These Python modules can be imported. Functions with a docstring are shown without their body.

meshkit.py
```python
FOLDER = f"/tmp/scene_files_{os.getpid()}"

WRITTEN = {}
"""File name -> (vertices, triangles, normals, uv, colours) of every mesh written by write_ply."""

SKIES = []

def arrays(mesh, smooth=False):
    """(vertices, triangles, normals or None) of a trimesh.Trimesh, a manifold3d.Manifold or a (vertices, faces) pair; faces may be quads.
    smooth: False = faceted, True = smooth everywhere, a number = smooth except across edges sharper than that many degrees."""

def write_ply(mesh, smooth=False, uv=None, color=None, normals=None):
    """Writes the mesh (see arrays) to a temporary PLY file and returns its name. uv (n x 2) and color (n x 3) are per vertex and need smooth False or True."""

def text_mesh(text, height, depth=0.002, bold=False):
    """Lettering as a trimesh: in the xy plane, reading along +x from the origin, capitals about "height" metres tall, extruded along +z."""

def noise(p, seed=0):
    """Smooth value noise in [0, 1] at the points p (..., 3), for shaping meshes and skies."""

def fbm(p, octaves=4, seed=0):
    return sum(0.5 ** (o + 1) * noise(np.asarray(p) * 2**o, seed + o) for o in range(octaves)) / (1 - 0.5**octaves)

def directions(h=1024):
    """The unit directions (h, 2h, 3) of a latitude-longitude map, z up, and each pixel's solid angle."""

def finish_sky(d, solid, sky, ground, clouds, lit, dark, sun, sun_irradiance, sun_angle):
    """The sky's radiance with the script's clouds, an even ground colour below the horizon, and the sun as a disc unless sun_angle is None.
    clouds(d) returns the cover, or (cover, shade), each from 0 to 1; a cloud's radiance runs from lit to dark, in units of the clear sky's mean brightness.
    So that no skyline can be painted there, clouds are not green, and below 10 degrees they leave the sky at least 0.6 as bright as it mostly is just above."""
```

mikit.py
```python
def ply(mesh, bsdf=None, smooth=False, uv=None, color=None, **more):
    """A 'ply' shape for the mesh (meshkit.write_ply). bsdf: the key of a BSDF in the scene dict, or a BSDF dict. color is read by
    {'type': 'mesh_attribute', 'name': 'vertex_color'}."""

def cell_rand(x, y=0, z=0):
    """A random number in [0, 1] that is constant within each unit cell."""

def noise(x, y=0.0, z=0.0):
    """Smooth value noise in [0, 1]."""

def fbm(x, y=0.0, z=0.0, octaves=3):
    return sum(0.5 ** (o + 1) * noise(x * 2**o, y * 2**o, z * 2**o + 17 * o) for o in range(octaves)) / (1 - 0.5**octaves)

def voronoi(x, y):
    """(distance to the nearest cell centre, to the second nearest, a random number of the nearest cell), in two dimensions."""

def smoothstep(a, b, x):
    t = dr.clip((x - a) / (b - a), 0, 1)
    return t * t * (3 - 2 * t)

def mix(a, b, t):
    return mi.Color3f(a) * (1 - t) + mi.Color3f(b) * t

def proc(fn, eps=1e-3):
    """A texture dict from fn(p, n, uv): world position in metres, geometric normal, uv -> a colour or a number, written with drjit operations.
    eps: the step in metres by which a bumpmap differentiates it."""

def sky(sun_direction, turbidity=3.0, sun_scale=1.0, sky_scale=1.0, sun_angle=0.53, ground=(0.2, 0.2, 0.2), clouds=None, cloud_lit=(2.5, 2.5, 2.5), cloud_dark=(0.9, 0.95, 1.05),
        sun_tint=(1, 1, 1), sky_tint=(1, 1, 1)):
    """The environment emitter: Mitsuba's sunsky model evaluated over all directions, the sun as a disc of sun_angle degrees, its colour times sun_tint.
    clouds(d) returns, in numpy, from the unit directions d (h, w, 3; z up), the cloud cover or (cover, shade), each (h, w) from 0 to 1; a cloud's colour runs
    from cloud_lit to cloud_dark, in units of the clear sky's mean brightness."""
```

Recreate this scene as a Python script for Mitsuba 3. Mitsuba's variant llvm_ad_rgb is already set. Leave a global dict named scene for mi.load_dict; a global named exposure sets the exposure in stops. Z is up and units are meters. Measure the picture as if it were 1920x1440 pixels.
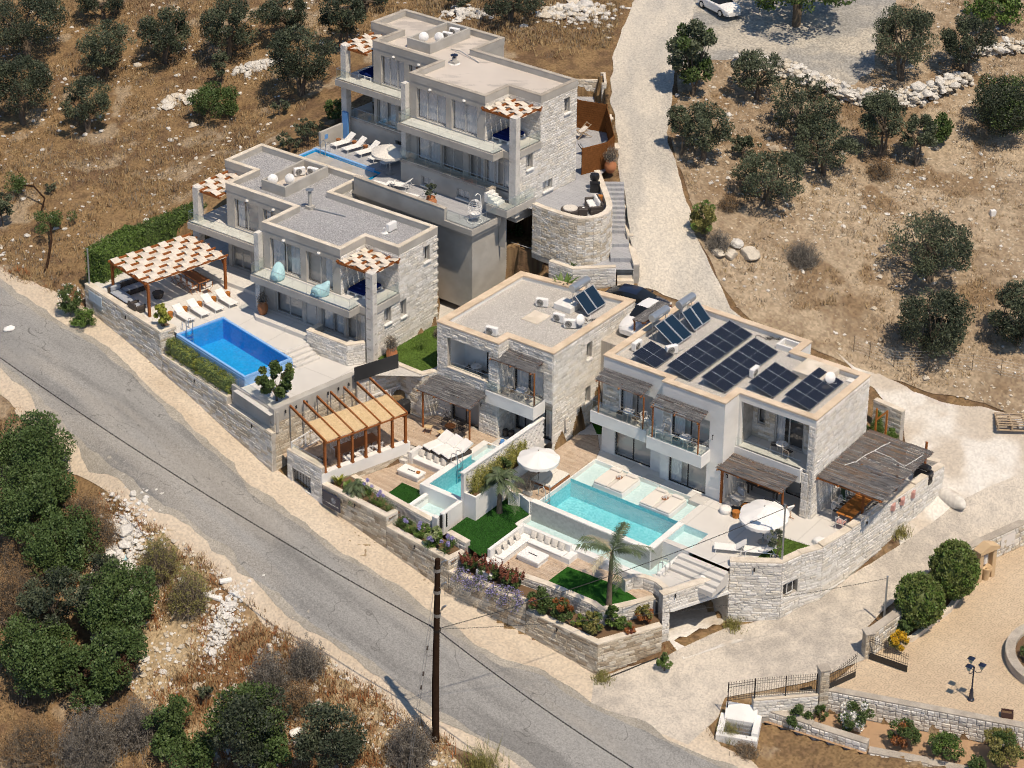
import math,random
import numpy as np
import trimesh
import drjit as dr
import mitsuba as mi
import mikit
import meshkit
from mikit import noise,fbm,voronoi,cell_rand,smoothstep,mix
from scipy.interpolate import RBFInterpolator
from scipy.ndimage import gaussian_filter,map_coordinates
from scipy.spatial import Delaunay
import shapely
import shapely.geometry as sg
from shapely import contains_xy
T = mi.ScalarTransform4f
scene,labels = {},{}
# camera,sky,exposure
CAM = np.array([0.0,0.0,68.0])
PITCH,ROLL = 0.342,-0.0103
_right0,_down0,_fwd = np.array([1.0,0,0]),np.array([0,-math.sin(PITCH),-math.cos(PITCH)]),np.array([0,math.cos(PITCH),-math.sin(PITCH)])
_down = -math.sin(ROLL) * _right0 + math.cos(ROLL) * _down0
scene['camera'] = {
 'type': 'perspective', 'fov_axis': 'x', 'fov': math.degrees(2 * math.atan(960 / 3905)),
 'principal_point_offset_x': 0.0, 'principal_point_offset_y': 667 / 1440,
 'near_clip': 1.0, 'far_clip': 4000.0,
 'to_world': T().look_at(origin=CAM.tolist(),target=(CAM + _fwd).tolist(),up=(-_down).tolist()),
}
SUN = np.array([0.254,-0.377,0.891])
scene['daylight'] = mikit.sky(SUN.tolist(),turbidity=3.0,ground=(0.3,0.26,0.2))
exposure = 1.5
# materials (real base colours)
def bs(key,d):
 scene[key] = {'type': 'twosided', 'inner': d}
def rgb(c):
 return {'type': 'rgb', 'value': [float(x) for x in (c if hasattr(c, '__len__') else (c,c,c))]}
def flat(key,c,rough=None,spec=0.5,metal=0.0,**k):
 if rough is None:
  bs(key,{'type': 'diffuse', 'reflectance': rgb(c)})
 else:
  bs(key,{'type': 'principled', 'base_color': rgb(c), 'roughness': rough, 'specular': spec, 'metallic': metal,**k})
def procm(key,fn,bump=None,scale=1.0,eps=0.004):
 d = {'type': 'diffuse', 'reflectance': mikit.proc(fn)}
 if bump is not None:
  d = {'type': 'bumpmap', 'arbitrary': mikit.proc(bump,eps=eps), 'scale': scale, 'bsdf': d}
 bs(key,d)
def ground_dry(p,n,uv):
 a = fbm(p.x * 0.16,p.y * 0.16,3.0,4)
 b = fbm(p.x * 1.3 + 40,p.y * 1.3,7.0,4)
 c = noise(p.x * 9,p.y * 9)
 straw,earth,pale = (0.245,0.165,0.088),(0.15,0.098,0.06),(0.37,0.30,0.215)
 col = mix(earth,straw,smoothstep(0.34,0.62,a * 0.5 + b * 0.5))
 col = mix(col,pale,smoothstep(0.62,0.74,fbm(p.x * 0.45 + 9,p.y * 0.45 + 31,0.0,4)) * 0.7)
 return col * (0.72 + 0.56 * c)
def rough_ground(p,n,uv):
 return fbm(p.x * 3.0,p.y * 3.0,p.z * 3.0,4) + 0.4 * noise(p.x * 14,p.y * 14,p.z * 14)
procm('m_dry_ground',ground_dry,rough_ground,0.16)
def ground_field(p,n,uv):
 a = fbm(p.x * 0.22 + 5,p.y * 0.22 + 11,1.0,4)
 b = fbm(p.x * 2.2,p.y * 2.2 + 70,2.0,3)
 c = noise(p.x * 8,p.y * 8)
 col = mix((0.27,0.205,0.14),(0.40,0.325,0.235),smoothstep(0.3,0.65,0.6 * a + 0.4 * b))
 col = mix(col,(0.19,0.125,0.07),smoothstep(0.58,0.72,fbm(p.x * 0.35,p.y * 0.35,9.0,4)) * 0.7)
 return col * (0.74 + 0.52 * c)
procm('m_stony_field',ground_field,rough_ground,0.14)
def bank_soil(p,n,uv):
 b = fbm(p.x * 0.5,p.y * 0.5 + 20,2.0,4)
 c = noise(p.x * 8,p.y * 8)
 col = mix((0.42,0.33,0.21),(0.24,0.15,0.08),smoothstep(0.45,0.66,b))
 return col * (0.74 + 0.52 * c)
procm('m_bank_soil',bank_soil,rough_ground,0.16)
def asphalt(p,n,uv):
 s,t = p.x * 0.74 - p.y * 0.67,p.x * 0.67 + p.y * 0.74
 a = fbm(s * 0.12,t * 0.9,4.0,4)
 g = noise(p.x * 16,p.y * 16) * 0.6 + noise(p.x * 34,p.y * 34) * 0.4
 col = mix((0.2,0.2,0.198),(0.29,0.29,0.285),smoothstep(0.3,0.7,a))
 dust = smoothstep(0.52,0.7,fbm(s * 0.07 + 3,t * 0.45 + 5,8.0,4))
 col = mix(col,(0.33,0.315,0.29),dust * 0.6)
 cr = dr.abs(fbm(s * 0.22 + 7,t * 0.5,3.0,4) - 0.5)
 col = mix((0.15,0.148,0.145),col,smoothstep(0.0,0.006,cr))
 return col * (0.66 + 0.68 * g)
procm('m_asphalt',asphalt,lambda p,n,uv: noise(p.x * 22,p.y * 22,p.z * 22),0.02)
def worn_edge(p,n,uv):
 a = fbm(p.x * 0.8,p.y * 0.8,1.0,4)
 g = noise(p.x * 16,p.y * 16)
 return mix((0.27,0.255,0.225),(0.40,0.375,0.33),a) * (0.78 + 0.44 * g)
procm('m_worn_edge',worn_edge,rough_ground,0.03)
def verge(p,n,uv):
 s,t = p.x * 0.74 - p.y * 0.67,p.x * 0.67 + p.y * 0.74
 a = fbm(s * 0.3,t * 1.2,2.0,4)
 g = noise(p.x * 11,p.y * 11)
 col = mix((0.49,0.41,0.315),(0.60,0.53,0.435),a)
 sp = smoothstep(0.72,0.8,noise(p.x * 4.2,p.y * 4.2,9.0) * noise(p.x * 0.6,p.y * 0.6))
 return mix(col,(0.3,0.23,0.15),sp) * (0.84 + 0.32 * g)
procm('m_sandy_verge',verge,rough_ground,0.05)
def street(p,n,uv):
 a = fbm(p.x * 0.35 + 2,p.y * 0.35,5.0,4)
 b = fbm(p.x * 1.6,p.y * 1.6,6.0,3)
 g = noise(p.x * 15,p.y * 15)
 col = mix((0.4,0.37,0.33),(0.55,0.505,0.44),smoothstep(0.3,0.66,0.6 * a + 0.4 * b))
 return col * (0.82 + 0.36 * g)
procm('m_side_street',street,rough_ground,0.03)
def dirt(p,n,uv):
 a = fbm(p.x * 0.5 + 8,p.y * 0.16,5.0,4)
 g = noise(p.x * 12,p.y * 12)
 col = mix((0.44,0.42,0.38),(0.56,0.52,0.45),smoothstep(0.3,0.66,a))
 return col * (0.8 + 0.4 * g)
procm('m_dirt_road',dirt,rough_ground,0.05)
def lot(p,n,uv):
 a = fbm(p.x * 0.3 + 8,p.y * 0.5,5.0,4)
 g = noise(p.x * 9,p.y * 9)
 return mix((0.30,0.295,0.28),(0.44,0.41,0.355),smoothstep(0.3,0.66,a)) * (0.72 + 0.56 * g)
procm('m_gravel_lot',lot,rough_ground,0.07)
def white_soil(p,n,uv):
 a = fbm(p.x * 0.4 + 8,p.y * 0.4,5.0,4)
 g = noise(p.x * 10,p.y * 10)
 return mix((0.50,0.45,0.385),(0.66,0.64,0.60),smoothstep(0.36,0.62,a)) * (0.88 + 0.24 * g)
procm('m_white_soil',white_soil,rough_ground,0.05)
def fan_lines(p):
 w,hh = 0.95,0.48
 best = mi.Float(9.0)
 out = mi.Float(1.0)
 for k in range(3):
  r0 = dr.floor(p.y / hh) - k
  off = 0.5 * (r0 - 2 * dr.floor(r0 / 2))
  cx = (dr.floor(p.x / w - off) + 0.5 + off) * w
  cy = r0 * hh
  d = dr.sqrt(dr.square(p.x - cx) + dr.square(p.y - cy))
  ring = d / 0.16
  line = smoothstep(0.0,0.2,dr.abs(ring - dr.floor(ring + 0.5)))
  inside = d < w * 0.53
  out = dr.select(inside & (best > 8),line,out)
  best = dr.select(inside,dr.minimum(best,d),best)
 return out
def court(p,n,uv):
 a = fbm(p.x * 0.4,p.y * 0.4 + 3,5.0,4)
 g = noise(p.x * 10,p.y * 10)
 col = mix((0.50,0.395,0.28),(0.61,0.505,0.375),a) * (0.9 + 0.2 * g)
 return mix(col * 0.76,col,fan_lines(p))
procm('m_fan_paving',court,lambda p,n,uv: fan_lines(p),0.012)
def speckle(c1,c2,c3,f=15.0):
 def fn(p,n,uv):
  v = voronoi(p.x * f,p.y * f)
  col = mix(c1,c2,v[2])
  return mix(c3,col,smoothstep(0.02,0.25,v[1] - v[0])) * (0.93 + 0.14 * fbm(p.x * 0.6,p.y * 0.6,2.0,3))
 return fn
def pebble(p,n,uv):
 v = voronoi(p.x * 15,p.y * 15)
 return 1 - v[0]
procm('m_grey_gravel',speckle((0.30,0.31,0.335),(0.56,0.565,0.58),(0.2,0.2,0.21)),pebble,0.03)
procm('m_beige_gravel',speckle((0.44,0.425,0.40),(0.66,0.64,0.61),(0.36,0.345,0.32)),pebble,0.03)
def membrane(p,n,uv):
 a = fbm(p.x * 0.5,p.y * 0.5,2.0,4)
 st = smoothstep(0.56,0.7,fbm(p.x * 0.5 + 3,p.y * 1.6 + 7,4.0,5))
 col = mix((0.52,0.475,0.43),(0.60,0.55,0.50),a)
 return mix(col,(0.36,0.335,0.31),st * 0.6)
procm('m_roof_membrane',membrane)
def grained(c1,c2,f=2.0,g=0.12):
 def fn(p,n,uv):
  a = fbm(p.x * f,p.y * f,p.z * f,4)
  return mix(c1,c2,smoothstep(0.3,0.7,a)) * (1 - g / 2 + g * noise(p.x * 22,p.y * 22,p.z * 22))
 return fn
procm('m_grey_plaster',grained((0.40,0.385,0.355),(0.47,0.455,0.425),0.9,0.08))
procm('m_white_plaster',grained((0.70,0.70,0.69),(0.79,0.79,0.775),0.8,0.05))
procm('m_coping_peach',grained((0.56,0.445,0.325),(0.68,0.565,0.435),1.6,0.1))
procm('m_coping_cream',grained((0.58,0.52,0.43),(0.70,0.64,0.55),1.8,0.14))
procm('m_coping_concrete',grained((0.36,0.325,0.28),(0.47,0.43,0.375),1.6,0.2))
procm('m_mortar',grained((0.38,0.36,0.325),(0.48,0.455,0.42),3.0,0.2))
procm('m_mortar_tan',grained((0.30,0.25,0.185),(0.40,0.335,0.255),3.0,0.2))
def stone_tone(c,f):
 c2 = tuple(x * 0.83 for x in c)
 def fn(p,n,uv):
  a = fbm(p.x * f,p.y * f,p.z * f,3)
  return mix(c2,c,smoothstep(0.25,0.6,a)) * (0.9 + 0.2 * noise(p.x * 26,p.y * 26,p.z * 26))
 return fn
def stone_relief(p,n,uv):
 return fbm(p.x * 9,p.y * 9,p.z * 9,3)
for key,c in {'white1': (0.74,0.73,0.705), 'white2': (0.66,0.645,0.61), 'white3': (0.70,0.67,0.61), 'white4': (0.62,0.605,0.57),
    'tan1': (0.53,0.475,0.385), 'tan2': (0.46,0.395,0.305), 'tan3': (0.60,0.55,0.465), 'tan4': (0.36,0.295,0.22)}.items():
 procm('m_stone_' + key,stone_tone(c,2.2),stone_relief,0.05)
WHITE = ['m_stone_white1', 'm_stone_white1', 'm_stone_white2', 'm_stone_white3', 'm_stone_white4']
MIXED = ['m_stone_white2', 'm_stone_white3', 'm_stone_tan3', 'm_stone_tan1', 'm_stone_white4']
TAN = ['m_stone_tan1', 'm_stone_tan2', 'm_stone_tan3', 'm_stone_tan1', 'm_stone_tan4']
def wood(c1,c2,fx=1.0):
 def fn(p,n,uv):
  a = fbm(p.x * 5,p.y * 5,p.z * 5,4)
  return mix(c1,c2,a) * (0.88 + 0.24 * noise(p.x * 30,p.y * 30,p.z * 9))
 return fn
procm('m_deck_wood',wood((0.38,0.285,0.205),(0.55,0.445,0.345)))
procm('m_deck_wood2',wood((0.44,0.345,0.26),(0.58,0.485,0.39)))
procm('m_pergola_wood',wood((0.24,0.085,0.03),(0.34,0.13,0.05)))
procm('m_fence_wood',wood((0.15,0.062,0.022),(0.235,0.10,0.038)))
procm('m_orange_wood',wood((0.36,0.135,0.035),(0.48,0.20,0.06)))
procm('m_pallet_wood',wood((0.33,0.25,0.17),(0.46,0.37,0.27)))
procm('m_trunk',wood((0.10,0.08,0.06),(0.2,0.165,0.13)))
procm('m_pole_wood',wood((0.022,0.013,0.009),(0.05,0.03,0.02)))
procm('m_reed',wood((0.075,0.075,0.08),(0.17,0.17,0.178)))
procm('m_reed_brown',wood((0.12,0.085,0.065),(0.24,0.18,0.14)))
procm('m_reed_pale',wood((0.2,0.2,0.205),(0.3,0.3,0.3)))
procm('m_straw_mat',wood((0.46,0.34,0.19),(0.64,0.5,0.31)))
procm('m_canvas',grained((0.60,0.545,0.47),(0.70,0.645,0.57),2.0,0.05))
def tile_fn(c1,c2,w,grout,rot=-0.637):
 cr,sr = math.cos(rot),math.sin(rot)
 def fn(p,n,uv):
  a,b = (p.x * cr + p.y * sr) / w,(-p.x * sr + p.y * cr) / w
  ca,cb = dr.floor(a),dr.floor(b)
  e = dr.minimum(dr.minimum(a - ca,ca + 1 - a),dr.minimum(b - cb,cb + 1 - b))
  col = mix(c1,c2,0.5 * cell_rand(ca,cb,3.0) + 0.5 * fbm(p.x * 1.1,p.y * 1.1,2.0,4))
  return mix(col * grout,col,smoothstep(0.006,0.02,e))
 return fn
procm('m_pale_concrete',tile_fn((0.56,0.545,0.52),(0.65,0.64,0.615),3.0,0.86))
procm('m_light_paving',tile_fn((0.50,0.485,0.455),(0.60,0.585,0.56),1.2,0.8))
def plank_fn(c1,c2,w,l,rot):
 cr,sr = math.cos(rot),math.sin(rot)
 def fn(p,n,uv):
  b = (-p.x * sr + p.y * cr) / w
  cb = dr.floor(b)
  a = (p.x * cr + p.y * sr) / l + cell_rand(cb,3.0,1.0)
  ca = dr.floor(a)
  e = dr.minimum((b - cb),1 - (b - cb)) * w
  col = mix(c1,c2,0.6 * cell_rand(ca,cb,5.0) + 0.4 * fbm(p.x * 2,p.y * 2,1.0,3))
  return mix(col * 0.72,col,smoothstep(0.002,0.02,e))
 return fn
procm('m_grey_tile',plank_fn((0.33,0.34,0.365),(0.42,0.43,0.455),0.22,1.4,-0.682))
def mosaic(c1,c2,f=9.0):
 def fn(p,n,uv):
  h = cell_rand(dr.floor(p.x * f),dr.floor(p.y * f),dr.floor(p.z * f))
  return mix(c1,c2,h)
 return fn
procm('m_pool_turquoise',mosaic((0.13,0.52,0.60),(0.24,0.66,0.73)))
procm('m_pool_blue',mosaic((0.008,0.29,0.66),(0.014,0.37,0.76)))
procm('m_pool_pale',mosaic((0.47,0.66,0.68),(0.58,0.75,0.765)))
procm('m_pool_shelf',mosaic((0.50,0.68,0.70),(0.60,0.75,0.76)))
procm('m_pool_grey',mosaic((0.36,0.37,0.355),(0.43,0.44,0.425),6.0))
scene['m_water'] = {'type': 'thindielectric', 'int_ior': 1.33}
scene['m_glass'] = {'type': 'thindielectric', 'int_ior': 1.5}
scene['m_tinted_glass'] = {'type': 'thindielectric', 'int_ior': 1.5, 'specular_transmittance': rgb((0.90,0.965,0.955))}
flat('m_dark_interior',(0.45,0.44,0.42))
flat('m_mid_interior',(0.10,0.095,0.09))
flat('m_curtain',(0.62,0.64,0.66))
flat('m_black_frame',(0.018,0.018,0.02),0.4)
flat('m_black_metal',(0.015,0.015,0.017),0.35)
flat('m_dark_glass',(0.012,0.014,0.017),0.04)
flat('m_dark_screen',(0.02,0.022,0.026),0.6)
flat('m_grey_frame',(0.42,0.42,0.41),0.4)
flat('m_white_paint',(0.74,0.74,0.735),0.45)
flat('m_white_fabric',(0.78,0.775,0.76))
flat('m_cream_fabric',(0.68,0.65,0.60))
flat('m_beige_fabric',(0.62,0.585,0.53))
flat('m_grey_fabric',(0.35,0.38,0.43))
flat('m_dark_wicker',(0.055,0.045,0.04),0.6)
flat('m_pale_wicker',(0.5,0.46,0.4),0.6)
flat('m_blue_fabric',(0.008,0.018,0.10))
flat('m_aqua_fabric',(0.40,0.62,0.68))
flat('m_steel',(0.62,0.63,0.65),0.28,metal=1.0)
flat('m_galvanized',(0.42,0.45,0.48),0.45,metal=0.8)
flat('m_tank',(0.46,0.50,0.54),0.38,metal=0.7)
flat('m_collector',(0.010,0.024,0.045),0.08)
flat('m_alu',(0.62,0.63,0.64),0.4,metal=0.6)
flat('m_terracotta',(0.42,0.17,0.075),0.75)
flat('m_brown_wood',(0.26,0.10,0.035),0.6)
flat('m_navy_sign',(0.016,0.024,0.055),0.35)
flat('m_navy_paint',(0.010,0.016,0.038),0.16,clearcoat=1.0,clearcoat_gloss=0.95)
flat('m_car_white',(0.70,0.70,0.70),0.2,clearcoat=1.0)
flat('m_tyre',(0.02,0.02,0.02),0.8)
flat('m_rubber_hose',(0.02,0.02,0.02),0.6)
flat('m_grill_green',(0.015,0.07,0.035),0.4)
flat('m_sandstone',(0.50,0.37,0.225),0.8)
flat('m_terra_brown',(0.07,0.035,0.028),0.6)
flat('m_blue_paint',(0.10,0.27,0.58),0.4)
flat('m_blue_trim',(0.22,0.42,0.74),0.4)
flat('m_sky_shutter',(0.46,0.54,0.62),0.5)
flat('m_plaque',(0.62,0.61,0.60),0.5)
flat('m_lamp_glass',(0.20,0.30,0.31),0.2)
flat('m_pink_cloth',(0.52,0.30,0.27))
flat('m_soil',(0.16,0.105,0.065))
flat('m_red_soil',(0.40,0.27,0.17))
def pv(p,n,uv):
 x,y = uv.x * 6,uv.y * 20
 e = dr.minimum(dr.minimum(x - dr.floor(x),dr.floor(x) + 1 - x),2.0 * dr.minimum(y - dr.floor(y),dr.floor(y) + 1 - y))
 return mix((0.055,0.06,0.075),(0.006,0.008,0.016),smoothstep(0.03,0.09,e))
bs('m_pv',{'type': 'principled', 'base_color': mikit.proc(pv), 'roughness': 0.12, 'specular': 0.5})
def lawn(p,n,uv):
 a = fbm(p.x * 1.2,p.y * 1.2,3.0,4)
 g = noise(p.x * 26,p.y * 26)
 return mix((0.075,0.13,0.022),(0.125,0.20,0.045),a) * (0.6 + 0.8 * g)
procm('m_lawn',lawn,lambda p,n,uv: noise(p.x * 30,p.y * 30),0.05)
def turf(p,n,uv):
 g = noise(p.x * 26,p.y * 26)
 return mix((0.022,0.085,0.014),(0.034,0.115,0.022),fbm(p.x,p.y,3.0,3)) * (0.65 + 0.7 * g)
procm('m_turf',turf,lambda p,n,uv: noise(p.x * 30,p.y * 30),0.04)
def leaf(key,c,var=0.35,trans=0.25):
 lo,hi = [float(x) * (1 - var) for x in c],[min(float(x) * (1 + var),0.9) for x in c]
 def fn(p,n,uv):
  h = cell_rand(dr.floor(p.x * 5),dr.floor(p.y * 5),dr.floor(p.z * 5))
  a = fbm(p.x * 0.9,p.y * 0.9,p.z * 0.9,2)
  return mix(lo,hi,0.5 * h + 0.5 * a)
 scene[key] = {'type': 'twosided', 'inner': {'type': 'principled', 'base_color': mikit.proc(fn), 'roughness': 0.55, 'specular': 0.35}}
leaf('m_olive',(0.085,0.105,0.062))
leaf('m_olive_dark',(0.042,0.056,0.034))
leaf('m_green',(0.066,0.105,0.03))
leaf('m_bright_green',(0.10,0.165,0.035))
leaf('m_lime',(0.27,0.29,0.055))
leaf('m_yellow_green',(0.20,0.19,0.06))
leaf('m_pine',(0.07,0.115,0.036))
leaf('m_ficus',(0.115,0.15,0.042),0.5)
leaf('m_hedge',(0.125,0.17,0.055),0.45)
leaf('m_dry_twig',(0.20,0.165,0.125))
leaf('m_grey_twig',(0.17,0.155,0.135))
leaf('m_dead_brown',(0.11,0.06,0.038))
leaf('m_straw',(0.36,0.265,0.14),0.4)
leaf('m_straw_dark',(0.22,0.14,0.07),0.4)
leaf('m_yellow_flower',(0.52,0.33,0.02))
leaf('m_lavender',(0.30,0.27,0.52),0.3)
leaf('m_white_flower',(0.75,0.75,0.72),0.1)
leaf('m_red_leaf',(0.19,0.065,0.04),0.5)
leaf('m_rust',(0.26,0.10,0.035),0.5)
leaf('m_palm',(0.075,0.105,0.05),0.4)
leaf('m_palm_dry',(0.32,0.29,0.2),0.3)
leaf('m_variegated',(0.30,0.36,0.17),0.5)
leaf('m_bamboo',(0.27,0.26,0.07),0.5)
# mesh helpers
def U3(v):
 return np.asarray(v,float)
class Fr:
 """A building's own axes: a along its front, b towards its back, z up."""
 def __init__(s,x,y,z,deg):
  s.o = np.array([x,y,z],float); c,q = math.cos(math.radians(deg)),math.sin(math.radians(deg))
  s.u,s.v,s.deg = np.array([c,q,0.0]),np.array([-q,c,0.0]),deg
 def w(s,p):
  p = np.asarray(p,float)
  return s.o + p[...,:1] * s.u + p[...,1:2] * s.v + p[...,2:] * np.array([0,0,1.0])
 def sub(s,a,b,z,deg=0.0):
  q = s.w(np.array([a,b,z]))
  return Fr(*q,s.deg + deg)
W0 = Fr(0,0,0,0)
BOXF = np.array([[0,2,3],[0,3,1],[4,5,7],[4,7,6],[0,1,5],[0,5,4],[2,6,7],[2,7,3],[0,4,6],[0,6,2],[1,3,7],[1,7,5]])
class MB:
 def __init__(s):
  s.v,s.f,s.n = [],[],0
 def add(s,v,f):
  v = np.asarray(v,float).reshape(-1,3); f = np.asarray(f,int)
  if f.shape[1] == 4:
   f = np.vstack([f[:,[0,1,2]],f[:,[0,2,3]]])
  s.v.append(v); s.f.append(f + s.n); s.n += len(v)
  return s
 def box(s,F,a0,a1,b0,b1,z0,z1):
  p = np.array([[a,b,z] for a in (a0,a1) for b in (b0,b1) for z in (z0,z1)])
  return s.add(F.w(p),BOXF)
 def rbox(s,F,a0,a1,b0,b1,z0,z1,r=0.03):
  """a box with bevelled edges"""
  v,f = [],[]
  c = np.array([(a0 + a1) / 2,(b0 + b1) / 2,(z0 + z1) / 2]); hf = np.array([a1 - a0,b1 - b0,z1 - z0]) / 2
  r = min(r,hf.min() * 0.9)
  pts = []
  for sx in (-1,1):
   for sy in (-1,1):
    for sz in (-1,1):
     sgn = np.array([sx,sy,sz])
     for k in range(3):
      q = hf - r; q[k] = hf[k]
      pts.append(c + sgn * q)
  hull = trimesh.convex.convex_hull(np.array(pts))
  return s.add(F.w(hull.vertices),hull.faces)
 def prism(s,F,poly,z0,z1):
  """poly: (n, 2) or a shapely polygon; z0, z1 numbers"""
  g = poly if isinstance(poly,sg.Polygon) else sg.Polygon(poly)
  g = sg.polygon.orient(g)
  m = trimesh.creation.extrude_polygon(g,z1 - z0,engine='earcut')
  return s.add(F.w(m.vertices + [0,0,z0]),m.faces)
 def tube(s,pts,r,n=6,F=None,cap=True):
  pts = np.asarray(pts,float)
  if F is not None: pts = F.w(pts)
  r = np.broadcast_to(np.asarray(r,float),(len(pts),))
  d = np.gradient(pts,axis=0); d /= np.linalg.norm(d,axis=1,keepdims=True) + 1e-12
  ref = np.array([0,0,1.0]) if abs(d[0][2]) < 0.9 else np.array([1.0,0,0])
  v = []
  for i in range(len(pts)):
   x = np.cross(d[i],ref);
   if np.linalg.norm(x) < 1e-4: x = np.cross(d[i],[0.3,0.8,0.1])
   x /= np.linalg.norm(x); y = np.cross(d[i],x)
   a = np.arange(n) * 2 * math.pi / n
   v.append(pts[i] + r[i] * (np.cos(a)[:,None] * x + np.sin(a)[:,None] * y))
  v = np.vstack(v); f = []
  for i in range(len(pts) - 1):
   for k in range(n):
    p,q = i * n + k,i * n + (k + 1) % n
    f += [[p,q,q + n],[p,q + n,p + n]]
  if cap:
   v = np.vstack([v,pts[0],pts[-1]]); m = len(pts) * n
   for k in range(n):
    f += [[m,(k + 1) % n,k],[m + 1,m - n + k,m - n + (k + 1) % n]]
  return s.add(v,f)
 def lathe(s,F,a,b,prof,n=20):
  """prof: [(radius, z),...] turned about the upright axis through a, b"""
  t = np.arange(n) * 2 * math.pi / n
  v = np.vstack([np.stack([a + r * np.cos(t),b + r * np.sin(t),np.full(n,z)],1) for r,z in prof]); f = []
  for i in range(len(prof) - 1):
   for k in range(n):
    p,q = i * n + k,i * n + (k + 1) % n
    f += [[p,q,q + n],[p,q + n,p + n]]
  return s.add(F.w(v),f)
 def beam(s,F,p,q,w,h):
  """a square timber from p to q (local points), w wide, h deep"""
  p,q = F.w(U3(p)),F.w(U3(q)); d = q - p; L = np.linalg.norm(d); d /= L
  x = np.cross(d,[0,0,1.0]);
  if np.linalg.norm(x) < 1e-3: x = F.u.copy()
  x /= np.linalg.norm(x); y = np.cross(x,d)
  v = [o + x * sx * w / 2 + y * sy * h / 2 for o in (p,q) for sx in (-1,1) for sy in (-1,1)]
  return s.add(v,[[0,1,3],[0,3,2],[4,6,7],[4,7,5],[0,4,5],[0,5,1],[2,3,7],[2,7,6],[0,2,6],[0,6,4],[1,5,7],[1,7,3]])
 def sheet(s,P):
  """a grid of points (n, m, 3) as a surface"""
  P = np.asarray(P,float); n,m = P.shape[:2]
  i = np.arange(n * m).reshape(n,m)
  f = np.stack([i[:-1,:-1],i[1:,:-1],i[1:,1:],i[:-1,1:]],-1).reshape(-1,4)
  return s.add(P.reshape(-1,3),f)
 def mesh(s):
  return np.vstack(s.v),np.vstack(s.f)
USED = {}
def numbered(key):
 k = USED.get(key,-1) + 1
 USED[key] = k
 return key if k == 0 else '%s_%03d' % (key,k)
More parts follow.
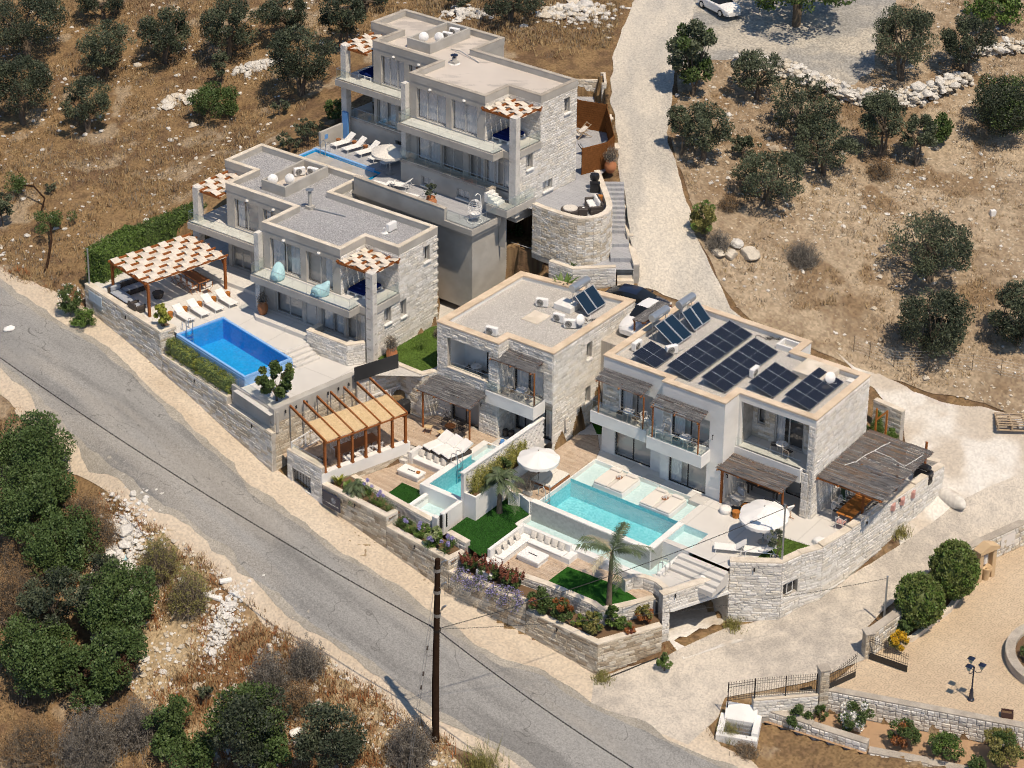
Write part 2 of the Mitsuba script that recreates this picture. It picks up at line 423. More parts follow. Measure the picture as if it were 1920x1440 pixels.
def obj(name,mb,mat,parent=None,smooth=False,label=None,cat=None,group=None,kind=None,uv=None,inset=None):
 key = numbered((parent + '__' if parent else '') + name)
 m = mb.mesh() if isinstance(mb,MB) else mb
 scene[key] = mikit.ply(m,mat,smooth=smooth,uv=uv)
 put(key,label,cat,group,kind)
 return key
def put(key,label=None,cat=None,group=None,kind=None):
 d = {k: v for k,v in dict(label=label,category=cat,group=group,kind=kind).items() if v}
 if d: labels[key] = d
def thing(name,label,cat,group=None):
 key = numbered(name)
 put(key,label,cat,group)
 return key
def copy_thing(src,dst_name,M,label,group=None,mats=None):
 """a copy of a thing with all its parts under the next number, moved by the matrix M"""
 new = numbered(dst_name)
 for k in [k for k in scene if k == src or k.startswith(src + '__')]:
  d = dict(scene[k])
  base = np.array(d['to_world'].matrix,float) if 'to_world' in d else np.eye(4)
  d['to_world'] = T(M @ base)
  scene[new + k[len(src):]] = d
  if k != src and k in labels: labels[new + k[len(src):]] = dict(labels[k])
 put(new,label,labels[src].get('category'),group or labels[src].get('group'))
 return new
def frame_matrix(F):
 M = np.eye(4); M[:3,0],M[:3,1],M[:3,3] = F.u,F.v,F.o
 return M
def place(build,src,name,F,label,cat=None,group=None):
 """build() makes the thing at the origin once; every place is a rigid copy"""
 pass
# stone cladding
SRNG = np.random.default_rng(5)
def _stone_variant(rng):
 """a stone in the unit cell: x length, z height, y outward (0..1), chamfered rough face"""
 gx,gz = [0.0,0.08,0.5,0.92,1.0],[0.0,0.14,0.86,1.0]
 v,f = [],[]
 for i,x in enumerate(gx):
  for k,z in enumerate(gz):
   edge = i in (0,4) or k in (0,3)
   v.append([x + (0 if edge else rng.uniform(-.05,.05)),0.35 if edge else rng.uniform(0.7,1.0),z + (0 if edge else rng.uniform(-.06,.06))])
 for i in range(4):
  for k in range(3):
   a = i * 4 + k
   f += [[a,a + 4,a + 5],[a,a + 5,a + 1]]
 n = len(v)
 ring = [0,4,8,12,16,17,18,19,15,11,7,3,2,1]
 for r in ring: v.append([v[r][0],-0.4,v[r][2]])
 m = len(ring)
 for j in range(m):
  a,b = ring[j],ring[(j + 1) % m]
  f += [[a,n + j,n + (j + 1) % m],[a,n + (j + 1) % m,b]]
 return np.array(v),np.array(f)
VARIANTS = [_stone_variant(np.random.default_rng(100 + i)) for i in range(6)]
VPLY = {}
def stone_wall(parent,P0,P1,z0,z1,mats,holes=(),nout=1,hmin=.13,hmax=.24,lmin=.28,lmax=.75,gap=.012,depth=.05,keep=300,seed=0,quoin=False,rubble=False):
 """Stones on the upright face from P0 to P1 (plan points). nout=1: outward is to the right of P0->P1. z0, z1: numbers or functions of the distance.
 The largest `keep` stones are parts of their own, the rest one part."""
 rng = np.random.default_rng(seed + 17)
 P0,P1 = U3(P0)[:2],U3(P1)[:2]
 d = P1 - P0; L = np.linalg.norm(d); d /= L
 nrm = np.array([d[1],-d[0]]) * nout
 f0 = z0 if callable(z0) else (lambda s: z0)
 f1 = z1 if callable(z1) else (lambda s: z1)
 zmin,zmax = min(f0(0),f0(L),f0(L / 2)),max(f1(0),f1(L),f1(L / 2))
 st,z = [],zmin
 while z < zmax - .04:
  hh = min(rng.uniform(hmin,hmax),zmax - z)
  if zmax - z - hh < 0.07: hh = zmax - z
  x = -rng.uniform(0,lmax) if not quoin else 0
  while x < L:
   l = rng.uniform(lmin,lmax)
   x0,x1 = max(x,0),min(x + l,L)
   if L - x1 < 0.1: x1 = L
   x = x + l if x1 < L else L + 1
   if x1 - x0 < 0.08: continue
   xm = (x0 + x1) / 2
   a,b = max(z,f0(xm) - .1),min(z + hh,f1(xm))
   if b - a < 0.05: continue
   cells = [(x0,x1,a,b)]
   for (h0,h1,g0,g1) in holes:
    nx = []
    for c in cells:
     if c[1] <= h0 or c[0] >= h1 or c[3] <= g0 or c[2] >= g1: nx.append(c); continue
     if c[0] < h0: nx.append((c[0],h0,c[2],c[3]))
     if c[1] > h1: nx.append((h1,c[1],c[2],c[3]))
     if c[2] < g0: nx.append((max(c[0],h0),min(c[1],h1),c[2],g0))
     if c[3] > g1: nx.append((max(c[0],h0),min(c[1],h1),g1,c[3]))
    cells = nx
   st += [c for c in cells if c[1] - c[0] > .05 and c[3] - c[2] > .04]
  z += hh
 st.sort(key=lambda c: -(c[1] - c[0]) * (c[3] - c[2]))
 rest = {}
 for i,(x0,x1,a,b) in enumerate(st):
  var = int(rng.integers(len(VARIANTS))); mat = mats[int(rng.integers(len(mats)))]
  dp = depth * rng.uniform(.6,1.25)
  M = np.eye(4)
  g = gap * rng.uniform(.5,1.3)
  M[:2,0] = d * (x1 - x0 - g); M[:2,1] = nrm * dp; M[2,2] = b - a - g
  M[:2,3] = P0 + d * (x0 + g / 2); M[2,3] = a + g / 2
  if i < keep:
   k = (var,mat)
   if k not in VPLY: VPLY[k] = mikit.ply(VARIANTS[var],mat)
   key = numbered(parent + '__stone')
   scene[key] = {**VPLY[k], 'to_world': T(M)}
  else:
   mat = mats[i % len(mats)] if len(rest) < 3 else list(rest)[i % len(rest)]
   v = VARIANTS[var][0] @ M[:3,:3].T + M[:3,3]
   r = rest.setdefault(mat,MB()); r.add(v,VARIANTS[var][1])
 for mat,mb in rest.items():
  obj('small_stonework',mb,mat,parent,kind='stuff')
 return len(st)
# walls with openings
def inset_poly(poly,t):
 """mitred offset of a counter-clockwise plan polygon towards its inside by t (negative: outwards)"""
 P = np.asarray(poly,float); n = len(P); out = []
 for i in range(n):
  a,b,c = P[i - 1],P[i],P[(i + 1) % n]
  d1,d2 = (b - a) / np.linalg.norm(b - a),(c - b) / np.linalg.norm(c - b)
  n1,n2 = np.array([-d1[1],d1[0]]),np.array([-d2[1],d2[0]])
  k = 1 + n1 @ n2
  out.append(b + (n1 + n2) * t / max(k,0.2))
 return np.array(out)
def wall_ring(mb,F,poly,t,z0,z1,holes={},skip=()):
 """upright walls along a counter-clockwise polygon; holes: {edge: [(s0, s1, z0, z1),...]}"""
 P,Q = np.asarray(poly,float),inset_poly(poly,t); n = len(P)
 for i in range(n):
  if i in skip: continue
  a,b,qa,qb = P[i],P[(i + 1) % n],Q[i],Q[(i + 1) % n]
  L = np.linalg.norm(b - a); d = (b - a) / L; nin = np.array([-d[1],d[0]])
  hs = holes.get(i,[])
  xs = sorted({0.0,L,*[min(max(h[0],0),L) for h in hs],*[min(max(h[1],0),L) for h in hs]})
  for x0,x1 in zip(xs[:-1],xs[1:]):
   if x1 - x0 < 1e-4: continue
   o0,o1 = a + d * x0,a + d * x1
   i0 = qa if x0 == 0 else o0 + nin * t
   i1 = qb if x1 == L else o1 + nin * t
   cut = sorted([(h[2],h[3]) for h in hs if h[0] < (x0 + x1) / 2 < h[1]])
   z = z0
   for g0,g1 in cut + [(z1,z1)]:
    if g0 - z > 1e-3:
     v = [[*p,zz] for zz in (z,min(g0,z1)) for p in (o0,o1,i1,i0)]
     mb.add(F.w(np.array(v)),[[0,3,2],[0,2,1],[4,5,6],[4,6,7],[0,1,5],[0,5,4],[1,2,6],[1,6,5],[2,3,7],[2,7,6],[3,0,4],[3,4,7]])
    z = max(z,g1)
 return mb
def ring_prism(mb,F,poly,d_out,d_in,z0,z1):
 """a closed band along a polygon, from d_out outside it to d_in inside it"""
 g = sg.Polygon(inset_poly(poly,-d_out),[inset_poly(poly,d_in)])
 return mb.prism(F,g,z0,z1)
def window(parent,F,axis,c,s0,s1,z0,z1,out,panes=2,frame='m_grey_frame',depth=.16,curtain=0,name='window',fw=.06,glass='m_glass',back='m_dark_interior',back_d=.5):
 """A glazed opening in the face axis = c ('a' or 'b') from s0 to s1; out: +1 or -1, the outward direction along that axis."""
 def bx(mb,s_0,s_1,d0,d1,g0,g1):
  lo,hi = sorted((c - out * d0,c - out * d1))
  return mb.box(F,s_0,s_1,lo,hi,g0,g1) if axis == 'b' else mb.box(F,lo,hi,s_0,s_1,g0,g1)
 k = numbered(parent + '__' + name)
 m = MB()
 bx(m,s0,s0 + fw,depth,depth + .06,z0,z1); bx(m,s1 - fw,s1,depth,depth + .06,z0,z1)
 bx(m,s0 + fw,s1 - fw,depth,depth + .06,z0,z0 + fw); bx(m,s0 + fw,s1 - fw,depth,depth + .06,z1 - fw,z1)
 for i in range(1,panes):
  x = s0 + (s1 - s0) * i / panes
  bx(m,x - fw / 2,x + fw / 2,depth - .01,depth + .05,z0 + fw,z1 - fw)
 scene[k + '__frame'] = mikit.ply(m.mesh(),frame)
 for i in range(panes):
  x0,x1 = s0 + (s1 - s0) * i / panes + fw * .5,s0 + (s1 - s0) * (i + 1) / panes - fw * .5
  g = MB(); yy = c - out * (depth + .03)
  q = [[x0,yy,z0 + fw * .5],[x1,yy,z0 + fw * .5],[x1,yy,z1 - fw * .5],[x0,yy,z1 - fw * .5]]
  if axis == 'a': q = [[p[1],p[0],p[2]] for p in q]
  g.add(F.w(np.array(q)),[[0,1,2],[0,2,3]])
  key = numbered(k + '__pane'); scene[key] = mikit.ply(g.mesh(),glass)
 b = MB(); bx(b,s0 - .05,s1 + .05,back_d,back_d + .05,z0 - .02,z1 + .05)
 scene[k + '__interior'] = mikit.ply(b.mesh(),back)
 if curtain:
  rng = np.random.default_rng(int(abs(s0 * 100 + z0 * 10 + c)))
  spans = {1: [(0.02,.3)],2: [(.02,.98)],3: [(.02,.4),(.6,.98)],4: [(.66,.98)]}[curtain]
  for u0,u1 in spans:
   x = np.linspace(s0 + (s1 - s0) * u0,s0 + (s1 - s0) * u1,int(30 * (u1 - u0) * (s1 - s0)) + 6)
   dep = depth + .17 + .035 * np.sin(x * 52) + .01 * rng.standard_normal(len(x))
   P = np.stack([np.stack([x,c - out * dep,np.full(len(x),zz)],1) for zz in (z0 + .05,z1 - .03)])
   if axis == 'a': P = P[...,[1,0,2]]
   key = numbered(k + '__curtain'); scene[key] = mikit.ply(MB().sheet(F.w(P)).mesh(), 'm_curtain',smooth=True)
 return k
def glass_rail(parent,F,pts,z0,z1,post='m_steel',seg=1.15,name='glass_railing',tint='m_tinted_glass',rail=True):
 """glass panels along a local path, each pane a part"""
 k = numbered(parent + '__' + name) if parent else name
 m = MB()
 for p,q in zip(pts[:-1],pts[1:]):
  p,q = U3(p),U3(q); L = np.linalg.norm(q - p); n = max(1,round(L / seg))
  for i in range(n):
   a,b = p + (q - p) * (i / n) + (q - p) / L * .012,p + (q - p) * ((i + 1) / n) - (q - p) / L * .012
   g = MB().add(F.w(np.array([[*a,z0],[*b,z0],[*b,z1],[*a,z1]])),[[0,1,2],[0,2,3]])
   key = numbered(k + '__pane'); scene[key] = mikit.ply(g.mesh(),tint)
   m.tube([[*a,z0],[*a,z1]],.008,4,F)
  if rail: m.tube([[*p,z1],[*q,z1]],.014,5,F)
  m.beam(F,[*p,z0 + .02],[*q,z0 + .02],.05,.06)
 scene[k + '__rail'] = mikit.ply(m.mesh(),post)
 return k
# building frames
FA,FB = Fr(-6.96,132.97,10.37,-39.1),Fr(-16.23,124.30,3.10,-36.4)
FC,FD = Fr(-4.52,117.24,0.0,-36.5),Fr(5.82,113.09,0.0,-36.5)
FP = Fr(-22.7,120.8,3.55,-47.5)          # parallel to the street wall
def xy(F,*ab):
 return [tuple(F.w(np.array([a,b,0.0]))[:2]) for a,b in ab]
# terrain
TP = [(-33.1,120.3,1.60),(-31.0,118.3,1.27),(-28.3,115.2,0.80),(-26.1,112.6,0.31),(-23.3,110.1,-0.27),(-20.8,107.7,-0.82),(-19.6,107.2,-1.00),(-16.6,104.5,-1.63),(-13.7,101.5,-2.21),(-10.9,98.7,-2.76),(-9.1,97.2,-3.09),(-6.0,94.7,-3.51),(-4.0,92.5,-3.80),(-0.2,90.2,-4.22),(1.7,88.9,-4.39),(-35.4,130.4,2.41),(-31.6,126.6,1.92),(-27.2,123.5,1.35),(-23.7,119.4,0.74),(-21.0,116.5,0.12),(-18.6,113.6,-0.45),(-17.2,112.2,-0.75),(-15.8,110.3,-1.13),(-13.4,108.3,-1.60),(-9.7,104.8,-2.32),(-7.5,103.4,-2.68),(-5.4,101.2,-3.09),(-3.7,99.7,-3.34),(-1.6,97.7,-3.63),(-0.2,96.9,-3.78),(2.2,96.1,-4.01),(4.6,94.0,-4.30),(7.4,92.6,-4.54),(9.4,91.3,-4.72),(11.2,90.2,-4.88),(12.1,89.8,-4.96),(-29.0,127.4,1.80),(-22.7,120.7,0.76),(-17.8,115.3,-0.37),(-14.4,112.0,-1.10),(-11.2,109.3,-1.75),(-7.1,105.9,-2.48),(-3.3,102.4,-3.20),(1.0,99.4,-3.71),(5.0,96.3,-4.20),(-36.1,133.4,2.60),(-32.2,129.1,2.30),(-29.4,132.3,3.60),(-33.8,141.0,5.00),(-39.2,147.0,4.50),(-30.5,156.6,7.50),(-23.0,148.9,7.00),(-26.2,142.7,5.20),(-18.7,147.7,8.00),(-16.4,141.8,8.60),(-13.0,148.2,9.40),(-11.4,161.5,12.30),(-0.4,154.5,12.70),(7.0,149.3,11.60),(12.1,159.6,13.50),(9.1,142.6,11.20),(8.3,133.3,9.70),(8.8,129.3,8.70),(9.4,125.8,7.20),(10.7,123.9,5.80),(12.1,123.4,5.30),(8.2,122.3,5.20),(15.7,123.7,4.40),(19.2,123.0,4.00),(21.0,120.0,2.50),(19.9,130.0,6.50),(23.6,130.1,6.50),(27.4,130.8,6.20),(33.1,131.4,6.00),(33.3,123.3,4.00),(30.7,118.8,2.50),(25.8,119.9,2.20),(32.2,117.5,1.70),(23.7,119.4,1.50),(20.9,138.6,8.80),(21.8,146.7,11.00),(17.9,148.9,12.30),(26.6,152.5,12.80),(35.3,154.7,13.00),(31.7,145.9,11.00),(38.1,147.4,10.50),(36.7,140.1,8.30),(28.8,139.5,8.50),(40.4,159.1,14.00),(27.4,158.7,14.00),(14.6,131.8,7.60),(13.9,138.5,9.60),(26.0,116.7,0.90),(30.2,115.4,0.60),(27.9,111.8,-0.30),(31.1,111.5,-0.10),(26.9,110.0,-1.30),(22.5,106.0,-2.30),(18.9,103.2,-3.00),(16.2,100.7,-3.40),(12.7,100.6,-3.80),(9.1,98.7,-3.50),(10.4,97.0,-4.00),(7.4,95.5,-4.30),(13.4,97.7,-3.80),(16.4,97.4,-3.55),(19.7,100.3,-3.10),(23.8,107.0,-1.80),(20.4,94.8,-3.60),(27.1,99.1,-3.55),(27.1,92.3,-3.70),(26.6,104.1,-3.50),(30.3,106.9,-3.50),(10.2,94.4,-4.50),(11.6,92.8,-5.00),(15.1,91.1,-5.50),(-20.2,103.6,-3.70),(-26.4,111.9,-1.80),(-30.3,116.5,0.00),(-32.8,118.9,0.90),(-31.2,111.3,-1.50),(-26.5,103.9,-4.00),(-29.6,103.8,-4.00),(-19.0,95.9,-5.30),(-13.1,95.6,-5.00),(-24.5,93.5,-7.00),(-15.7,92.3,-7.00),(-6.9,89.7,-4.80),(-8.8,93.5,-4.40),(-3.6,90.6,-4.15),(-22.4,98.3,-5.40),(-13.5,99.3,-4.20),(-90.0,140.0,5.00),(-90.0,220.0,14.00),(0.0,260.0,26.00),(90.0,260.0,28.00),(100.0,140.0,4.00),(70.0,95.0,-3.00),(-70.0,90.0,-7.00),(0.0,55.0,-10.00),(60.0,55.0,-10.00),(-60.0,55.0,-13.00),(-55.0,175.0,9.00),(45.0,185.0,15.00),(-45.0,200.0,12.50),(10.0,190.0,15.50)]
ROAD_R=[(-38.3,133.0),(-35.4,130.4),(-31.6,126.6),(-27.2,123.5),(-23.7,119.4),(-21.0,116.5),(-18.6,113.6),(-17.2,112.2),(-15.8,110.3),(-13.4,108.3),(-9.7,104.8),(-7.5,103.4),(-5.4,101.2),(-3.7,99.7),(-1.6,97.7),(-0.2,96.9),(2.2,96.1),(4.6,94.0),(7.4,92.6),(9.4,91.3),(11.2,90.2),(12.1,89.8)]
ROAD_L=[(-35.8,122.7),(-33.1,120.3),(-31.0,118.3),(-28.3,115.2),(-26.1,112.6),(-23.3,110.1),(-20.8,107.7),(-19.6,107.2),(-16.6,104.5),(-13.7,101.5),(-10.9,98.7),(-9.1,97.2),(-6.0,94.7),(-4.0,92.5),(-0.2,90.2),(1.7,88.9),(3.1,87.5)]
DIRT_R=[(20.1,162.6),(15.1,159.9),(13.8,154.2),(12.6,149.3),(12.0,143.9),(11.3,139.6),(11.9,134.7),(12.5,129.2),(13.7,125.5),(14.7,123.5),(15.6,122.7)]
DIRT_L=[(10.3,163.3),(9.9,160.2),(8.6,154.6),(7.6,149.1),(7.5,142.8),(7.6,135.6),(7.9,129.4),(8.3,125.9),(8.4,123.6)]
LOT=[(12.3,148.5),(13.8,154.2),(15.3,161.9),(20.0,161.6),(32.2,161.4),(28.4,153.4),(27.8,149.2),(25.9,147.3),(21.9,147.8),(18.8,149.1),(17.2,149.8),(15.6,149.8)]
WHITE_GROUND=[(21.1,120.9),(22.4,120.0),(24.1,119.8),(26.2,118.1),(28.7,116.7),(30.4,116.4),(32.9,115.7),(32.0,111.0),(30.2,110.1),(27.5,109.5),(23.4,106.4),(24.6,112.0),(24.9,115.9),(23.6,118.6)]
STREET=[(23.4,106.4),(27.6,109.9),(32.1,111.7),(31.5,108.5),(26.7,106.7),(21.4,100.9),(20.2,99.5),(19.9,97.1),(17.1,95.8),(12.0,94.9),(11.5,93.6),(9.7,91.4),(7.2,92.7),(4.7,94.1),(4.9,96.1),(9.0,97.7),(12.5,100.1),(16.2,101.1)]
TRACK=[(22.4,120.0),(20.1,121.5),(18.2,123.4),(17.6,128.2),(19.4,131.5),(24.4,136.0),(31.1,139.5),(38.2,141.9),(37.5,138.4),(32.2,137.1),(27.9,134.1),(23.6,130.1),(21.0,126.7),(21.3,122.5),(24.1,119.8)]
ROAD = ROAD_R + ROAD_L[::-1]
DIRT = DIRT_L + DIRT_R[::-1]
_tp = np.array(TP)
_rbf = RBFInterpolator(_tp[:,:2],_tp[:,2],kernel='linear',smoothing=.3)
GX0,GY0,GS,GN,GM = -75.0,60.0,0.4,376,376
_gx,_gy = np.meshgrid(GX0 + GS * np.arange(GN),GY0 + GS * np.arange(GM),indexing='ij')
_gz = gaussian_filter(_rbf(np.stack([_gx.ravel(),_gy.ravel()],1)).reshape(GN,GM),2.0)
def height(x,y,smooth=True):
 """natural ground level at the plan points"""
 x,y = np.asarray(x,float),np.asarray(y,float)
 q = np.atleast_1d((x - GX0) / GS),np.atleast_1d((y - GY0) / GS)
 return map_coordinates(_gz,q,order=1,mode='nearest').reshape(x.shape)
PLATFORMS = [
 (3.55,xy(FP,(-9.2,0),(.15,0),(.15,1.0),(.55,1.0),(.55,4.6),(7.1,4.6),(7.1,6.5)) + xy(FB,(5,-1.4),(9.5,0),(9.5,6.4),(.4,9.6),(-9.1,9.7),(-12.6,3)) + xy(FP,(-9.6,3))),
 (2.0,xy(FP,(0,0),(7.5,0),(7.5,4.6),(.5,4.6))),
 (2.95,xy(FP,(7.1,4.6),(8.2,4.6),(8.2,0),(12.2,-.1)) + [(-14.3,112.0),(-9.65,116.4)] + xy(FB,(9.6,-3),(9.5,0),(5,-1.4))),
 (3.1,xy(FB,(9.4,-1)) + [(-8.2,117.3),(-5.5,116.85),(-4.5,117.2),(1.0,124.3),(3,127),(-3.2,127.8),(-5,129.05)] + xy(FB,(9.5,6.4))),
 (0.0,[(-13.4,111.4),(-11.2,109.1),(-6.05,113.1)] + xy(FC,(1,-3.9),(4.3,-3.7),(4.3,-1),(8.3,-.8),(8.25,10.2),(0,8.9),(-.9,.3)) + [(-9.6,116.2),(-14.2,112.1)]),
 (-2.2,[(-11.2,109.2),(-7.1,105.8),(-3.3,102.4),(1,99.3),(5,96.35),(8.6,98.0),(8.6,99.6),(4.8,99),(-2.3,103.5),(-9.6,110.5)]),
 (-.75,[(-11.0,109.3),(-4.2,105.4),(-3.42,105.6)] + xy(FC,(7.8,-8.8),(7.8,-.8),(4.3,-1),(4.3,-3.8),(1,-3.95)) + [(-6.1,113.1)]),
 (-.85,[(-3.6,105.4),(-2.2,107.0)] + xy(FC,(7.7,-7),(8.5,-6.9)) + xy(FD,(-2.3,-6.0),(-.1,-7.3),(-.2,-8.7)) + [(-1.3,102.6),(-2.4,103.3)]),
 (-1.6,[(-1.5,102.6)] + xy(FD,(-.2,-8.75),(-.2,-7.3),(8.4,-7.3),(10.3,-6)) + [(12.6,101.1),(8.7,98.7),(5,98.6)]),
 (0.0,xy(FC,(8.2,-7)) + xy(FD,(-.1,-7.3),(8.4,-7.3),(10.2,-6)) + [(12.55,100.7),(15.5,100.35),(17.86,101.7),(19.8,103.5),(26.3,110.4),(24.6,113.6),(22.2,111.6)] + xy(FD,(14.1,7.6),(9.4,9.3),(0,9.3)) + xy(FC,(8.25,10))),
 (9.4,xy(FA,(-9.3,-2.1),(6.7,-3.9),(7.8,-3.9),(10.0,-3.9),(9.9,-1),(9.5,6.4),(.4,9.6),(-9.1,9.7))),
 (9.9,xy(FA,(9.4,-1)) + [(2.8,126.0),(4.8,124.7),(6.4,125.6),(6.7,127.0),(6.3,132),(7.2,135),(7.2,141),(6.8,146),(6.5,147.8),(3,148)] + xy(FA,(9.5,6.4))),
 (-3.4,[(17.4,94.3),(20,97.4),(21.8,99.1),(26.8,105.6),(31.3,108.8),(46,109),(46,85),(27.5,91.2)]),
 (-4.7,[(13.5,93.6),(17.3,94.6),(30,90.8),(30,87.2),(19.2,90.9)]),
 (-3.9,[tuple(p) for p in ((9.2,98.9),(12.5,100.7),(9.5,106.5),(6,105))]),
 (6.9,[(-2,129),(.8,127.9),(2.8,126.5),(4.1,123.5),(8.3,123.9),(8.4,131),(6.3,131),(4,131),(0,132)]),
]
PLATFORMS += [(-1.9,xy(FD,(-.4,-9),(9.8,-9),(9.8,-1),(-.4,-1))),(-1.9,xy(FC,(4.2,-9),(7.6,-9),(7.6,-.7),(4.2,-.7))),(1.4,xy(FP,(.5,.8),(8.3,.8),(8.3,4.7),(.5,4.7))),(7.6,xy(FA,(-9,-3.95),(-1.2,-3.95),(-1.8,-.4),(-9,-.4)))]   # POOLCUT
_gz2 = _gz + 0.12 * (meshkit.fbm(np.stack([_gx * .5,_gy * .5,0 * _gx],-1),4,3) - .5) + 0.35 * (meshkit.fbm(np.stack([_gx * .14,_gy * .14,0 * _gx],-1),3,9) - .5)
_road_zone = shapely.union_all([sg.Polygon(ROAD).buffer(0),sg.Polygon(DIRT).buffer(0),sg.Polygon(STREET).buffer(0),sg.Polygon(WHITE_GROUND).buffer(0),sg.Polygon(LOT).buffer(0)]).buffer(2.2)
_m = contains_xy(_road_zone,_gx,_gy)
_gz2 = np.where(gaussian_filter(_m.astype(float),3) > .35,_gz,_gz2)
_gz2 = np.where(_m,_gz - .05,_gz2)
for _z,_p in PLATFORMS:
 _in = contains_xy(sg.Polygon(_p).buffer(0).buffer(-.12),_gx,_gy)
 _gz2 = np.where(_in & (_gz2 > _z - .5),_z - .5,_gz2)
def terrain_mesh():
 v = np.stack([_gx,_gy,_gz2],-1).reshape(-1,3)
 i = np.arange(GN * GM).reshape(GN,GM)
 f = np.stack([i[:-1,:-1],i[1:,:-1],i[1:,1:],i[:-1,1:]],-1).reshape(-1,4)
 mb = MB().add(v,f)
 x0,x1,y0,y1 = GX0,GX0 + GS * (GN - 1),GY0,GY0 + GS * (GM - 1)
 def rim(k,n=60):
  t = np.linspace(0,1,n)
  e = [np.stack([x0 + (x1 - x0) * t,0 * t + y0],1),np.stack([0 * t + x1,y0 + (y1 - y0) * t],1),np.stack([x1 - (x1 - x0) * t,0 * t + y1],1),np.stack([0 * t + x0,y1 - (y1 - y0) * t],1)]
  b = np.vstack(e); z = height(b[:,0],b[:,1]) - .1
  c = np.array([(x0 + x1) / 2,(y0 + y1) / 2]); d = b - c
  far = c + d * k
  z2 = z + (far[:,1] - b[:,1]) * .07 + 6 * meshkit.fbm(np.stack([far[:,0] * .01,far[:,1] * .01,0 * z],1),3,4) * (k > 1)
  return np.stack([far[:,0],far[:,1],z2],1)
 mb.sheet(np.stack([rim(1.0),rim(1.5),rim(3.0),rim(8.0),rim(16.0)]))
 return mb
obj('ground',terrain_mesh(), 'm_dry_ground',smooth=True,kind='structure',label='dry grassy hillside of straw and brown earth')
def wobble(poly,amp=.25,step=.6,seed=0):
 """a plan outline with an uneven edge"""
 g = sg.Polygon(poly).buffer(0).segmentize(step)
 P = np.array(g.exterior.coords)[:-1]
 n = meshkit.fbm(np.stack([P[:,0] * .55,P[:,1] * .55,0 * P[:,0] + seed],1),4,seed) - .5
 m = meshkit.fbm(np.stack([P[:,0] * .55,P[:,1] * .55,0 * P[:,0] + seed + 50],1),4,seed + 5) - .5
 return sg.Polygon(P + np.stack([n,m],1) * 2 * amp).buffer(0)
def drape(g,off,step=.5,zf=None):
 """a sheet over the ground inside the outline"""
 g = g if not isinstance(g,list) else sg.Polygon(g).buffer(0)
 mb = MB()
 for q in getattr(g, 'geoms',[g]):
  if q.area < .05: continue
  rings = [np.array(r.coords)[:-1] for r in [q.exterior,*q.interiors] for r in [sg.LinearRing(r).segmentize(step)]]
  x0,y0,x1,y1 = q.bounds
  X,Y = np.meshgrid(np.arange(x0,x1,step),np.arange(y0,y1,step))
  X = X.ravel() + .11 * step * np.sin(Y.ravel() * 7); Y = Y.ravel()
  k = contains_xy(q.buffer(-step * .3),X,Y)
  P = np.unique(np.round(np.vstack(rings + [np.stack([X[k],Y[k]],1)]),4),axis=0)
  tri = Delaunay(P).simplices
  c = P[tri].mean(1); tri = tri[contains_xy(q,c[:,0],c[:,1])]
  d1,d2 = P[tri[:,1]] - P[tri[:,0]],P[tri[:,2]] - P[tri[:,0]]
  cr = d1[:,0] * d2[:,1] - d1[:,1] * d2[:,0]
  tri[cr < 0] = tri[cr < 0][:,::-1]; tri = tri[np.abs(cr) > 1e-6]
  z = (height(P[:,0],P[:,1]) if zf is None else zf(P[:,0],P[:,1])) + off
  mb.add(np.column_stack([P,z]),tri)
 return mb
def sheet(poly,z,holes=()):
 """a level sheet"""
 g = sg.Polygon(poly).buffer(0) if not isinstance(poly,(sg.Polygon,sg.MultiPolygon)) else poly
 for hpoly in holes: g = g.difference(sg.Polygon(hpoly).buffer(0))
 mb = MB()
 for q in getattr(g, 'geoms',[g]):
  v,f = trimesh.creation.triangulate_polygon(sg.polygon.orient(q),engine='earcut')
  mb.add(np.column_stack([v,np.full(len(v),z)]),f)
 return mb
_comp = shapely.union_all([sg.Polygon(p).buffer(0) for z,p in PLATFORMS])
_field = sg.Polygon([(p[0] + .2,p[1]) for p in DIRT_R] + [(17,122),(21,120.6),(24,119.5),(33,115.5),(54,112),(54,163)]).buffer(0)
obj('stony_field',drape(wobble(list(_field.exterior.coords)[:-1],.5,.8,3).intersection(sg.box(GX0 + 2,GY0 + 2,55,200)),.06,.5,lambda x,y: map_coordinates(_gz2,[(x - GX0) / GS,(y - GY0) / GS],order=1,mode='nearest')), 'm_stony_field',smooth=True,kind='structure',label='pale stony olive field above the dirt road')
_bank = sg.Polygon([(-29.6,112),(-24,108),(-19.5,106.2),(-13.5,100.5),(-9.1,96.5),(-5.8,94.0),(-3.0,91),(-1.5,86),(-14,86),(-17,92),(-22,98),(-26,104)])
obj('roadside_bank',drape(wobble(list(_bank.exterior.coords)[:-1],.6,.8,4),.05,.5,lambda x,y: map_coordinates(_gz2,[(x - GX0) / GS,(y - GY0) / GS],order=1,mode='nearest')), 'm_bank_soil',smooth=True,kind='structure',label='sandy bank with rubble below the asphalt road')
_rd = np.array(ROAD);
_verge = shapely.union_all([sg.Polygon(ROAD).buffer(1.2),sg.Polygon(ROAD_R + [(9,97.5),(5,96.4),(1,99.4),(-3.3,102.5),(-7.1,106),(-11.2,109.4),(-14.3,112.2),(-17.8,115.5),(-22.7,121),(-29,127.6),(-33,130.2)]).buffer(0)]).difference(_comp.buffer(-.1))
_verge = max(_verge.geoms,key=lambda q: q.area) if hasattr(_verge, 'geoms') else _verge
obj('sandy_verge',drape(wobble(list(_verge.exterior.coords)[:-1],.35,.6,5).difference(_comp.buffer(-.15)),.008,.6), 'm_sandy_verge',smooth=True,kind='structure',label='pale sandy verge along the asphalt road')
obj('side_street',drape(wobble(STREET,.12,.6,6),.018,.5), 'm_side_street',smooth=True,kind='structure',label='worn concrete side street climbing past the villa wall')
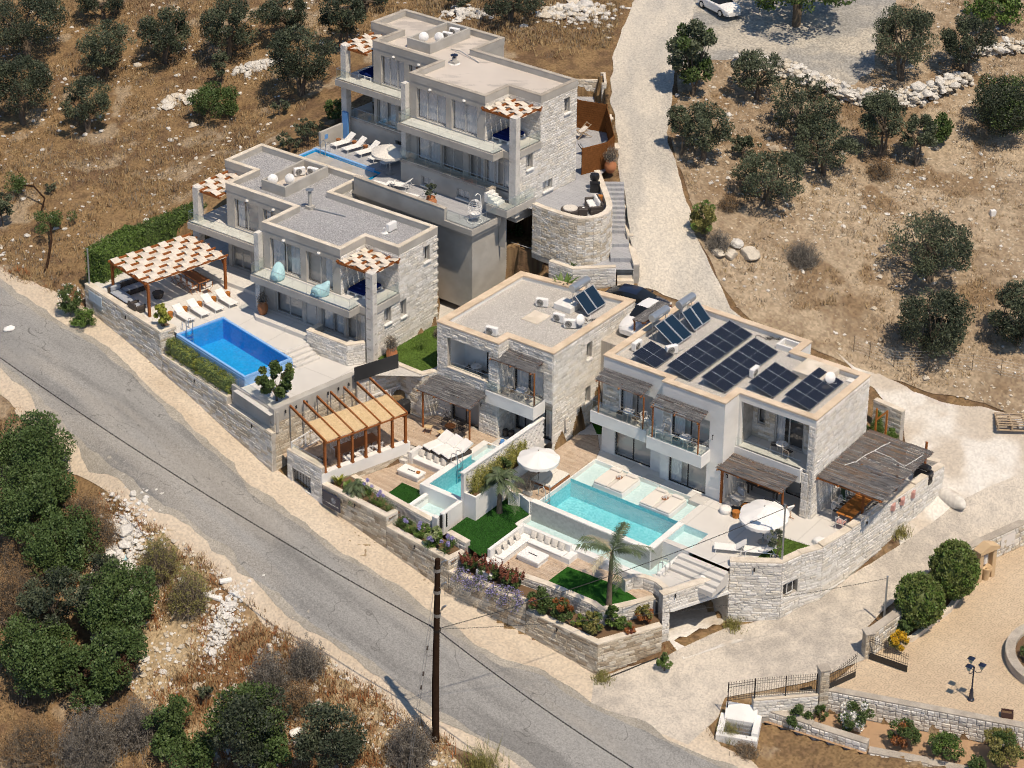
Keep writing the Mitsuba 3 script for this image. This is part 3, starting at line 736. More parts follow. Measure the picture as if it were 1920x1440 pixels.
obj('road_edge',drape(wobble(list(sg.Polygon(ROAD).buffer(.25).exterior.coords)[:-1],.5,.5,7),.026,.5), 'm_worn_edge',smooth=True,kind='structure',label='worn dusty edge of the asphalt')
obj('road',drape(wobble(list(sg.Polygon(ROAD).buffer(-.25).exterior.coords)[:-1],.38,.45,8),.034,.5), 'm_asphalt',smooth=True,kind='structure',label='grey asphalt road running past the walled villas')
obj('dirt_road',drape(wobble(DIRT,.35,.6,9),.012,.5), 'm_dirt_road',smooth=True,kind='structure',label='pale unpaved road beside the upper villa')
obj('gravel_yard',drape(wobble(LOT,.5,.6,10),.02,.5), 'm_gravel_lot',smooth=True,kind='structure',label='grey gravel yard among the olive trees')
obj('white_ground',drape(wobble(WHITE_GROUND,.4,.6,11),.014,.5), 'm_white_soil',smooth=True,kind='structure',label='bare white ground beside the right-hand villa')
# the villas
def pl(F,a,b):
 return F.w(np.array([a,b,0.0]))
def stones_on(parent,F,p,q,z0,z1,mats,holes=(),**k):
 return stone_wall(parent,pl(F,*p),pl(F,*q),z0 + F.o[2],z1 + F.o[2],mats,[(h[0],h[1],h[2] + F.o[2],h[3] + F.o[2]) for h in holes],**k)
def core(parent,F,poly,t,z0,z1,mat='m_dark_interior',name='interior'):
 obj(name,MB().prism(F,inset_poly(poly,t),z0,z1),mat,parent)
def canvas_pergola(F,a0,a1,b0,b1,z,posts,label,along='a',n=6,strip=.5,beam=.12,cat='pergola',post_h=2.4,braces=False):
 """timber frame woven with canvas strips"""
 t = thing('canvas_pergola',label,cat)
 m = MB()
 for b in (b0 + .1,b1 - .1): m.beam(F,(a0,b,z - .16),(a1,b,z - .16),.12,.16)
 obj('beam',m, 'm_pergola_wood',t)
 L = (b1 - b0) if along == 'a' else (a1 - a0)
 nr = max(4,int(round((a1 - a0) / .62)))
 xs = np.linspace(a0 + .08,a1 - .08,nr)
 for x in xs:
  obj('rafter',MB().box(F,x - .04,x + .04,b0 - .12,b1 + .12,z - .075,z + .05), 'm_pergola_wood',t)
 for (a,b) in posts:
  p = obj('post',MB().box(F,a - .08,a + .08,b - .08,b + .08,z - post_h,z - .24), 'm_pergola_wood',t)
  if braces:
   for s in (-1,1):
    if a0 + .2 < a + s * .5 < a1 - .2: obj('brace',MB().beam(F,(a,b,z - .8),(a + s * .5,b,z - .27),.07,.09), 'm_pergola_wood',t)
 ns = max(3,int(round((b1 - b0) / strip)))
 w = (b1 - b0 - .1) / ns
 for k in range(ns):
  bb = b0 + .05 + k * w
  u = np.linspace(a0 - .02,a1 + .02,nr * 8)
  ph = (u - xs[0]) / (xs[1] - xs[0]) * math.pi + (k % 2) * math.pi
  h = z + .012 + .085 * np.cos(ph) - .02 * np.sin(ph * 2) ** 2
  P = np.stack([np.stack([u,np.full_like(u,bb + g * (w - .035) + .012 * np.sin(u * 3 + k)),h - .02 * math.sin(g * math.pi)],1) for g in (0.0,.5,1.0)])
  obj('canvas_strip',MB().sheet(F.w(P)), 'm_canvas',t,smooth=True)
 return t
def reed_roof(F,a0,a1,b0,b1,zf,zb,posts,label,along='a',cat='pergola',name='reed_pergola',brown=0.0,beams=True,zpost=0.0,seed=1,fringe=.12):
 """a timber frame under brushwood; zf at b0, zb at b1; reeds run along a"""
 rng = np.random.default_rng(seed)
 t = thing(name,label,cat)
 zz = lambda b: zf + (zb - zf) * (b - b0) / (b1 - b0)
 for (a,b,r) in posts:
  obj('post',MB().tube([[a,b,zpost],[a,b,zz(b) - .12]],r,8,F), 'm_pergola_wood',t,smooth=60)
 if beams:
  for b in (b0 + .14,b1 - .1): obj('beam',MB().tube([[a0 + .02,b,zz(b) - .09],[a1 - .02,b,zz(b) - .09]],.055,8,F), 'm_pergola_wood',t,smooth=60)
  for a in np.linspace(a0 + .08,a1 - .08,max(2,int((a1 - a0) / 1.2) + 1)):
   obj('rafter',MB().tube([[a,b0 - .08,zz(b0 - .08) - .03],[a,b1,zz(b1) - .03]],.045,8,F), 'm_pergola_wood',t,smooth=60)
 mats = {'m_reed': MB(), 'm_reed_pale': MB(), 'm_reed_brown': MB()}
 nb = int((b1 - b0) / .032)
 for i in range(nb * 2):
  b = rng.uniform(b0,b1)
  a = a0 - rng.uniform(-.05,fringe);
  while a < a1:
   l = rng.uniform(.7,1.9); e = min(a + l,a1 + rng.uniform(-.04,fringe))
   m = 'm_reed_brown' if rng.random() < brown * (1.4 - (a - a0) / (a1 - a0)) else ('m_reed_pale' if rng.random() < .16 else 'm_reed')
   zc = zz(b) + rng.uniform(.0,.055)
   mats[m].tube([[a,b,zc],[e,b + rng.uniform(-.03,.03),zc + rng.uniform(-.02,.02)]],rng.uniform(.010,.021),3,F,cap=False)
   a += l * .93
 for m,mb in mats.items():
  if mb.n: obj('brushwood',mb,m,t,kind='stuff')
 return t
TWIN = [(0,0),(6.72,0),(6.72,2.5),(9.5,2.5),(9.5,6.43),(.4,6.43),(.4,9.65),(-9.1,9.65),(-9.1,5.97),(-6.3,5.97),(-6.3,3.12),(0,3.12)]
TWIN_LOW = [(0,0),(9.5,0),(9.5,6.43),(.4,6.43),(.4,9.65),(-9.1,9.65),(-9.1,5.97),(-6.3,5.97),(-6.3,3.12),(0,3.12)]
def twin_villa(F,upper,label):
 """the two grey villas share one plan; upper: the one with a basement storey, on the higher terrace"""
 h = thing('villa',label, 'house')
 zlow = -.9 if upper else -.1
 up_holes = {0: [(.6,3.28,3.85,6.05),(3.78,6.05,3.85,6.03)],10: [(.72,2.95,3.85,6.03),(3.4,4.9,3.85,6.0)],3: [(2.5,3.13,4.95,6.0)]}
 mb = wall_ring(MB(),F,TWIN,.28,3.4,6.46,up_holes)
 obj('upper_wall',mb, 'm_grey_plaster',h)
 obj('parapet',ring_prism(MB(),F,TWIN,.035,.26,6.46,6.97), 'm_grey_plaster',h)
 obj('coping',ring_prism(MB(),F,TWIN,.05,.28,6.97,7.02), 'm_coping_concrete' if upper else 'm_coping_cream',h)
 obj('roof',MB().prism(F,inset_poly(TWIN,.2),6.2,6.56), 'm_roof_membrane' if upper else 'm_grey_gravel',h)
 core(h,F,TWIN,.62,3.4,6.2)
 low_holes = {0: [(.6,2.75,.78,2.95),(2.9,4.8,.78,2.95),(5.3,6.6,.78,2.95),(6.75,9.0,.78,2.95)] if upper else [(.95,3.32,.78,2.9),(3.62,4.72,.78,2.85),(5.0,6.9,.78,2.85),(7.1,8.7,.78,2.85)],
     1: [(.95 + .05,1.65,2.1,3.15),(2.6,3.18,1.95,3.05)] if not upper else [(1.0,1.66,2.12,3.15)],8: [(.3,2.1,.78,2.9),(2.4,4.1,.78,2.9),(4.3,6.0,.78,2.9)]}
 obj('lower_wall',wall_ring(MB(),F,TWIN_LOW,.28,.7,3.25,low_holes), 'm_grey_plaster',h)
 core(h,F,TWIN_LOW,.62,.75,3.2)
 obj('floor_slab',MB().prism(F,inset_poly(TWIN_LOW,.03),3.25,3.4), 'm_grey_plaster',h)
 if upper:
  base = [(-.3,-.65),(7.7,-.65),(7.7,.0),(9.5,0),(9.5,6.43),(.4,6.43),(.4,9.65),(-9.1,9.65),(-9.1,2.75),(-.3,2.75)]
  bh = {0: [(1.9,3.0,-.65,.02),(5.1,6.2,-.65,.02)],3: [(2.8,3.82,-.08,.6)],8: [(5.2,6.4,-.55,.1)]}
  obj('basement_wall',wall_ring(MB(),F,base,.28,-1.4,.56,bh), 'm_grey_plaster',h)
  core(h,F,base,.7,-1.3,.5)
  obj('terrace_slab',MB().prism(F,[(-.36,-.72),(7.76,-.72),(7.76,0),(0,0),(0,3.0),(-6.3,3.1),(-9.1,5.9),(-9.16,2.68),(-.36,2.68)],.56,.74), 'm_coping_concrete',h)
  window(h,F, 'b',-.65,1.6,2.7,-.65,.02,-1,2, 'm_grey_frame',.1,2)
  window(h,F, 'b',-.65,4.8,5.9,-.65,.02,-1,2, 'm_grey_frame',.1,2)
  window(h,F, 'a',9.5,2.8,3.82,-.08,.6,1,2, 'm_grey_frame',.12,2)
  window(h,F, 'b',2.75,-6.7,-5.5,-.55,.1,-1,2, 'm_grey_frame',.12,0)
  glass_rail(h,F,[(-.3,2.7),(-.3,-.66),(7.7,-.66)],.74,1.5)
  glass_rail(h,F,[(-9.05,2.75),(-.4,2.75)],.74,1.5)
  obj('window_sill',MB().rbox(F,1.55,2.75,-.76,-.6,-.74,-.65,.01).rbox(F,4.75,5.95,-.76,-.6,-.74,-.65,.01), 'm_white_plaster',h)
 else:
  obj('plinth',MB().prism(F,inset_poly(TWIN_LOW,-.02),-.4,.7), 'm_grey_plaster',h)
 window(h,F, 'b',0,.6,3.28,3.85,6.05,-1,3 if upper else 2, 'm_grey_frame',.14,2 if upper else 3)
 window(h,F, 'b',0,3.78,6.05,3.85,6.03,-1,2, 'm_grey_frame',.14,2 if upper else 4)
 window(h,F, 'b',3.12,-5.58,-3.35,3.85,6.03,-1,3 if upper else 2, 'm_grey_frame',.14,2 if upper else 1)
 window(h,F, 'b',3.12,-2.9,-1.4,3.85,6.0,-1,1, 'm_grey_frame',.14,1)
 window(h,F, 'a',9.5,5.0,5.63,4.95,6.0,1,2, 'm_grey_frame',.2,2,fw=.045)
 if upper:
  for i,(s0,s1,p) in enumerate([(.6,2.75,2),(2.9,4.8,2),(5.3,6.6,2),(6.75,9.0,3)]): window(h,F, 'b',0,s0,s1,.78,2.95,-1,p, 'm_grey_frame',.14,(2,0,4,3)[i])
  window(h,F, 'a',9.5,1.0,1.66,2.12,3.15,1,2, 'm_grey_frame',.2,2,fw=.045)
  stairs = None
 else:
  window(h,F, 'b',0,.95,3.32,.78,2.9,-1,2, 'm_grey_frame',.14,0)
  window(h,F, 'b',0,5.0,6.9,.78,2.85,-1,2, 'm_grey_frame',.14,3); window(h,F, 'b',0,7.1,8.7,.78,2.85,-1,2, 'm_grey_frame',.14,4)
  d = obj('door',MB().box(F,3.66,4.68,.08,.14,.8,2.83), 'm_grey_frame',h)
  obj('handle',MB().tube([[4.5,.05,1.3],[4.5,.05,2.3]],.02,6,F), 'm_steel',d)
  obj('frame',MB().box(F,3.62,3.66,.02,.2,.78,2.87).box(F,4.68,4.72,.02,.2,.78,2.87).box(F,3.62,4.72,.02,.2,2.83,2.88), 'm_grey_frame',d)
  window(h,F, 'a',9.5,1.0,1.65,2.1,3.15,1,2, 'm_grey_frame',.2,2,fw=.045); window(h,F, 'a',9.5,2.6,3.18,1.95,3.05,1,2, 'm_grey_frame',.2,2,fw=.045)
 for s0,s1 in ((-6.0,-4.2),(-3.9,-2.2),(-2.0,-.3)): window(h,F, 'b',3.12,s0,s1,.78,2.9,-1,2, 'm_grey_frame',.14,3 if upper else 0)
 sills = [(5.0,5.63,4.95)] + ([(1.0,1.66,2.12),(2.8,3.82,-.08)] if upper else [(1.0,1.65,2.1),(2.6,3.18,1.95)])
 for (b0,b1,z) in sills: obj('window_sill',MB().rbox(F,9.42,9.66,b0 - .06,b1 + .06,z - .12,z,.02), 'm_white_plaster',h)
 m = MB().prism(F,[(.1,-1.42),(8.65,-1.42),(8.65,-.42),(9.2,-.42),(9.2,-.1),(9.62,-.1),(9.62,2.48),(6.74,2.48),(6.74,-.02),(.1,-.02)],3.27,3.74)
 m.prism(F,[(-8.95,1.88),(-.45,1.88),(-.45,3.1),(-6.32,3.1),(-6.32,5.95),(-8.95,5.95)],3.27,3.74)
 obj('balcony',m, 'm_grey_plaster',h)
 m = MB().prism(F,[(.3,-1.22),(8.45,-1.22),(8.45,-.3),(9.4,-.1),(9.4,2.45),(6.76,2.45),(6.76,-.05),(.3,-.05)],3.74,3.775)
 m.prism(F,[(-8.75,2.08),(-.5,2.08),(-.5,3.08),(-6.35,3.08),(-6.35,5.9),(-8.75,5.9)],3.74,3.775)
 obj('balcony_paving',m, 'm_pale_concrete',h)
 glass_rail(h,F,[(.16,-.1),(.16,-1.34),(8.58,-1.34),(8.58,-.45)],3.76,4.55)
 glass_rail(h,F,[(9.52,.12),(9.52,2.45)],3.76,4.55)
 glass_rail(h,F,[(-8.88,2.9),(-8.88,1.96),(-.5,1.96)],3.76,4.55)
 for (a0,a1,b0,b1) in ((-.44,-.04,-.42,.1),(9.22,9.78,-.46,-.02),(-8.8,-8.3,2.35,2.85)):
  obj('pillar',MB().box(F,a0,a1,b0,b1,(-.85 if upper else -.3),6.28), 'm_stone_white2',h)
 if not upper:
  k = 0
  for z in np.arange(.15,6.1,.36):
   obj('pillar_slot',MB().box(F,9.50 if k % 2 else 9.3,9.792 if k % 2 else 9.6,-.475 if k % 2 == 0 else -.3,-.35 if k % 2 == 0 else -.1,z,z + .1), 'm_mortar',h); k += 1
 rh = [(5.0 + .1,5.73,4.83,6.02)]
 holes = [(b0 + .1 - .02,b1 + .1 + .04,z - .13,zt) for (b0,b1,z),zt in zip(sills,([6.02,3.17,.62] if upper else [6.02,3.17,3.07]))]
 stones_on(h,F,(9.5,-.1),(9.5,6.43),zlow,3.26,WHITE,holes[1:],seed=1 + upper,keep=150)
 stones_on(h,F,(9.5,2.5),(9.5,6.43),3.26,6.45,WHITE,[(2.5,3.15,4.83,6.02)],seed=3 + upper,keep=150)
 stones_on(h,F,(6.72,2.5),(9.5,2.5),3.78,6.45,WHITE,seed=5 + upper,keep=110)
 stones_on(h,F,(6.72,0),(6.72,2.5),3.78,6.45,WHITE,seed=7 + upper,keep=60)
 if not upper:
  for i,z in enumerate(np.arange(.3,6.3,.3)):
   if i % 2: obj('corner_stone',MB().rbox(F,9.5,9.6,6.0,6.46,z,z + .2,.02), 'm_stone_white3',h)
  stones_on(h,F,(.4,6.43),(.4,9.65),4.6,6.45,WHITE,seed=9,keep=40)
 m = ring_prism(MB(),F,[(-4.3,4.5),(-2.1,4.5),(-2.2,9.0),(-4.4,8.95)],0,.16,6.56,7.3)
 obj('roof_enclosure',m, 'm_grey_plaster',h)
 obj('enclosure_floor',MB().prism(F,[(-4.2,4.6),(-2.2,4.6),(-2.3,8.9),(-4.3,8.85)],6.57,6.62), 'm_roof_membrane',h)
 c = obj('chimney',MB().tube([[.4,4.2,6.56],[.4,4.2,7.75 if not upper else 7.0]],.13 if not upper else .17,10,F).box(F,.15,.65,3.95,4.45,6.56,6.78), 'm_grey_plaster',h,smooth=40)
 obj('chimney_cap',MB().lathe(F,.4,4.2,[(.08,7.75 if not upper else 7.0),(.1,7.86 if not upper else 7.12),(.27,7.9 if not upper else 7.17),(.27,7.95 if not upper else 7.22),(.02,8.02 if not upper else 7.32)],12), 'm_navy_paint' if upper else 'm_galvanized',c)
 obj('conduit',MB().tube([[-1.0,4.0,6.62],[3.2,4.6,6.62]] if not upper else [[-1.6,6.2,6.6],[-.6,6.0,6.75],[1.6,5.4,6.6]],.03,6,F), 'm_galvanized',h)
 for (a,b,z) in ((1.9,-.07,6.2),(4.95,-.07,6.2),(-4.3,3.05,6.2),(-1.9,3.05,6.2)):
  obj('wall_lamp',MB().lathe(F,a,b,[(.02,z + .1),(.1,z + .09),(.12,z),(.02,z - .04)],10), 'm_white_paint',h,smooth=50)
 return h
villa_b = twin_villa(FB,False, 'grey and stone villa with a grey gravel roof, beside the blue pool near the road')
villa_a = twin_villa(FA,True, 'uppermost grey and stone villa with a pinkish flat roof and three storeys')
canvas_pergola(FB,6.5,9.62,-.1,2.45,6.18,[], 'woven canvas pergola over the balcony of the grey-gravel-roofed villa above a blue bed',strip=.55)
canvas_pergola(FB,-9.0,-6.4,2.5,5.9,6.18,[], 'woven canvas pergola over the rear balcony of the grey-gravel-roofed villa',strip=.55)
canvas_pergola(FA,6.5,9.62,-.1,2.45,6.18,[], 'woven canvas pergola over the corner balcony of the uppermost villa',strip=.55)
canvas_pergola(FA,-9.0,-6.4,2.5,5.9,6.18,[], 'woven canvas pergola over the far left balcony of the uppermost villa',strip=.55)
# ---- the stone villa in the middle
CP = [(0,0),(4.83,0),(4.83,1.05),(8.25,1.05),(8.25,10.05),(0,8.87)]
def stone_villa():
 F = FC
 h = thing('villa', 'white stone villa with one solar heater, in the middle of the group', 'house')
 obj('upper_wall',wall_ring(MB(),F,CP,.3,2.9,6.5,{0: [(.85,4.08,3.72,5.78)],2: [(.44,2.7,3.15,5.05)],3: [(3.6,4.15,4.65,5.75)]}), 'm_mortar',h)
 CL = [(0,0),(4.83,0),(4.83,1.6),(8.25,1.6),(8.25,10.05),(0,8.87)]
 obj('lower_wall',wall_ring(MB(),F,CL,.3,-1.0,2.9,{0: [(1.1,3.32,.02,2.25)],2: [(.15,1.6,.02,2.2),(1.8,3.0,.02,2.2)],3: [(3.0,3.55,1.5,2.65)]}), 'm_mortar',h)
 core(h,F,CL,.8,-.9,2.7)
 obj('upper_interior',MB().prism(F,[(.6,2.2),(4.0,2.2),(4.0,3.0),(7.4,3.0),(7.4,9.0),(.6,8.0)],3.1,6.0), 'm_dark_interior',h)
 obj('floor_slab',MB().prism(F,[(.1,.1),(4.7,.1),(4.7,1.3),(8.1,1.3),(8.1,9.8),(.1,8.7)],2.9,3.1), 'm_white_plaster',h)
 obj('roof',MB().prism(F,inset_poly(CP,.2),5.95,6.3), 'm_beige_gravel',h)
 obj('parapet',ring_prism(MB(),F,CP,.0,.42,6.5,6.58), 'm_white_plaster',h)
 obj('inner_parapet',ring_prism(MB(),F,inset_poly(CP,.3),.0,.12,6.3,6.5), 'm_white_plaster',h)
 obj('coping',ring_prism(MB(),F,CP,.05,.48,6.58,6.68), 'm_coping_peach',h)
 m = MB().box(F,.6,.84,.31,2.1,3.1,5.95).box(F,4.09,4.4,.31,2.1,3.1,5.95).box(F,.84,2.62,1.75,1.95,3.1,5.95).box(F,2.62,4.09,1.75,1.95,5.3,5.95)
 obj('loggia_wall',m, 'm_white_plaster',h)
 obj('loggia_ceiling',MB().box(F,.6,4.4,.31,2.1,5.8,5.94), 'm_white_plaster',h)
 window(h,F, 'b',1.75,2.62,4.09,3.1,5.3,-1,2, 'm_black_frame',.02,0, 'sliding_door',back_d=.3)
 obj('sill',MB().rbox(F,.8,4.12,-.07,.32,3.66,3.74,.02), 'm_coping_cream',h)
 glass_rail(h,F,[(.9,.12),(4.04,.12)],3.74,4.1)
 window(h,F, 'b',0,1.1,3.32,.02,2.25,-1,2, 'm_black_frame',.16,0, 'sliding_door',fw=.07)
 window(h,F, 'b',1.05,5.27,7.53,3.15,5.05,-1,2, 'm_black_frame',.14,3, 'sliding_door',fw=.07)
 window(h,F, 'b',1.6,4.98,6.43,.02,2.2,-1,2, 'm_black_frame',.14,0, 'sliding_door',fw=.07)
 window(h,F, 'b',1.6,6.63,7.83,.02,2.2,-1,2, 'm_black_frame',.14,4, 'sliding_door',fw=.07)
 window(h,F, 'a',8.25,4.65,5.2,4.65,5.75,1,1, 'm_grey_frame',.22,2,fw=.04)
 window(h,F, 'a',8.25,4.6,5.15,1.5,2.65,1,1, 'm_grey_frame',.22,2,fw=.04)
 for b0,b1,z in ((4.65,5.2,4.65),(4.6,5.15,1.5)):
  obj('window_sill',MB().rbox(F,8.1,8.36,b0 - .03,b1 + .03,z - .16,z,.02), 'm_white_plaster',h)
 b = obj('balcony',MB().box(F,4.0,7.7,-.22,-.08,2.38,3.22).box(F,7.56,7.7,-.08,1.04,2.38,3.22).box(F,4.0,4.14,-.08,-.002,2.38,3.22).box(F,4.14,7.56,-.08,1.04,2.72,3.02).box(F,4.14,4.83,-.08,-.002,2.4,2.7), 'm_white_plaster',h)
 glass_rail(b,F,[(4.06,-.14),(7.63,-.14),(7.63,.95)],3.24,3.95)
 obj('balcony_paving',MB().box(F,4.16,7.54,-.06,1.02,3.02,3.06), 'm_light_paving',h)
 stones_on(h,F,(0,0),(4.83,0),-.75,6.5,WHITE,[(.83,4.1,3.66,5.8),(1.06,3.36,-.2,2.28)],seed=21,depth=.06)
 stones_on(h,F,(4.83,0),(4.83,1.05),3.1,6.5,WHITE,seed=22,keep=40)
 stones_on(h,F,(4.83,0),(4.83,1.6),-.1,2.4,WHITE,seed=23,keep=40)
 stones_on(h,F,(4.83,1.05),(8.25,1.05),3.1,6.5,WHITE,[(.4,2.74,3.0,5.08)],seed=24,keep=120,depth=.06)
 stones_on(h,F,(4.83,1.6),(8.25,1.6),0,2.5,WHITE,[(.12,3.03,-.2,2.25)],seed=26,keep=20)
 stones_on(h,F,(8.25,1.05),(8.25,10.05),-1,6.5,WHITE,[(3.57,4.18,4.47,5.78),(3.52,4.13,1.33,2.68)],seed=25,depth=.06)
 lamp = obj('wall_shower',MB().tube([[8.33,2.3,.5],[8.36,2.3,1.6],[8.4,2.3,1.75],[8.55,2.3,1.85],[8.72,2.3,1.78],[8.75,2.3,1.6]],.025,6,F), 'm_steel',h)
 obj('shower_head',MB().lathe(F,8.75,2.3,[(.02,1.62),(.1,1.56),(.1,1.54),(.01,1.54)],10), 'm_steel',lamp)
 for (a,z) in ((3.6,2.1),): obj('wall_lamp',MB().tube([[a,-.08,z],[a,-.16,z],[a,-.16,z - .2]],.035,6,F), 'm_black_metal',h)
 obj('roof_hatch',MB().box(F,3.62,4.85,4.0,5.5,6.3,6.34), 'm_coping_cream',h)
 obj('roof_housing',MB().rbox(F,4.4,5.75,6.42,7.5,6.3,6.72,.02), 'm_white_plaster',h)
 return h
villa_c = stone_villa()
reed_roof(FC,4.3,7.55,-.2,1.0,5.55,5.86,[(4.65,.02,.05),(7.58,.02,.05)], 'small reed roof on round posts over the balcony of the middle stone villa',zpost=3.22,seed=2)
reed_roof(FC,-.1,4.05,-1.95,-.06,2.62,2.9,[(.28,-1.8,.06),(4.0,-1.8,.06)], 'reed roof over the garden door of the middle stone villa',zpost=0.0,seed=3)
# ---- the white villa with the solar roof
DP = [(0,0),(4.6,0),(4.6,-.5),(8.93,-.5),(8.93,1.1),(14.08,1.1),(14.08,7.67),(9.2,7.67),(9.2,9.3),(0,9.3)]
def solar_villa():
 F = FD
 h = thing('villa', 'white villa with black solar panels covering its roof', 'house')
 obj('upper_wall',wall_ring(MB(),F,DP,.3,2.9,6.45,{0: [(1.28,3.66,3.25,4.95)],2: [(.7,3.35,3.25,5.1)],4: [(.16,4.7,2.9,6.1)]}), 'm_white_plaster',h)
 DL = [(0,0),(4.6,0),(4.6,-.5),(8.93,-.5),(8.93,2.6),(14.08,2.6),(14.08,7.67),(9.2,7.67),(9.2,9.3),(0,9.3)]
 obj('lower_wall',wall_ring(MB(),F,DL,.3,-.6,2.9,{0: [(.95,3.6,.02,2.2)],2: [(.6,3.25,.02,2.2)],4: [(.4,2.2,.02,2.1),(2.6,4.6,.02,2.1)],5: [(1.2,2.4,.4,2.1)]}), 'm_white_plaster',h)
 core(h,F,DL,.8,-.5,2.75)
 obj('upper_interior',MB().prism(F,[(.7,.8),(8.2,.8),(8.2,3.6),(13.3,3.6),(13.3,6.9),(8.4,6.9),(8.4,8.5),(.7,8.5)],3.1,5.9), 'm_dark_interior',h)
 obj('floor_slab',MB().prism(F,[(.1,.1),(4.7,.1),(4.7,-.4),(8.8,-.4),(8.8,1.2),(13.95,1.2),(13.95,7.5),(9.0,7.5),(9.0,9.1),(.1,9.1)],2.9,3.1), 'm_white_plaster',h)
 obj('roof',MB().prism(F,inset_poly(DP,.2),6.0,6.28), 'm_beige_gravel',h)
 obj('inner_parapet',ring_prism(MB(),F,inset_poly(DP,.3),.0,.06,6.28,6.5), 'm_white_plaster',h)
 obj('parapet',ring_prism(MB(),F,DP,.0,.4,6.45,6.58), 'm_white_plaster',h)
 obj('coping',ring_prism(MB(),F,DP,.05,.44,6.58,6.67), 'm_coping_peach',h)
 obj('recess_wall',MB().box(F,8.94,9.09,1.41,2.6,3.1,6.0).box(F,13.62,13.78,1.41,2.6,3.1,6.0).box(F,9.09,13.62,2.6,2.8,3.1,3.12).box(F,9.09,9.4,2.6,2.8,3.12,6.0).box(F,9.4,9.92,2.6,2.8,3.12,4.1).box(F,9.4,9.92,2.6,2.8,5.15,6.0).box(F,9.92,10.6,2.6,2.8,3.12,6.0).box(F,10.6,12.55,2.6,2.8,5.2,6.0).box(F,12.55,13.62,2.6,2.8,3.12,6.0), 'm_mortar',h)
 obj('recess_ceiling',MB().box(F,9.09,13.62,1.41,2.6,5.9,5.98), 'm_white_plaster',h)
 obj('terrace_paving',MB().box(F,8.95,13.75,1.1,2.59,3.1,3.14), 'm_light_paving',h)
 window(h,F, 'b',2.6,9.4,9.92,4.1,5.15,-1,1, 'm_grey_frame',.1,0)
 window(h,F, 'b',2.6,10.6,12.55,3.14,5.2,-1,2, 'm_grey_frame',.04,1, 'sliding_door',fw=.08,back='m_mid_interior')
 stones_on(h,F,(8.95,2.6),(13.62,2.6),3.14,5.9,MIXED,[(.43,.99,3.95,5.17),(1.63,3.62,3.0,5.22)],seed=31,keep=120,depth=.03)
 b = obj('balcony',MB().box(F,8.45,13.4,.82,.95,2.3,3.16).box(F,13.27,13.4,.95,1.09,2.3,3.16).box(F,8.95,13.27,.95,1.09,2.3,3.1), 'm_white_plaster',h)
 glass_rail(b,F,[(8.97,.89),(13.34,.89)],3.18,3.75)
 for (a0,a1,b0,b1) in ((-.2,3.86,-1.05,-.002),(4.2,8.06,-1.5,-.502)):
  b = obj('balcony',MB().box(F,a0,a1,b0,b0 + .13,2.42,3.22).box(F,a0,a0 + .13,b0 + .13,b1,2.42,3.22).box(F,a1 - .13,a1,b0 + .13,b1,2.42,3.22).box(F,a0 + .13,a1 - .13,b0 + .13,b1,2.7,3.02), 'm_white_plaster',h)
  glass_rail(b,F,[(a0 + .07,b1 - .05),(a0 + .07,b0 + .07),(a1 - .07,b0 + .07),(a1 - .07,b1 - .05)],3.24,3.95)
  obj('balcony_paving',MB().box(F,a0 + .14,a1 - .14,b0 + .14,b1,3.02,3.06), 'm_light_paving',h)
 window(h,F, 'b',0,1.28,3.66,3.25,4.95,-1,2, 'm_black_frame',.12,1, 'sliding_door',fw=.07)
 window(h,F, 'b',-.5,5.3,7.95,3.25,5.1,-1,2, 'm_black_frame',.12,1, 'sliding_door',fw=.07)
 window(h,F, 'b',0,.95,3.6,.02,2.2,-1,2, 'm_black_frame',.12,0, 'sliding_door',fw=.07)
 window(h,F, 'b',-.5,5.2,7.85,.02,2.2,-1,2, 'm_black_frame',.12,1, 'sliding_door',fw=.07)
 window(h,F, 'b',2.6,9.33,11.13,.02,2.1,-1,2, 'm_black_frame',.1,0, 'sliding_door'); window(h,F, 'b',2.6,11.53,13.53,.02,2.1,-1,2, 'm_black_frame',.1,0, 'sliding_door')
 window(h,F, 'a',14.08,3.8,5.0,.4,2.1,1,2, 'm_grey_frame',.2,0,fw=.05)
 stones_on(h,F,(14.08,1.1),(14.08,7.67),-.2,6.45,WHITE,[(2.68,3.92,.36,2.14)],seed=32,depth=.06)
 stones_on(h,F,(13.66,1.1),(14.08,1.1),-.1,6.1,WHITE,seed=33,keep=70,lmax=.42)
 stones_on(h,F,(.02,0),(1.2,0),3.25,5.4,MIXED,seed=34,keep=30,depth=.03)
 stones_on(h,F,(4.7,-.5),(5.24,-.5),3.25,5.4,MIXED,seed=35,keep=20,depth=.03)
 p = MB().add(F.w(np.array([[13.36,.98,-.1],[13.86,.98,-.1],[13.86,1.75,-.1],[13.36,1.75,-.1],[13.62,1.04,3.0],[13.86,1.04,3.0],[13.86,1.4,3.0],[13.62,1.4,3.0]])),[[0,3,2,1],[4,5,6,7],[0,1,5,4],[1,2,6,5],[2,3,7,6],[3,0,4,7]])
 obj('corner_pier',p, 'm_mortar',h)
 stones_on(h,F,(13.42,.97),(13.86,.97),-.1,3.0,WHITE,seed=36,keep=30,depth=.03,lmax=.4)
 obj('skylight',ring_prism(MB(),F,[(7.6,7.75),(9.0,7.75),(9.0,8.75),(7.6,8.75)],0,.14,6.28,6.62), 'm_white_plaster',h)
 obj('roof_housing',MB().rbox(F,10.1,12.3,5.3,7.2,6.28,6.72,.02), 'm_coping_cream',h)
 obj('loose_slab',MB().rbox(F,13.0,13.5,6.7,7.2,6.28,6.36,.02), 'm_white_plaster',h)
 obj('wall_lamp',MB().tube([[8.25,-.58,4.3],[8.25,-.66,4.3],[8.25,-.66,4.05]],.04,6,F), 'm_black_metal',h)
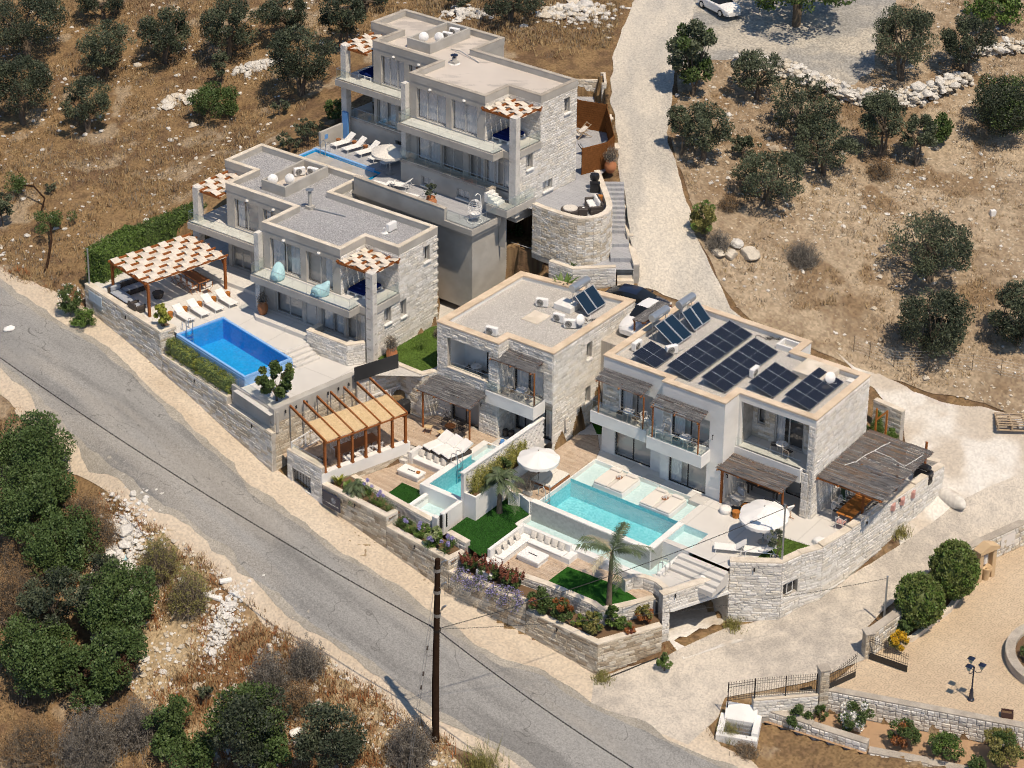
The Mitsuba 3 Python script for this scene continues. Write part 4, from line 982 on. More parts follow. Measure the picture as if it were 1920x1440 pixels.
 obj('wall_lamp',MB().tube([[9.0,-.1,1.7],[9.08,-.1,1.7],[9.08,-.1,1.5]],.04,6,F), 'm_black_metal',h)
 return h
villa_d = solar_villa()
reed_roof(FD,.18,3.55,-1.1,-.06,5.48,5.82,[(.35,-.98,.05),(3.6,-.98,.05)], 'reed roof over the first white balcony, the one nearest the middle villa',zpost=3.22,seed=4)
reed_roof(FD,4.42,7.8,-1.5,-.56,5.35,5.7,[(4.55,-1.42,.05),(7.76,-1.42,.05)], 'reed roof over the second white balcony, the one above the pool steps',zpost=3.22,seed=5)
reed_roof(FD,8.85,13.2,-1.05,.75,2.5,2.68,[(8.98,-.55,.09),(12.98,-.4,.07)], 'reed roof in front of the living room under the recessed terrace of the solar villa',zpost=0.0,brown=.3,seed=6)
big_reed = reed_roof(FD,14.18,18.4,1.35,8.0,2.72,2.8,[(16.6,2.75,.08),(17.1,6.05,.08),(17.5,9.0,.08)], 'large reed roof over the long dining table at the end of the solar villa',zpost=0.0,brown=.28,seed=7)
# garden and street walls
def ground_at(p):
 return float(height(p[0],p[1]))
def stone_wall_run(label,pts,tops,mats,thick=.35,base=None,coping='m_coping_cream',seed=0,keep=300,depth=.05,both=False,over=.03,mortar='m_mortar',holes={},cat='wall',name='stone_wall',ctop=.07,**k):
 """A masonry wall along plan points; its face is to the right of the direction of travel. tops: one height per segment. base: heights per point (default: the ground)."""
 w = thing(name,label,cat)
 P = [U3(p)[:2] for p in pts]
 zb = [ground_at(p) - .05 for p in P] if base is None else list(np.broadcast_to(base,(len(P),)))
 body,cop = MB(),MB()
 tops = list(np.broadcast_to(tops,(len(P) - 1,)))
 dirs = [(P[i + 1] - P[i]) / np.linalg.norm(P[i + 1] - P[i]) for i in range(len(P) - 1)]
 def off(i,t):
  n = []
  if i > 0: n.append(np.array([-dirs[i - 1][1],dirs[i - 1][0]]))
  if i < len(P) - 1: n.append(np.array([-dirs[i][1],dirs[i][0]]))
  if len(n) == 1: return P[i] + n[0] * t
  return P[i] + (n[0] + n[1]) * t / max(1 + n[0] @ n[1],.3)
 for i in range(len(P) - 1):
  L = np.linalg.norm(P[i + 1] - P[i])
  hs = holes.get(i,[])
  xs = sorted({0.0,L,*[h[0] for h in hs],*[h[1] for h in hs]})
  for x0,x1 in zip(xs[:-1],xs[1:]):
   f = lambda x,t: off(i,t) if x == 0 else (off(i + 1,t) if x == L else P[i] + dirs[i] * x + np.array([-dirs[i][1],dirs[i][0]]) * t)
   q = [f(x0,0),f(x1,0),f(x1,thick),f(x0,thick)]
   lo = min(zb[i],zb[i + 1]) - .35
   cut = sorted([(h[2],h[3]) for h in hs if h[0] < (x0 + x1) / 2 < h[1]])
   z = lo
   for g0,g1 in cut + [(tops[i] - ctop,tops[i])]:
    if g0 > z: body.prism(W0,sg.Polygon(q),z,g0)
    z = max(z,g1)
  q = [off(i,-over),off(i + 1,-over),off(i + 1,thick + over),off(i,thick + over)]
  cop.prism(W0,sg.Polygon(q),tops[i] - ctop,tops[i])
  b0,b1 = zb[i],zb[i + 1]
  stone_wall(w,P[i],P[i + 1],(lambda s,b0=b0,b1=b1,L=L: b0 + (b1 - b0) * s / L),tops[i] - ctop,mats,hs,seed=seed + i,keep=max(30,keep // (len(P) - 1)),depth=depth,**k)
  if both:
   stone_wall(w,off(i + 1,thick),off(i,thick),(lambda s,b0=b0,b1=b1,L=L: b1 + (b0 - b1) * s / L),tops[i] - ctop,mats,seed=seed + i + 50,keep=40,depth=depth,**k)
 obj('core',body,mortar,w)
 obj('coping',cop,coping,w)
 return w
def spot_lamp(p,n,z,label):
 """small black wall spot"""
 p,n = U3(p)[:2],U3(n)[:2]; n = n / np.linalg.norm(n)
 t = thing('wall_spotlight',label, 'wall lamp', 'black spotlights on the garden walls')
 q = [*(p + n * .02),z]
 obj('bracket',MB().tube([q,[*(p + n * .1),z]],.025,6), 'm_black_metal',t)
 obj('lamp_head',MB().tube([[*(p + n * .12),z - .09],[*(p + n * .12),z + .11]],.045,8), 'm_black_metal',t)
W1 = [FP.w(np.array([a,b,0]))[:2] for a,b in ((-9.15,0),(.12,0),(.12,1.2))]
w_b = stone_wall_run('high stone street wall below the woven canvas pergola, with a pale shuttered hatch',W1,[3.86,3.86],MIXED,thick=.4,base=[rz for rz in (1.8,.75,2.2)],seed=101,depth=.06,keep=450)
stone_wall_run('low stone street wall of the hedge planter beside the blue pool',[FP.w(np.array([a,b,0]))[:2] for a,b in ((.16,.0),(7.5,0))],[2.22],MIXED,thick=.35,base=[.72,-.32],seed=104,depth=.06)
stone_wall_run('low stone street wall under the glass railing of the tree terrace',[FP.w(np.array([a,b,0]))[:2] for a,b in ((7.52,.0),(12.2,0))],[1.7],MIXED,thick=.3,base=[-.32,-1.05],seed=105,depth=.06)
PIER = [np.array(p) for p in ((-14.62,112.4),(-14.3,111.98),(-9.62,116.42))]
stone_wall_run('tall tan stone retaining wall with a grey top band behind the straw-roofed pergola',[PIER[0],PIER[1],PIER[2]],[2.35,2.35],TAN[:3],thick=.5,base=[-1.1,-1.1,-.1],coping='m_grey_plaster',seed=107,depth=.05,keep=260)
_n = np.array([PIER[2][1] - PIER[1][1],-(PIER[2][0] - PIER[1][0])]); _n /= np.linalg.norm(_n)
_d = (PIER[2] - PIER[1]) / np.linalg.norm(PIER[2] - PIER[1])
obj('retaining_wall_band',MB().prism(W0,sg.Polygon([PIER[1] + _n * .06 - _d * .05,PIER[2] + _n * .06,PIER[2] - _n * .45,PIER[1] - _n * .45 - _d * .05]),2.36,3.28), 'm_grey_plaster',label='grey plastered parapet above the straw-roofed pergola, carrying seven small spotlights',cat='parapet')
for i in range(7): spot_lamp(PIER[1] + _d * (.75 + i * .83) + _n * .06,_n,2.9, 'black spotlight number %s from the road over the straw-roofed pergola' % 'one two three four five six seven'.split()[i])
w_g = stone_wall_run('white stone street wall with a dark barred opening and glass railing on top',[(-13.5,111.4),(-11.18,109.22)],[.88],WHITE,thick=.4,base=[-1.4,-1.95],seed=110,holes={0: [(.45,2.15,-1.35,-.25)]},depth=.05)
obj('dark_recess',MB().prism(W0,sg.Polygon([(-13.0,111.45),(-11.7,110.23),(-11.3,110.6),(-12.6,111.9)]),-1.9,.3), 'm_dark_interior',w_g)
g = MB()
for i in range(7):
 s = .5 + i * .26; q = np.array([-13.5,111.4]) + np.array([.729,-.685]) * s + np.array([.685,.729]) * .15
 g.tube([[*q,-1.35],[*q,-.25]],.018,5)
obj('barred_gate',g, 'm_black_metal',w_g)
stone_wall_run('tan stone street wall of the upper flower bed carrying the navy sign',[(-11.17,109.2),(-7.1,105.74)],[-.2],TAN,thick=.35,base=[-1.95,-2.65],seed=112,mortar='m_mortar_tan')
stone_wall_run('short end wall stepping down between the two flower beds nearest the palm lawn',[(-7.1,105.74),(-6.45,106.4)],[-.2],MIXED,thick=.3,base=[-1.2,-1.1],seed=113)
stone_wall_run('tan stone street wall below the agapanthus bed with the round variegated shrub',[(-7.08,105.72),(-3.35,102.36)],[-.86],TAN,thick=.35,base=[-2.65,-3.25],seed=114,mortar='m_mortar_tan')
stone_wall_run('short end wall at the utility pole, closing the agapanthus bed',[(-3.35,102.36),(-2.4,103.25)],[-.86],MIXED,thick=.3,base=[-1.9,-1.8],seed=115)
stone_wall_run('tan stone street wall draped with lavender-coloured trailing flowers',[(-3.33,102.33),(1.12,99.36)],[-1.58],TAN,thick=.35,base=[-3.25,-3.75],seed=116,mortar='m_mortar_tan')
stone_wall_run('tan stone street wall at the corner of the lower shrub bed',[(1.14,99.34),(5.05,96.34),(8.7,98.05)],[-2.08,-2.08],TAN,thick=.35,base=[-3.75,-4.25,-3.6],seed=118,mortar='m_mortar_tan',keep=500)
stone_wall_run('white rubble wall with pale coping between the small lawn and the upper flower bed',[(-9.6,110.55),(-4.2,105.42)],[-.42],WHITE,thick=.3,base=-1.3,seed=121,keep=120,hmax=.3)
stone_wall_run('white rubble wall with pale coping in front of the palm lawn',[(-3.5,104.62),(-2.36,103.55)],[-.5],WHITE,thick=.35,base=-1.7,seed=122,keep=60,hmax=.3)
stone_wall_run('long white rubble wall with pale coping between the sunken lounge and the lower beds',[(-1.5,102.8),(2.24,100.75),(4.78,98.95),(5.27,98.3),(6.49,98.72),(8.4,99.5)],-1.34,WHITE,thick=.35,base=-2.4,seed=123,keep=260,hmax=.3)
stone_wall_run('curved white stone wall beside the lowest lawn, by the pool ladder',[(6.7,100.15),(7.15,100.5),(7.75,100.5),(8.35,100.15),(8.75,99.6),(8.95,98.9)],-.62,WHITE,thick=.3,base=-1.5,seed=125,keep=150)
# ---- the garage under the terrace
GA,GB = np.array([8.72,98.66]),np.array([12.6,100.72])
gd = (GB - GA) / np.linalg.norm(GB - GA); gn = np.array([gd[1],-gd[0]]); GL = np.linalg.norm(GB - GA)
w_gar = stone_wall_run('white stone garage front with a wide dark opening under a white lintel',[GA,GB],[-.5],WHITE,thick=.4,base=[-3.55,-3.8],seed=127,holes={0: [(.5,GL - .02,-4.4,-1.62)]},keep=120)
obj('lintel',MB().prism(W0,sg.Polygon([GA + gd * .5 + gn * .08,GB + gn * .08,GB - gn * .4,GA + gd * .5 - gn * .4]),-1.78,-1.6), 'm_white_plaster',w_gar)
def gp(s,t): return tuple(GA + gd * s - gn * t)
m = MB().prism(W0,sg.Polygon([gp(.3,.4),gp(.5,.4),gp(.5,7),gp(.3,7)]),-4.6,-1.8).prism(W0,sg.Polygon([gp(GL,.4),gp(GL + .2,.4),gp(GL + .2,7),gp(GL,7)]),-4.6,-1.8).prism(W0,sg.Polygon([gp(.3,7.02),gp(GL + .2,7.02),gp(GL + .2,7.2),gp(.3,7.2)]),-4.6,-1.8)
obj('inner_wall',m, 'm_grey_plaster',w_gar)
obj('ceiling',MB().prism(W0,sg.Polygon([gp(.3,.42),gp(GL + .2,.42),gp(GL + .2,7),gp(.3,7)]),-1.76,-1.7), 'm_grey_plaster',w_gar)
ramp = MB().add(np.array([[*gp(.5,-1.6),ground_at(gp(.5,-1.6)) + .03],[*gp(GL + .3,-1.9),ground_at(gp(GL,-1.9)) + .03],[*gp(GL,.2),-3.72],[*gp(.5,.2),-3.6],[*gp(GL,7),-4.3],[*gp(.5,7),-4.3]]),[[0,1,2],[0,2,3],[3,2,4],[3,4,5]])
obj('garage_driveway',ramp, 'm_white_soil',kind='structure',label='white concrete driveway dipping into the garage')
w_d = stone_wall_run('long white stone street wall curving around the terrace of the solar villa',[(12.62,100.72),(15.56,100.62),(16.75,101.5),(18.05,102.1),(19.95,103.85),(22.2,106.1),(24.4,108.3),(26.55,110.45)],[.36,.36,.4,.5,.62,.7,.8],WHITE,thick=.4,
    base=[-3.95,-3.6,-3.3,-3.0,-2.6,-2.2,-1.8,-1.35],seed=130,keep=900,depth=.06,holes={1: [(.15,1.3,-2.05,-1.2)]})
obj('cellar_window',MB().prism(W0,sg.Polygon([(15.7,101.0),(16.7,101.75),(16.5,102.0),(15.5,101.3)]),-2.1,-1.1), 'm_mid_interior',w_d)
obj('cellar_window_frame',MB().tube([[15.95,100.98,-1.95],[15.95,100.98,-1.3],[16.3,101.24,-1.25],[16.3,101.24,-1.9],[15.95,100.98,-1.95]],.03,5), 'm_white_paint',w_d)
stone_wall_run('white stone return wall at the back corner of the dining terrace',[(24.6,111.55),(26.3,110.75)],[.8],WHITE,thick=.35,base=[-.1,-1.0],seed=140,keep=60)
stone_wall_run('grey-shaded stone wall behind the small cypress at the back of the solar villa',[(22.95,115.45),(24.47,113.96)],[2.42],MIXED,thick=.35,base=[.3,.5],seed=141,keep=160,hmax=.3)
for i,(p,nn,z) in enumerate([((14.0,100.66),(-.05,-1),-.1),((20.9,104.8),(.7,-.7),.35),((23.2,107.1),(.7,-.7),.45),((25.5,109.4),(.7,-.7),.5),((9.4,99.02),gn,-.75),((11.6,100.19),gn,-.75)]):
 spot_lamp(U3(p),nn,z,('black spotlight on the white stone wall above the street window', 'black spotlight on the curving street wall, nearest the white bag', 'black spotlight on the curving street wall below the end of the dining table', 'black spotlight at the far end of the curving street wall', 'black spotlight left above the garage opening', 'black spotlight right above the garage opening')[i])
for i,(p,z) in enumerate([((-9.0,107.36),-.45),((-5.3,104.11),-1.15),((-.2,100.24),-1.85),((2.9,97.99),-2.35),((-25.3,123.42),3.5),((-20.0,117.88),1.9),((-15.8,113.3),1.35)]):
 spot_lamp(U3(p),(-.68,-.73),z, 'black spotlight on the tan street wall, ' + ('right of the navy sign', 'below the round variegated shrub', 'beside the lavender-coloured flowers', 'below the rust-coloured corner shrub', 'right of the pale shuttered hatch', 'below the clipped hedges', 'below the glass railing of the tree terrace')[i])
# terraces and lawns
sh = lambda name,poly,z,mat,label,holes=(): obj(name,sheet(poly,z,holes),mat,kind='structure',label=label)
POOL_B = xy(FP,(.53,.9),(8.2,.9),(8.2,4.6),(.53,4.6))
PB = PLATFORMS[0][1]
sh('patio',PB,3.55, 'm_pale_concrete', 'pale concrete patio around the blue pool with the loungers',[POOL_B])
obj('patio_step',MB().prism(FB,[(-7.9,1.2),(-2.0,1.2),(-.2,-.9),(.4,-1.35),(4.95,-1.35),(4.95,.02),(0,.02),(0,3.14),(-7.9,3.14)],.455,.74), 'm_pale_concrete',kind='structure',label='raised paved step along the grey villa')
sh('tree_terrace',PLATFORMS[2][1],2.95, 'm_pale_concrete', 'lower pale concrete terrace with the citrus tree',[xy(FP,(7.1,4.6),(8.2,4.6),(8.2,.9),(7.1,.9))])
m = MB()
for k in range(3): m.box(FP,7.14 + .36 * k,8.24,4.64,6.5,-.6,-.15 - .15 * k) if k == 0 else m.box(FP,7.14 + .36 * k,7.14 + .36 * (k + 1),4.64,6.5,-.6,-.15 * k - .001)
mb = MB()
for k in range(4): mb.box(FP,7.0 + .38 * k,7.0 + .38 * (k + 1),4.66,6.55,-.62,-.004 - .15 * k)
obj('steps',mb, 'm_pale_concrete',kind='structure',label='four broad pale steps beside the blue pool')
sb = stone_wall_run('stone parapet of the ground-floor terrace under the first balcony of the grey villa',[FB.w(np.array([a,b,0]))[:2] for a,b in ((5.05,-.3),(5.05,-1.5),(8.45,-1.5),(9.15,-.5))],4.45,WHITE,thick=.3,base=2.95,seed=143,keep=200)
sh('terrace_floor',xy(FB,(5.3,-1.2),(8.3,-1.2),(8.9,-.45),(8.9,.02),(5.3,.02)),3.86, 'm_pale_concrete', 'paved floor inside the stone parapet of the grey villa')
obj('terrace_edge',MB().box(FP,7.6,12.3,.3,.5,-1.9,-.5), 'm_grey_plaster',label='grey upstand of the tree terrace below its glass railing',cat='parapet')
glass_rail(thing('glass_railing', 'glass railing along the street side of the tree terrace', 'railing'),FP,[(8.3,.4),(12.1,.4)],-.5,.2)
glass_rail(thing('glass_railing', 'glass screen at the corner of the blue pool above the hedge', 'railing'),FP,[(7.0,.4),(8.2,.4)],-1.0,.05)
LAWN = [tuple(p) for p in (xy(FB,(9.55,.1)) + [(-7.3,118.75),(-5.6,117.25),(-4.75,117.7),(.3,124.3),(-1.2,125.6)] + xy(FB,(9.55,5.6)))]
PAVE = xy(FB,(9.5,-3.0)) + [(-9.6,116.5),(-9.0,116.7),(-5.5,116.6),(-4.5,117.2),(1.0,124.3),(3,127),(-3.2,127.8),(-5,129.05)] + xy(FB,(9.5,6.4))
sh('garden_path',PAVE,3.07, 'm_light_paving', 'paved path around the small lawn between two villas')
sh('lawn',LAWN,3.1, 'm_lawn', 'bright green lawn between the grey villa and the stone villa')
stone_wall_run('low stone garden wall behind the lawn of the grey villa',[(-5.2,129.2),(-3.23,127.76),(-.1,127.75)],[4.6,5.0],MIXED,thick=.35,base=3.0,seed=145,keep=200)
stone_wall_run('stone retaining wall of the lawn above the outdoor kitchen',[(-9.6,116.2),(-7.0,117.9),(-5.5,116.75),(-4.52,117.2)],[3.0,3.15,3.15],MIXED,thick=.3,base=[-.1,-.1,-.1,-.1],seed=147,keep=240)
def deck(poly,z,deg,label,w=.14,gap=.012):
 """boards laid along the direction deg, each one proud of a dark base"""
 g = sg.Polygon(poly).buffer(0) if not isinstance(poly,sg.Polygon) else poly
 d = thing('wooden_deck',None,None); labels[d] = {'kind': 'structure', 'label': label}
 obj('deck_base',sheet(g,z - .03), 'm_pole_wood',d)
 c,s = math.cos(math.radians(deg)),math.sin(math.radians(deg))
 rot = shapely.affinity.rotate(g,-deg,origin=(0,0)) if hasattr(shapely, 'affinity') else None
 x0,y0,x1,y1 = rot.bounds
 rng = np.random.default_rng(int(abs(x0 * 10)))
 two = [MB(),MB()]
 y = y0
 while y < y1:
  x = x0 - rng.uniform(0,2.4)
  while x < x1:
   q = sg.box(x + .004,y + gap / 2,x + 2.4 - .004,y + w - gap / 2).intersection(rot)
   for r in getattr(q, 'geoms',[q]):
    if r.geom_type == 'Polygon' and r.area > .004:
     P = np.array(sg.polygon.orient(r).exterior.coords)[:-1]
     W = np.stack([P[:,0] * c - P[:,1] * s,P[:,0] * s + P[:,1] * c],1)
     n = len(W); zt = z + rng.uniform(-.003,.003)
     two[int(rng.integers(2))].add(np.vstack([np.column_stack([W,np.full(n,zt)]),np.column_stack([W,np.full(n,z - .028)])]),[[0,i,i + 1] for i in range(1,n - 1)] + [t for i in range(n) for t in ([i,n + i,n + (i + 1) % n],[i,n + (i + 1) % n,(i + 1) % n])])
   x += 2.4
  y += w
 for mb,mat in zip(two,('m_deck_wood', 'm_deck_wood2')):
  if mb.n: obj('deck_boards',mb,mat,d,kind='stuff')
 return d
import shapely.affinity
UPC = [(-13.3,111.3),(-11.2,109.3),(-6.1,113.1)] + xy(FC,(1.0,-3.85),(4.3,-3.68),(4.3,-.95),(5.0,-.95),(5.1,.1),(7.6,.2),(7.7,1.7),(3.3,1.7),(3.3,.0),(0,0),(-1.1,.2)) + [(-9.65,116.1),(-13.9,112.2)]
deck(UPC,0.0,-36.5, 'upper timber deck in front of the stone villa')
sh('deck_slab',xy(FC,(4.9,-.8),(7.7,-.8),(7.7,1.7),(4.9,1.7)),.015, 'm_light_paving', 'pale paving beside the narrow pool')
LOC = [(-11.1,109.4),(-9.5,110.45),(-6.4,110.26)] if False else [(-9.45,110.55),(-7.4,108.75),(-6.45,110.25)] + xy(FC,(4.2,-6.72),(4.28,-3.9),(1.0,-3.95)) + [(-6.1,113.05)]
deck(LOC,-.75,-36.5, 'sunken timber deck with the white bench of the stone villa')
LAWN_C = [(-7.4,108.8),(-4.25,105.75),(-3.5,105.7)] + xy(FC,(7.2,-8.9),(4.7,-8.5),(4.65,-7.0),(4.2,-6.72)) + [(-6.4,110.3)]
sh('artificial_lawn',LAWN_C,-.74, 'm_turf', 'dark green turf strip beside the overflow basin of the narrow pool')
LAWN_P = [(-3.45,105.3),(-2.3,106.9)] + xy(FC,(7.7,-6.9),(8.5,-6.85)) + xy(FD,(-2.25,-6.3),(-1.7,-7.35),(-.95,-7.1),(-.06,-7.4),(-.25,-8.7)) + [(.75,105.5),(-1.15,103.05),(-1.5,102.75),(-2.3,103.75)]
sh('artificial_lawn',LAWN_P,-.85, 'm_turf', 'dark green turf with the palm beside the turquoise pool')
TA,TB = np.array([-11.2,109.2]),np.array([-6.05,113.1])
td = (TB - TA) / np.linalg.norm(TB - TA); tn = np.array([td[1],-td[0]])
t = thing('terrace_parapet', 'long white parapet carrying the posts of the straw-roofed pergola', 'parapet')
obj('parapet_wall',MB().prism(W0,sg.Polygon([TA,TB,TB - tn * .42,TA - tn * .42]),-.32,.45), 'm_white_plaster',t)
obj('parapet_foot',MB().prism(W0,sg.Polygon([TA + tn * -.06,TB - tn * .06,TB - tn * .4,TA - tn * .4]),-1.2,-.32), 'm_mortar_tan',t)
stone_wall(t,TA - tn * .06,TB - tn * .06,-.8,-.33,TAN[:3],seed=151,keep=90,depth=.04)
glass_rail(thing('glass_railing', 'glass railing above the barred opening beside the straw-roofed pergola', 'railing'),W0,[(-13.2,111.3),(-11.15,109.4)],.5,1.3)
m = MB()
for k in range(4): m.box(FC,.8 + .0 * k,1.48,-3.92 - .28 * (k + 1),-3.92 - .28 * k,-1.0,-.16 * k - .02)
obj('steps',m, 'm_light_paving',kind='structure',label='four short steps between the two timber decks')
# pools
def ripple(F,a0,a1,b0,b1,z,amp=.012,step=.16,poly=None,seed=0):
 a,b = np.meshgrid(np.linspace(a0,a1,int((a1 - a0) / step) + 2),np.linspace(b0,b1,int((b1 - b0) / step) + 2),indexing='ij')
 h = meshkit.noise(np.stack([a * 2.6,b * 2.6,0 * a + seed],-1),1) + .5 * meshkit.noise(np.stack([a * 5.5,b * 5.5,0 * a + seed],-1),2)
 return MB().sheet(F.w(np.stack([a,b,z + amp * (h - .75)],-1)))
def basin(key,F,a0,a1,b0,b1,ztop,floor,mats,sides='lrfb'):
 """inner faces of a pool"""
 obj('pool_floor',MB().add(F.w(np.array([[a0,b0,floor],[a1,b0,floor],[a1,b1,floor],[a0,b1,floor]])),[[0,1,2],[0,2,3]]),mats[0],key)
 m = MB()
 q = {'l': (a0,b0,a0,b1), 'r': (a1,b1,a1,b0), 'f': (a1,b0,a0,b0), 'b': (a0,b1,a1,b1)}
 for s in sides:
  x0,y0,x1,y1 = q[s]
  m.add(F.w(np.array([[x0,y0,floor],[x1,y1,floor],[x1,y1,ztop],[x0,y0,ztop]])),[[0,1,2],[0,2,3]])
 obj('pool_side',m,mats[1],key)
def ladder(F,a,b,deg,z,label,depth=1.2):
 t = thing('pool_ladder',label, 'pool ladder', 'steel pool ladders')
 G = F.sub(a,b,z,deg); m = MB()
 for y in (-.24,.24):
  th = np.linspace(0,math.pi,9)
  pts = [[-.35,y,0],[-.35,y,.55]] + [[-.35 + .24 * (1 - math.cos(x)),y,.55 + .22 * math.sin(x)] for x in th[1:]] + [[.13,y,.3],[.16,y,-depth]]
  obj('handrail',MB().tube(pts,.026,7,G), 'm_steel',t,smooth=60)
 for k in range(3): obj('tread',MB().rbox(G,.1,.24,-.23,.23,-.3 - .3 * k,-.26 - .3 * k,.01), 'm_steel',t)
 return t
p = thing('swimming_pool', 'bright blue rectangular pool beside the white loungers near the road', 'pool')
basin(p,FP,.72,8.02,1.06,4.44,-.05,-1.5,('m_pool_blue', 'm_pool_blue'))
obj('coping',ring_prism(MB(),FP,[(.72,1.06),(8.02,1.06),(8.02,4.44),(.72,4.44)],.16,0,-.12,.015), 'm_blue_trim',p)
obj('outer_wall',MB().box(FP,.55,8.2,.88,.9,-1.7,-.12).box(FP,8.2,8.22,.9,4.6,-.7,-.12), 'm_blue_trim',p)
obj('water',ripple(FP,.72,8.02,1.06,4.44,-.09,seed=1), 'm_water',p,smooth=True)
ladder(FP,.72,1.75,0,.015, 'steel ladder at the near left corner of the blue pool below the citrus planter')
p = thing('swimming_pool', 'narrow turquoise pool alongside the white lattice wall', 'pool')
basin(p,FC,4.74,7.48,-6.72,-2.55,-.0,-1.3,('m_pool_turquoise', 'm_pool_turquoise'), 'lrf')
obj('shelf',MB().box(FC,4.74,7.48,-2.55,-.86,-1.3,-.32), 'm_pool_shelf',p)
obj('coping',MB().box(FC,4.3,4.74,-6.72,-.86,-1.4,.02).box(FC,4.3,7.5,-7.1,-6.72,-1.4,.02).box(FC,4.3,7.5,-.86,-.74,-.5,.02), 'm_white_plaster',p)
obj('water',ripple(FC,4.74,7.48,-6.72,-.86,-.07,seed=2), 'm_water',p,smooth=True)
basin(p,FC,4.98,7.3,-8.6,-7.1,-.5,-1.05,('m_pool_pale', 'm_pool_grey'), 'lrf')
obj('basin_wall',MB().box(FC,4.7,4.98,-8.88,-7.1,-1.4,-.45).box(FC,4.98,7.3,-8.88,-8.6,-1.4,-.45), 'm_white_plaster',p)
obj('basin_water',ripple(FC,4.98,7.3,-8.6,-7.1,-.68,seed=3), 'm_water',p,smooth=True)
ladder(FC,4.74,-3.9,0,.02, 'steel ladder in the narrow pool beside the white sun beds')
p = thing('swimming_pool', 'large turquoise pool with a shallow shelf and a lower overflow basin', 'pool')
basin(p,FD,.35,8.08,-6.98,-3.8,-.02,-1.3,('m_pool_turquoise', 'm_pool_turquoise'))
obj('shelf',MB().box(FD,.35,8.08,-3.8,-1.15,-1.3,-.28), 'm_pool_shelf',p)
obj('coping',MB().box(FD,-.05,8.44,-7.35,-6.98,-1.5,.01).box(FD,8.08,8.44,-6.98,-3.8,-1.5,.01).box(FD,.27,.35,-6.98,-1.07,-.3,.006).box(FD,.35,8.08,-1.15,-1.07,-.3,.006), 'm_coping_concrete' if False else 'm_white_plaster',p)
obj('outer_face',MB().box(FD,.0,8.4,-7.362,-7.35,-1.3,-.06).box(FD,8.44,8.452,-7.3,-6.1,-1.3,-.06), 'm_pool_grey',p)
obj('water',ripple(FD,.35,8.08,-6.98,-1.15,-.05,seed=4), 'm_water',p,smooth=True)
obj('basin_floor',MB().box(FD,0.0,9.5,-8.3,-7.36,-1.5,-1.3).box(FD,8.45,9.5,-7.36,-6.1,-1.5,-1.3), 'm_pool_pale',p)
obj('basin_wall',MB().box(FD,-.25,0.0,-8.75,-7.36,-1.6,-.94).box(FD,0,9.2,-8.75,-8.3,-1.6,-.94).box(FD,9.5,9.72,-8.3,-6.1,-1.6,-.5).box(FD,8.45,10.2,-6.1,-5.98,-1.6,-.02), 'm_white_plaster',p)
_bw = ripple(FD,0.0,9.5,-8.3,-7.36,-1.02,seed=5)
obj('basin_water',_bw, 'm_water',p,smooth=True)
obj('basin_water',ripple(FD,8.45,9.5,-7.36,-6.1,-1.02,seed=8), 'm_water',p,smooth=True)
p2 = thing('swimming_pool', 'small square plunge pool set in the terrace beside the large turquoise pool', 'pool')
basin(p2,FD,8.5,10.15,-5.7,-3.85,.0,-.5,('m_pool_shelf', 'm_pool_pale'))
obj('water',ripple(FD,8.5,10.15,-5.7,-3.85,-.14,seed=6), 'm_water',p2,smooth=True)
ladder(FD,.35,-6.4,0,.006, 'steel ladder at the left end of the large turquoise pool')
ladder(FD,9.6,-7.9,180,-.6, 'steel ladder of the lower overflow basin above the garage',.5)
p = thing('swimming_pool', 'long bright blue pool in front of the uppermost villa', 'pool')
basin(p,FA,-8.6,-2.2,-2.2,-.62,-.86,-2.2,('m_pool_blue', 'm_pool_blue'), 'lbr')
obj('coping',MB().box(FA,-8.75,-2.9,-.62,-.45,-1.0,-.8).box(FA,-8.75,-8.6,-3.8,-.62,-1.0,-.82), 'm_blue_trim',p)
obj('water',ripple(FA,-8.6,-1.6,-3.7,-.62,-.93,seed=7), 'm_water',p,smooth=True)
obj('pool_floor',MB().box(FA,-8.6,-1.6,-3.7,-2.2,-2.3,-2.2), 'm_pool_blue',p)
ladder(FA,-7.7,-.62,-90,-.8, 'steel ladder of the long blue pool of the uppermost villa')
# terrace of the solar villa
DT = xy(FD,(-2.25,-1.4),(-2.28,-6.0),(-1.7,-7.3),(-1.0,-7.06),(-.05,-7.38),(8.44,-7.34),(8.44,-6.1),(10.2,-6.1),(12.85,-6.15)) + [(12.9,100.95),(15.5,100.8),(16.7,101.7),(17.9,102.3),(19.7,104.1),(26.2,110.5),(24.5,111.9)] + xy(FD,(14.1,9.3),(9.1,9.2),(0,9.2),(-2.4,6.0))
P_D = [xy(FD,(.3,-7.0),(8.1,-7.0),(8.1,-1.1),(.3,-1.1)),xy(FD,(8.5,-5.7),(10.15,-5.7),(10.15,-3.85),(8.5,-3.85))]
WOODD = xy(FD,(-2.25,.6),(-2.28,-6.0),(-1.7,-7.3),(-1.0,-7.06),(.25,-7.0),(.28,-1.0),(-.1,-.05),(-1.2,1.3))
sh('terrace',shapely.geometry.Polygon(DT).buffer(0).difference(sg.Polygon(WOODD).buffer(.02)),0.0, 'm_pale_concrete', 'pale concrete terrace of the solar villa around the turquoise pool',P_D)
deck(WOODD,0.0,-36.5, 'timber deck left of the turquoise pool with the round parasol')
obj('deck_retaining_wall',MB().prism(FD,[(-2.3,-6.1),(-1.7,-7.4),(-1.0,-7.14),(-.1,-7.46),(-.1,-7.3),(-1.0,-7.0),(-1.66,-7.2),(-2.2,-6.0)],-1.3,.0), 'm_white_plaster',label='curving white wall of the timber deck behind the palm',cat='wall')
GRASS_D = [(14.1,101.3),(15.8,103.75),(16.9,103.1),(17.7,102.65),(16.65,102.0),(15.5,101.1)]
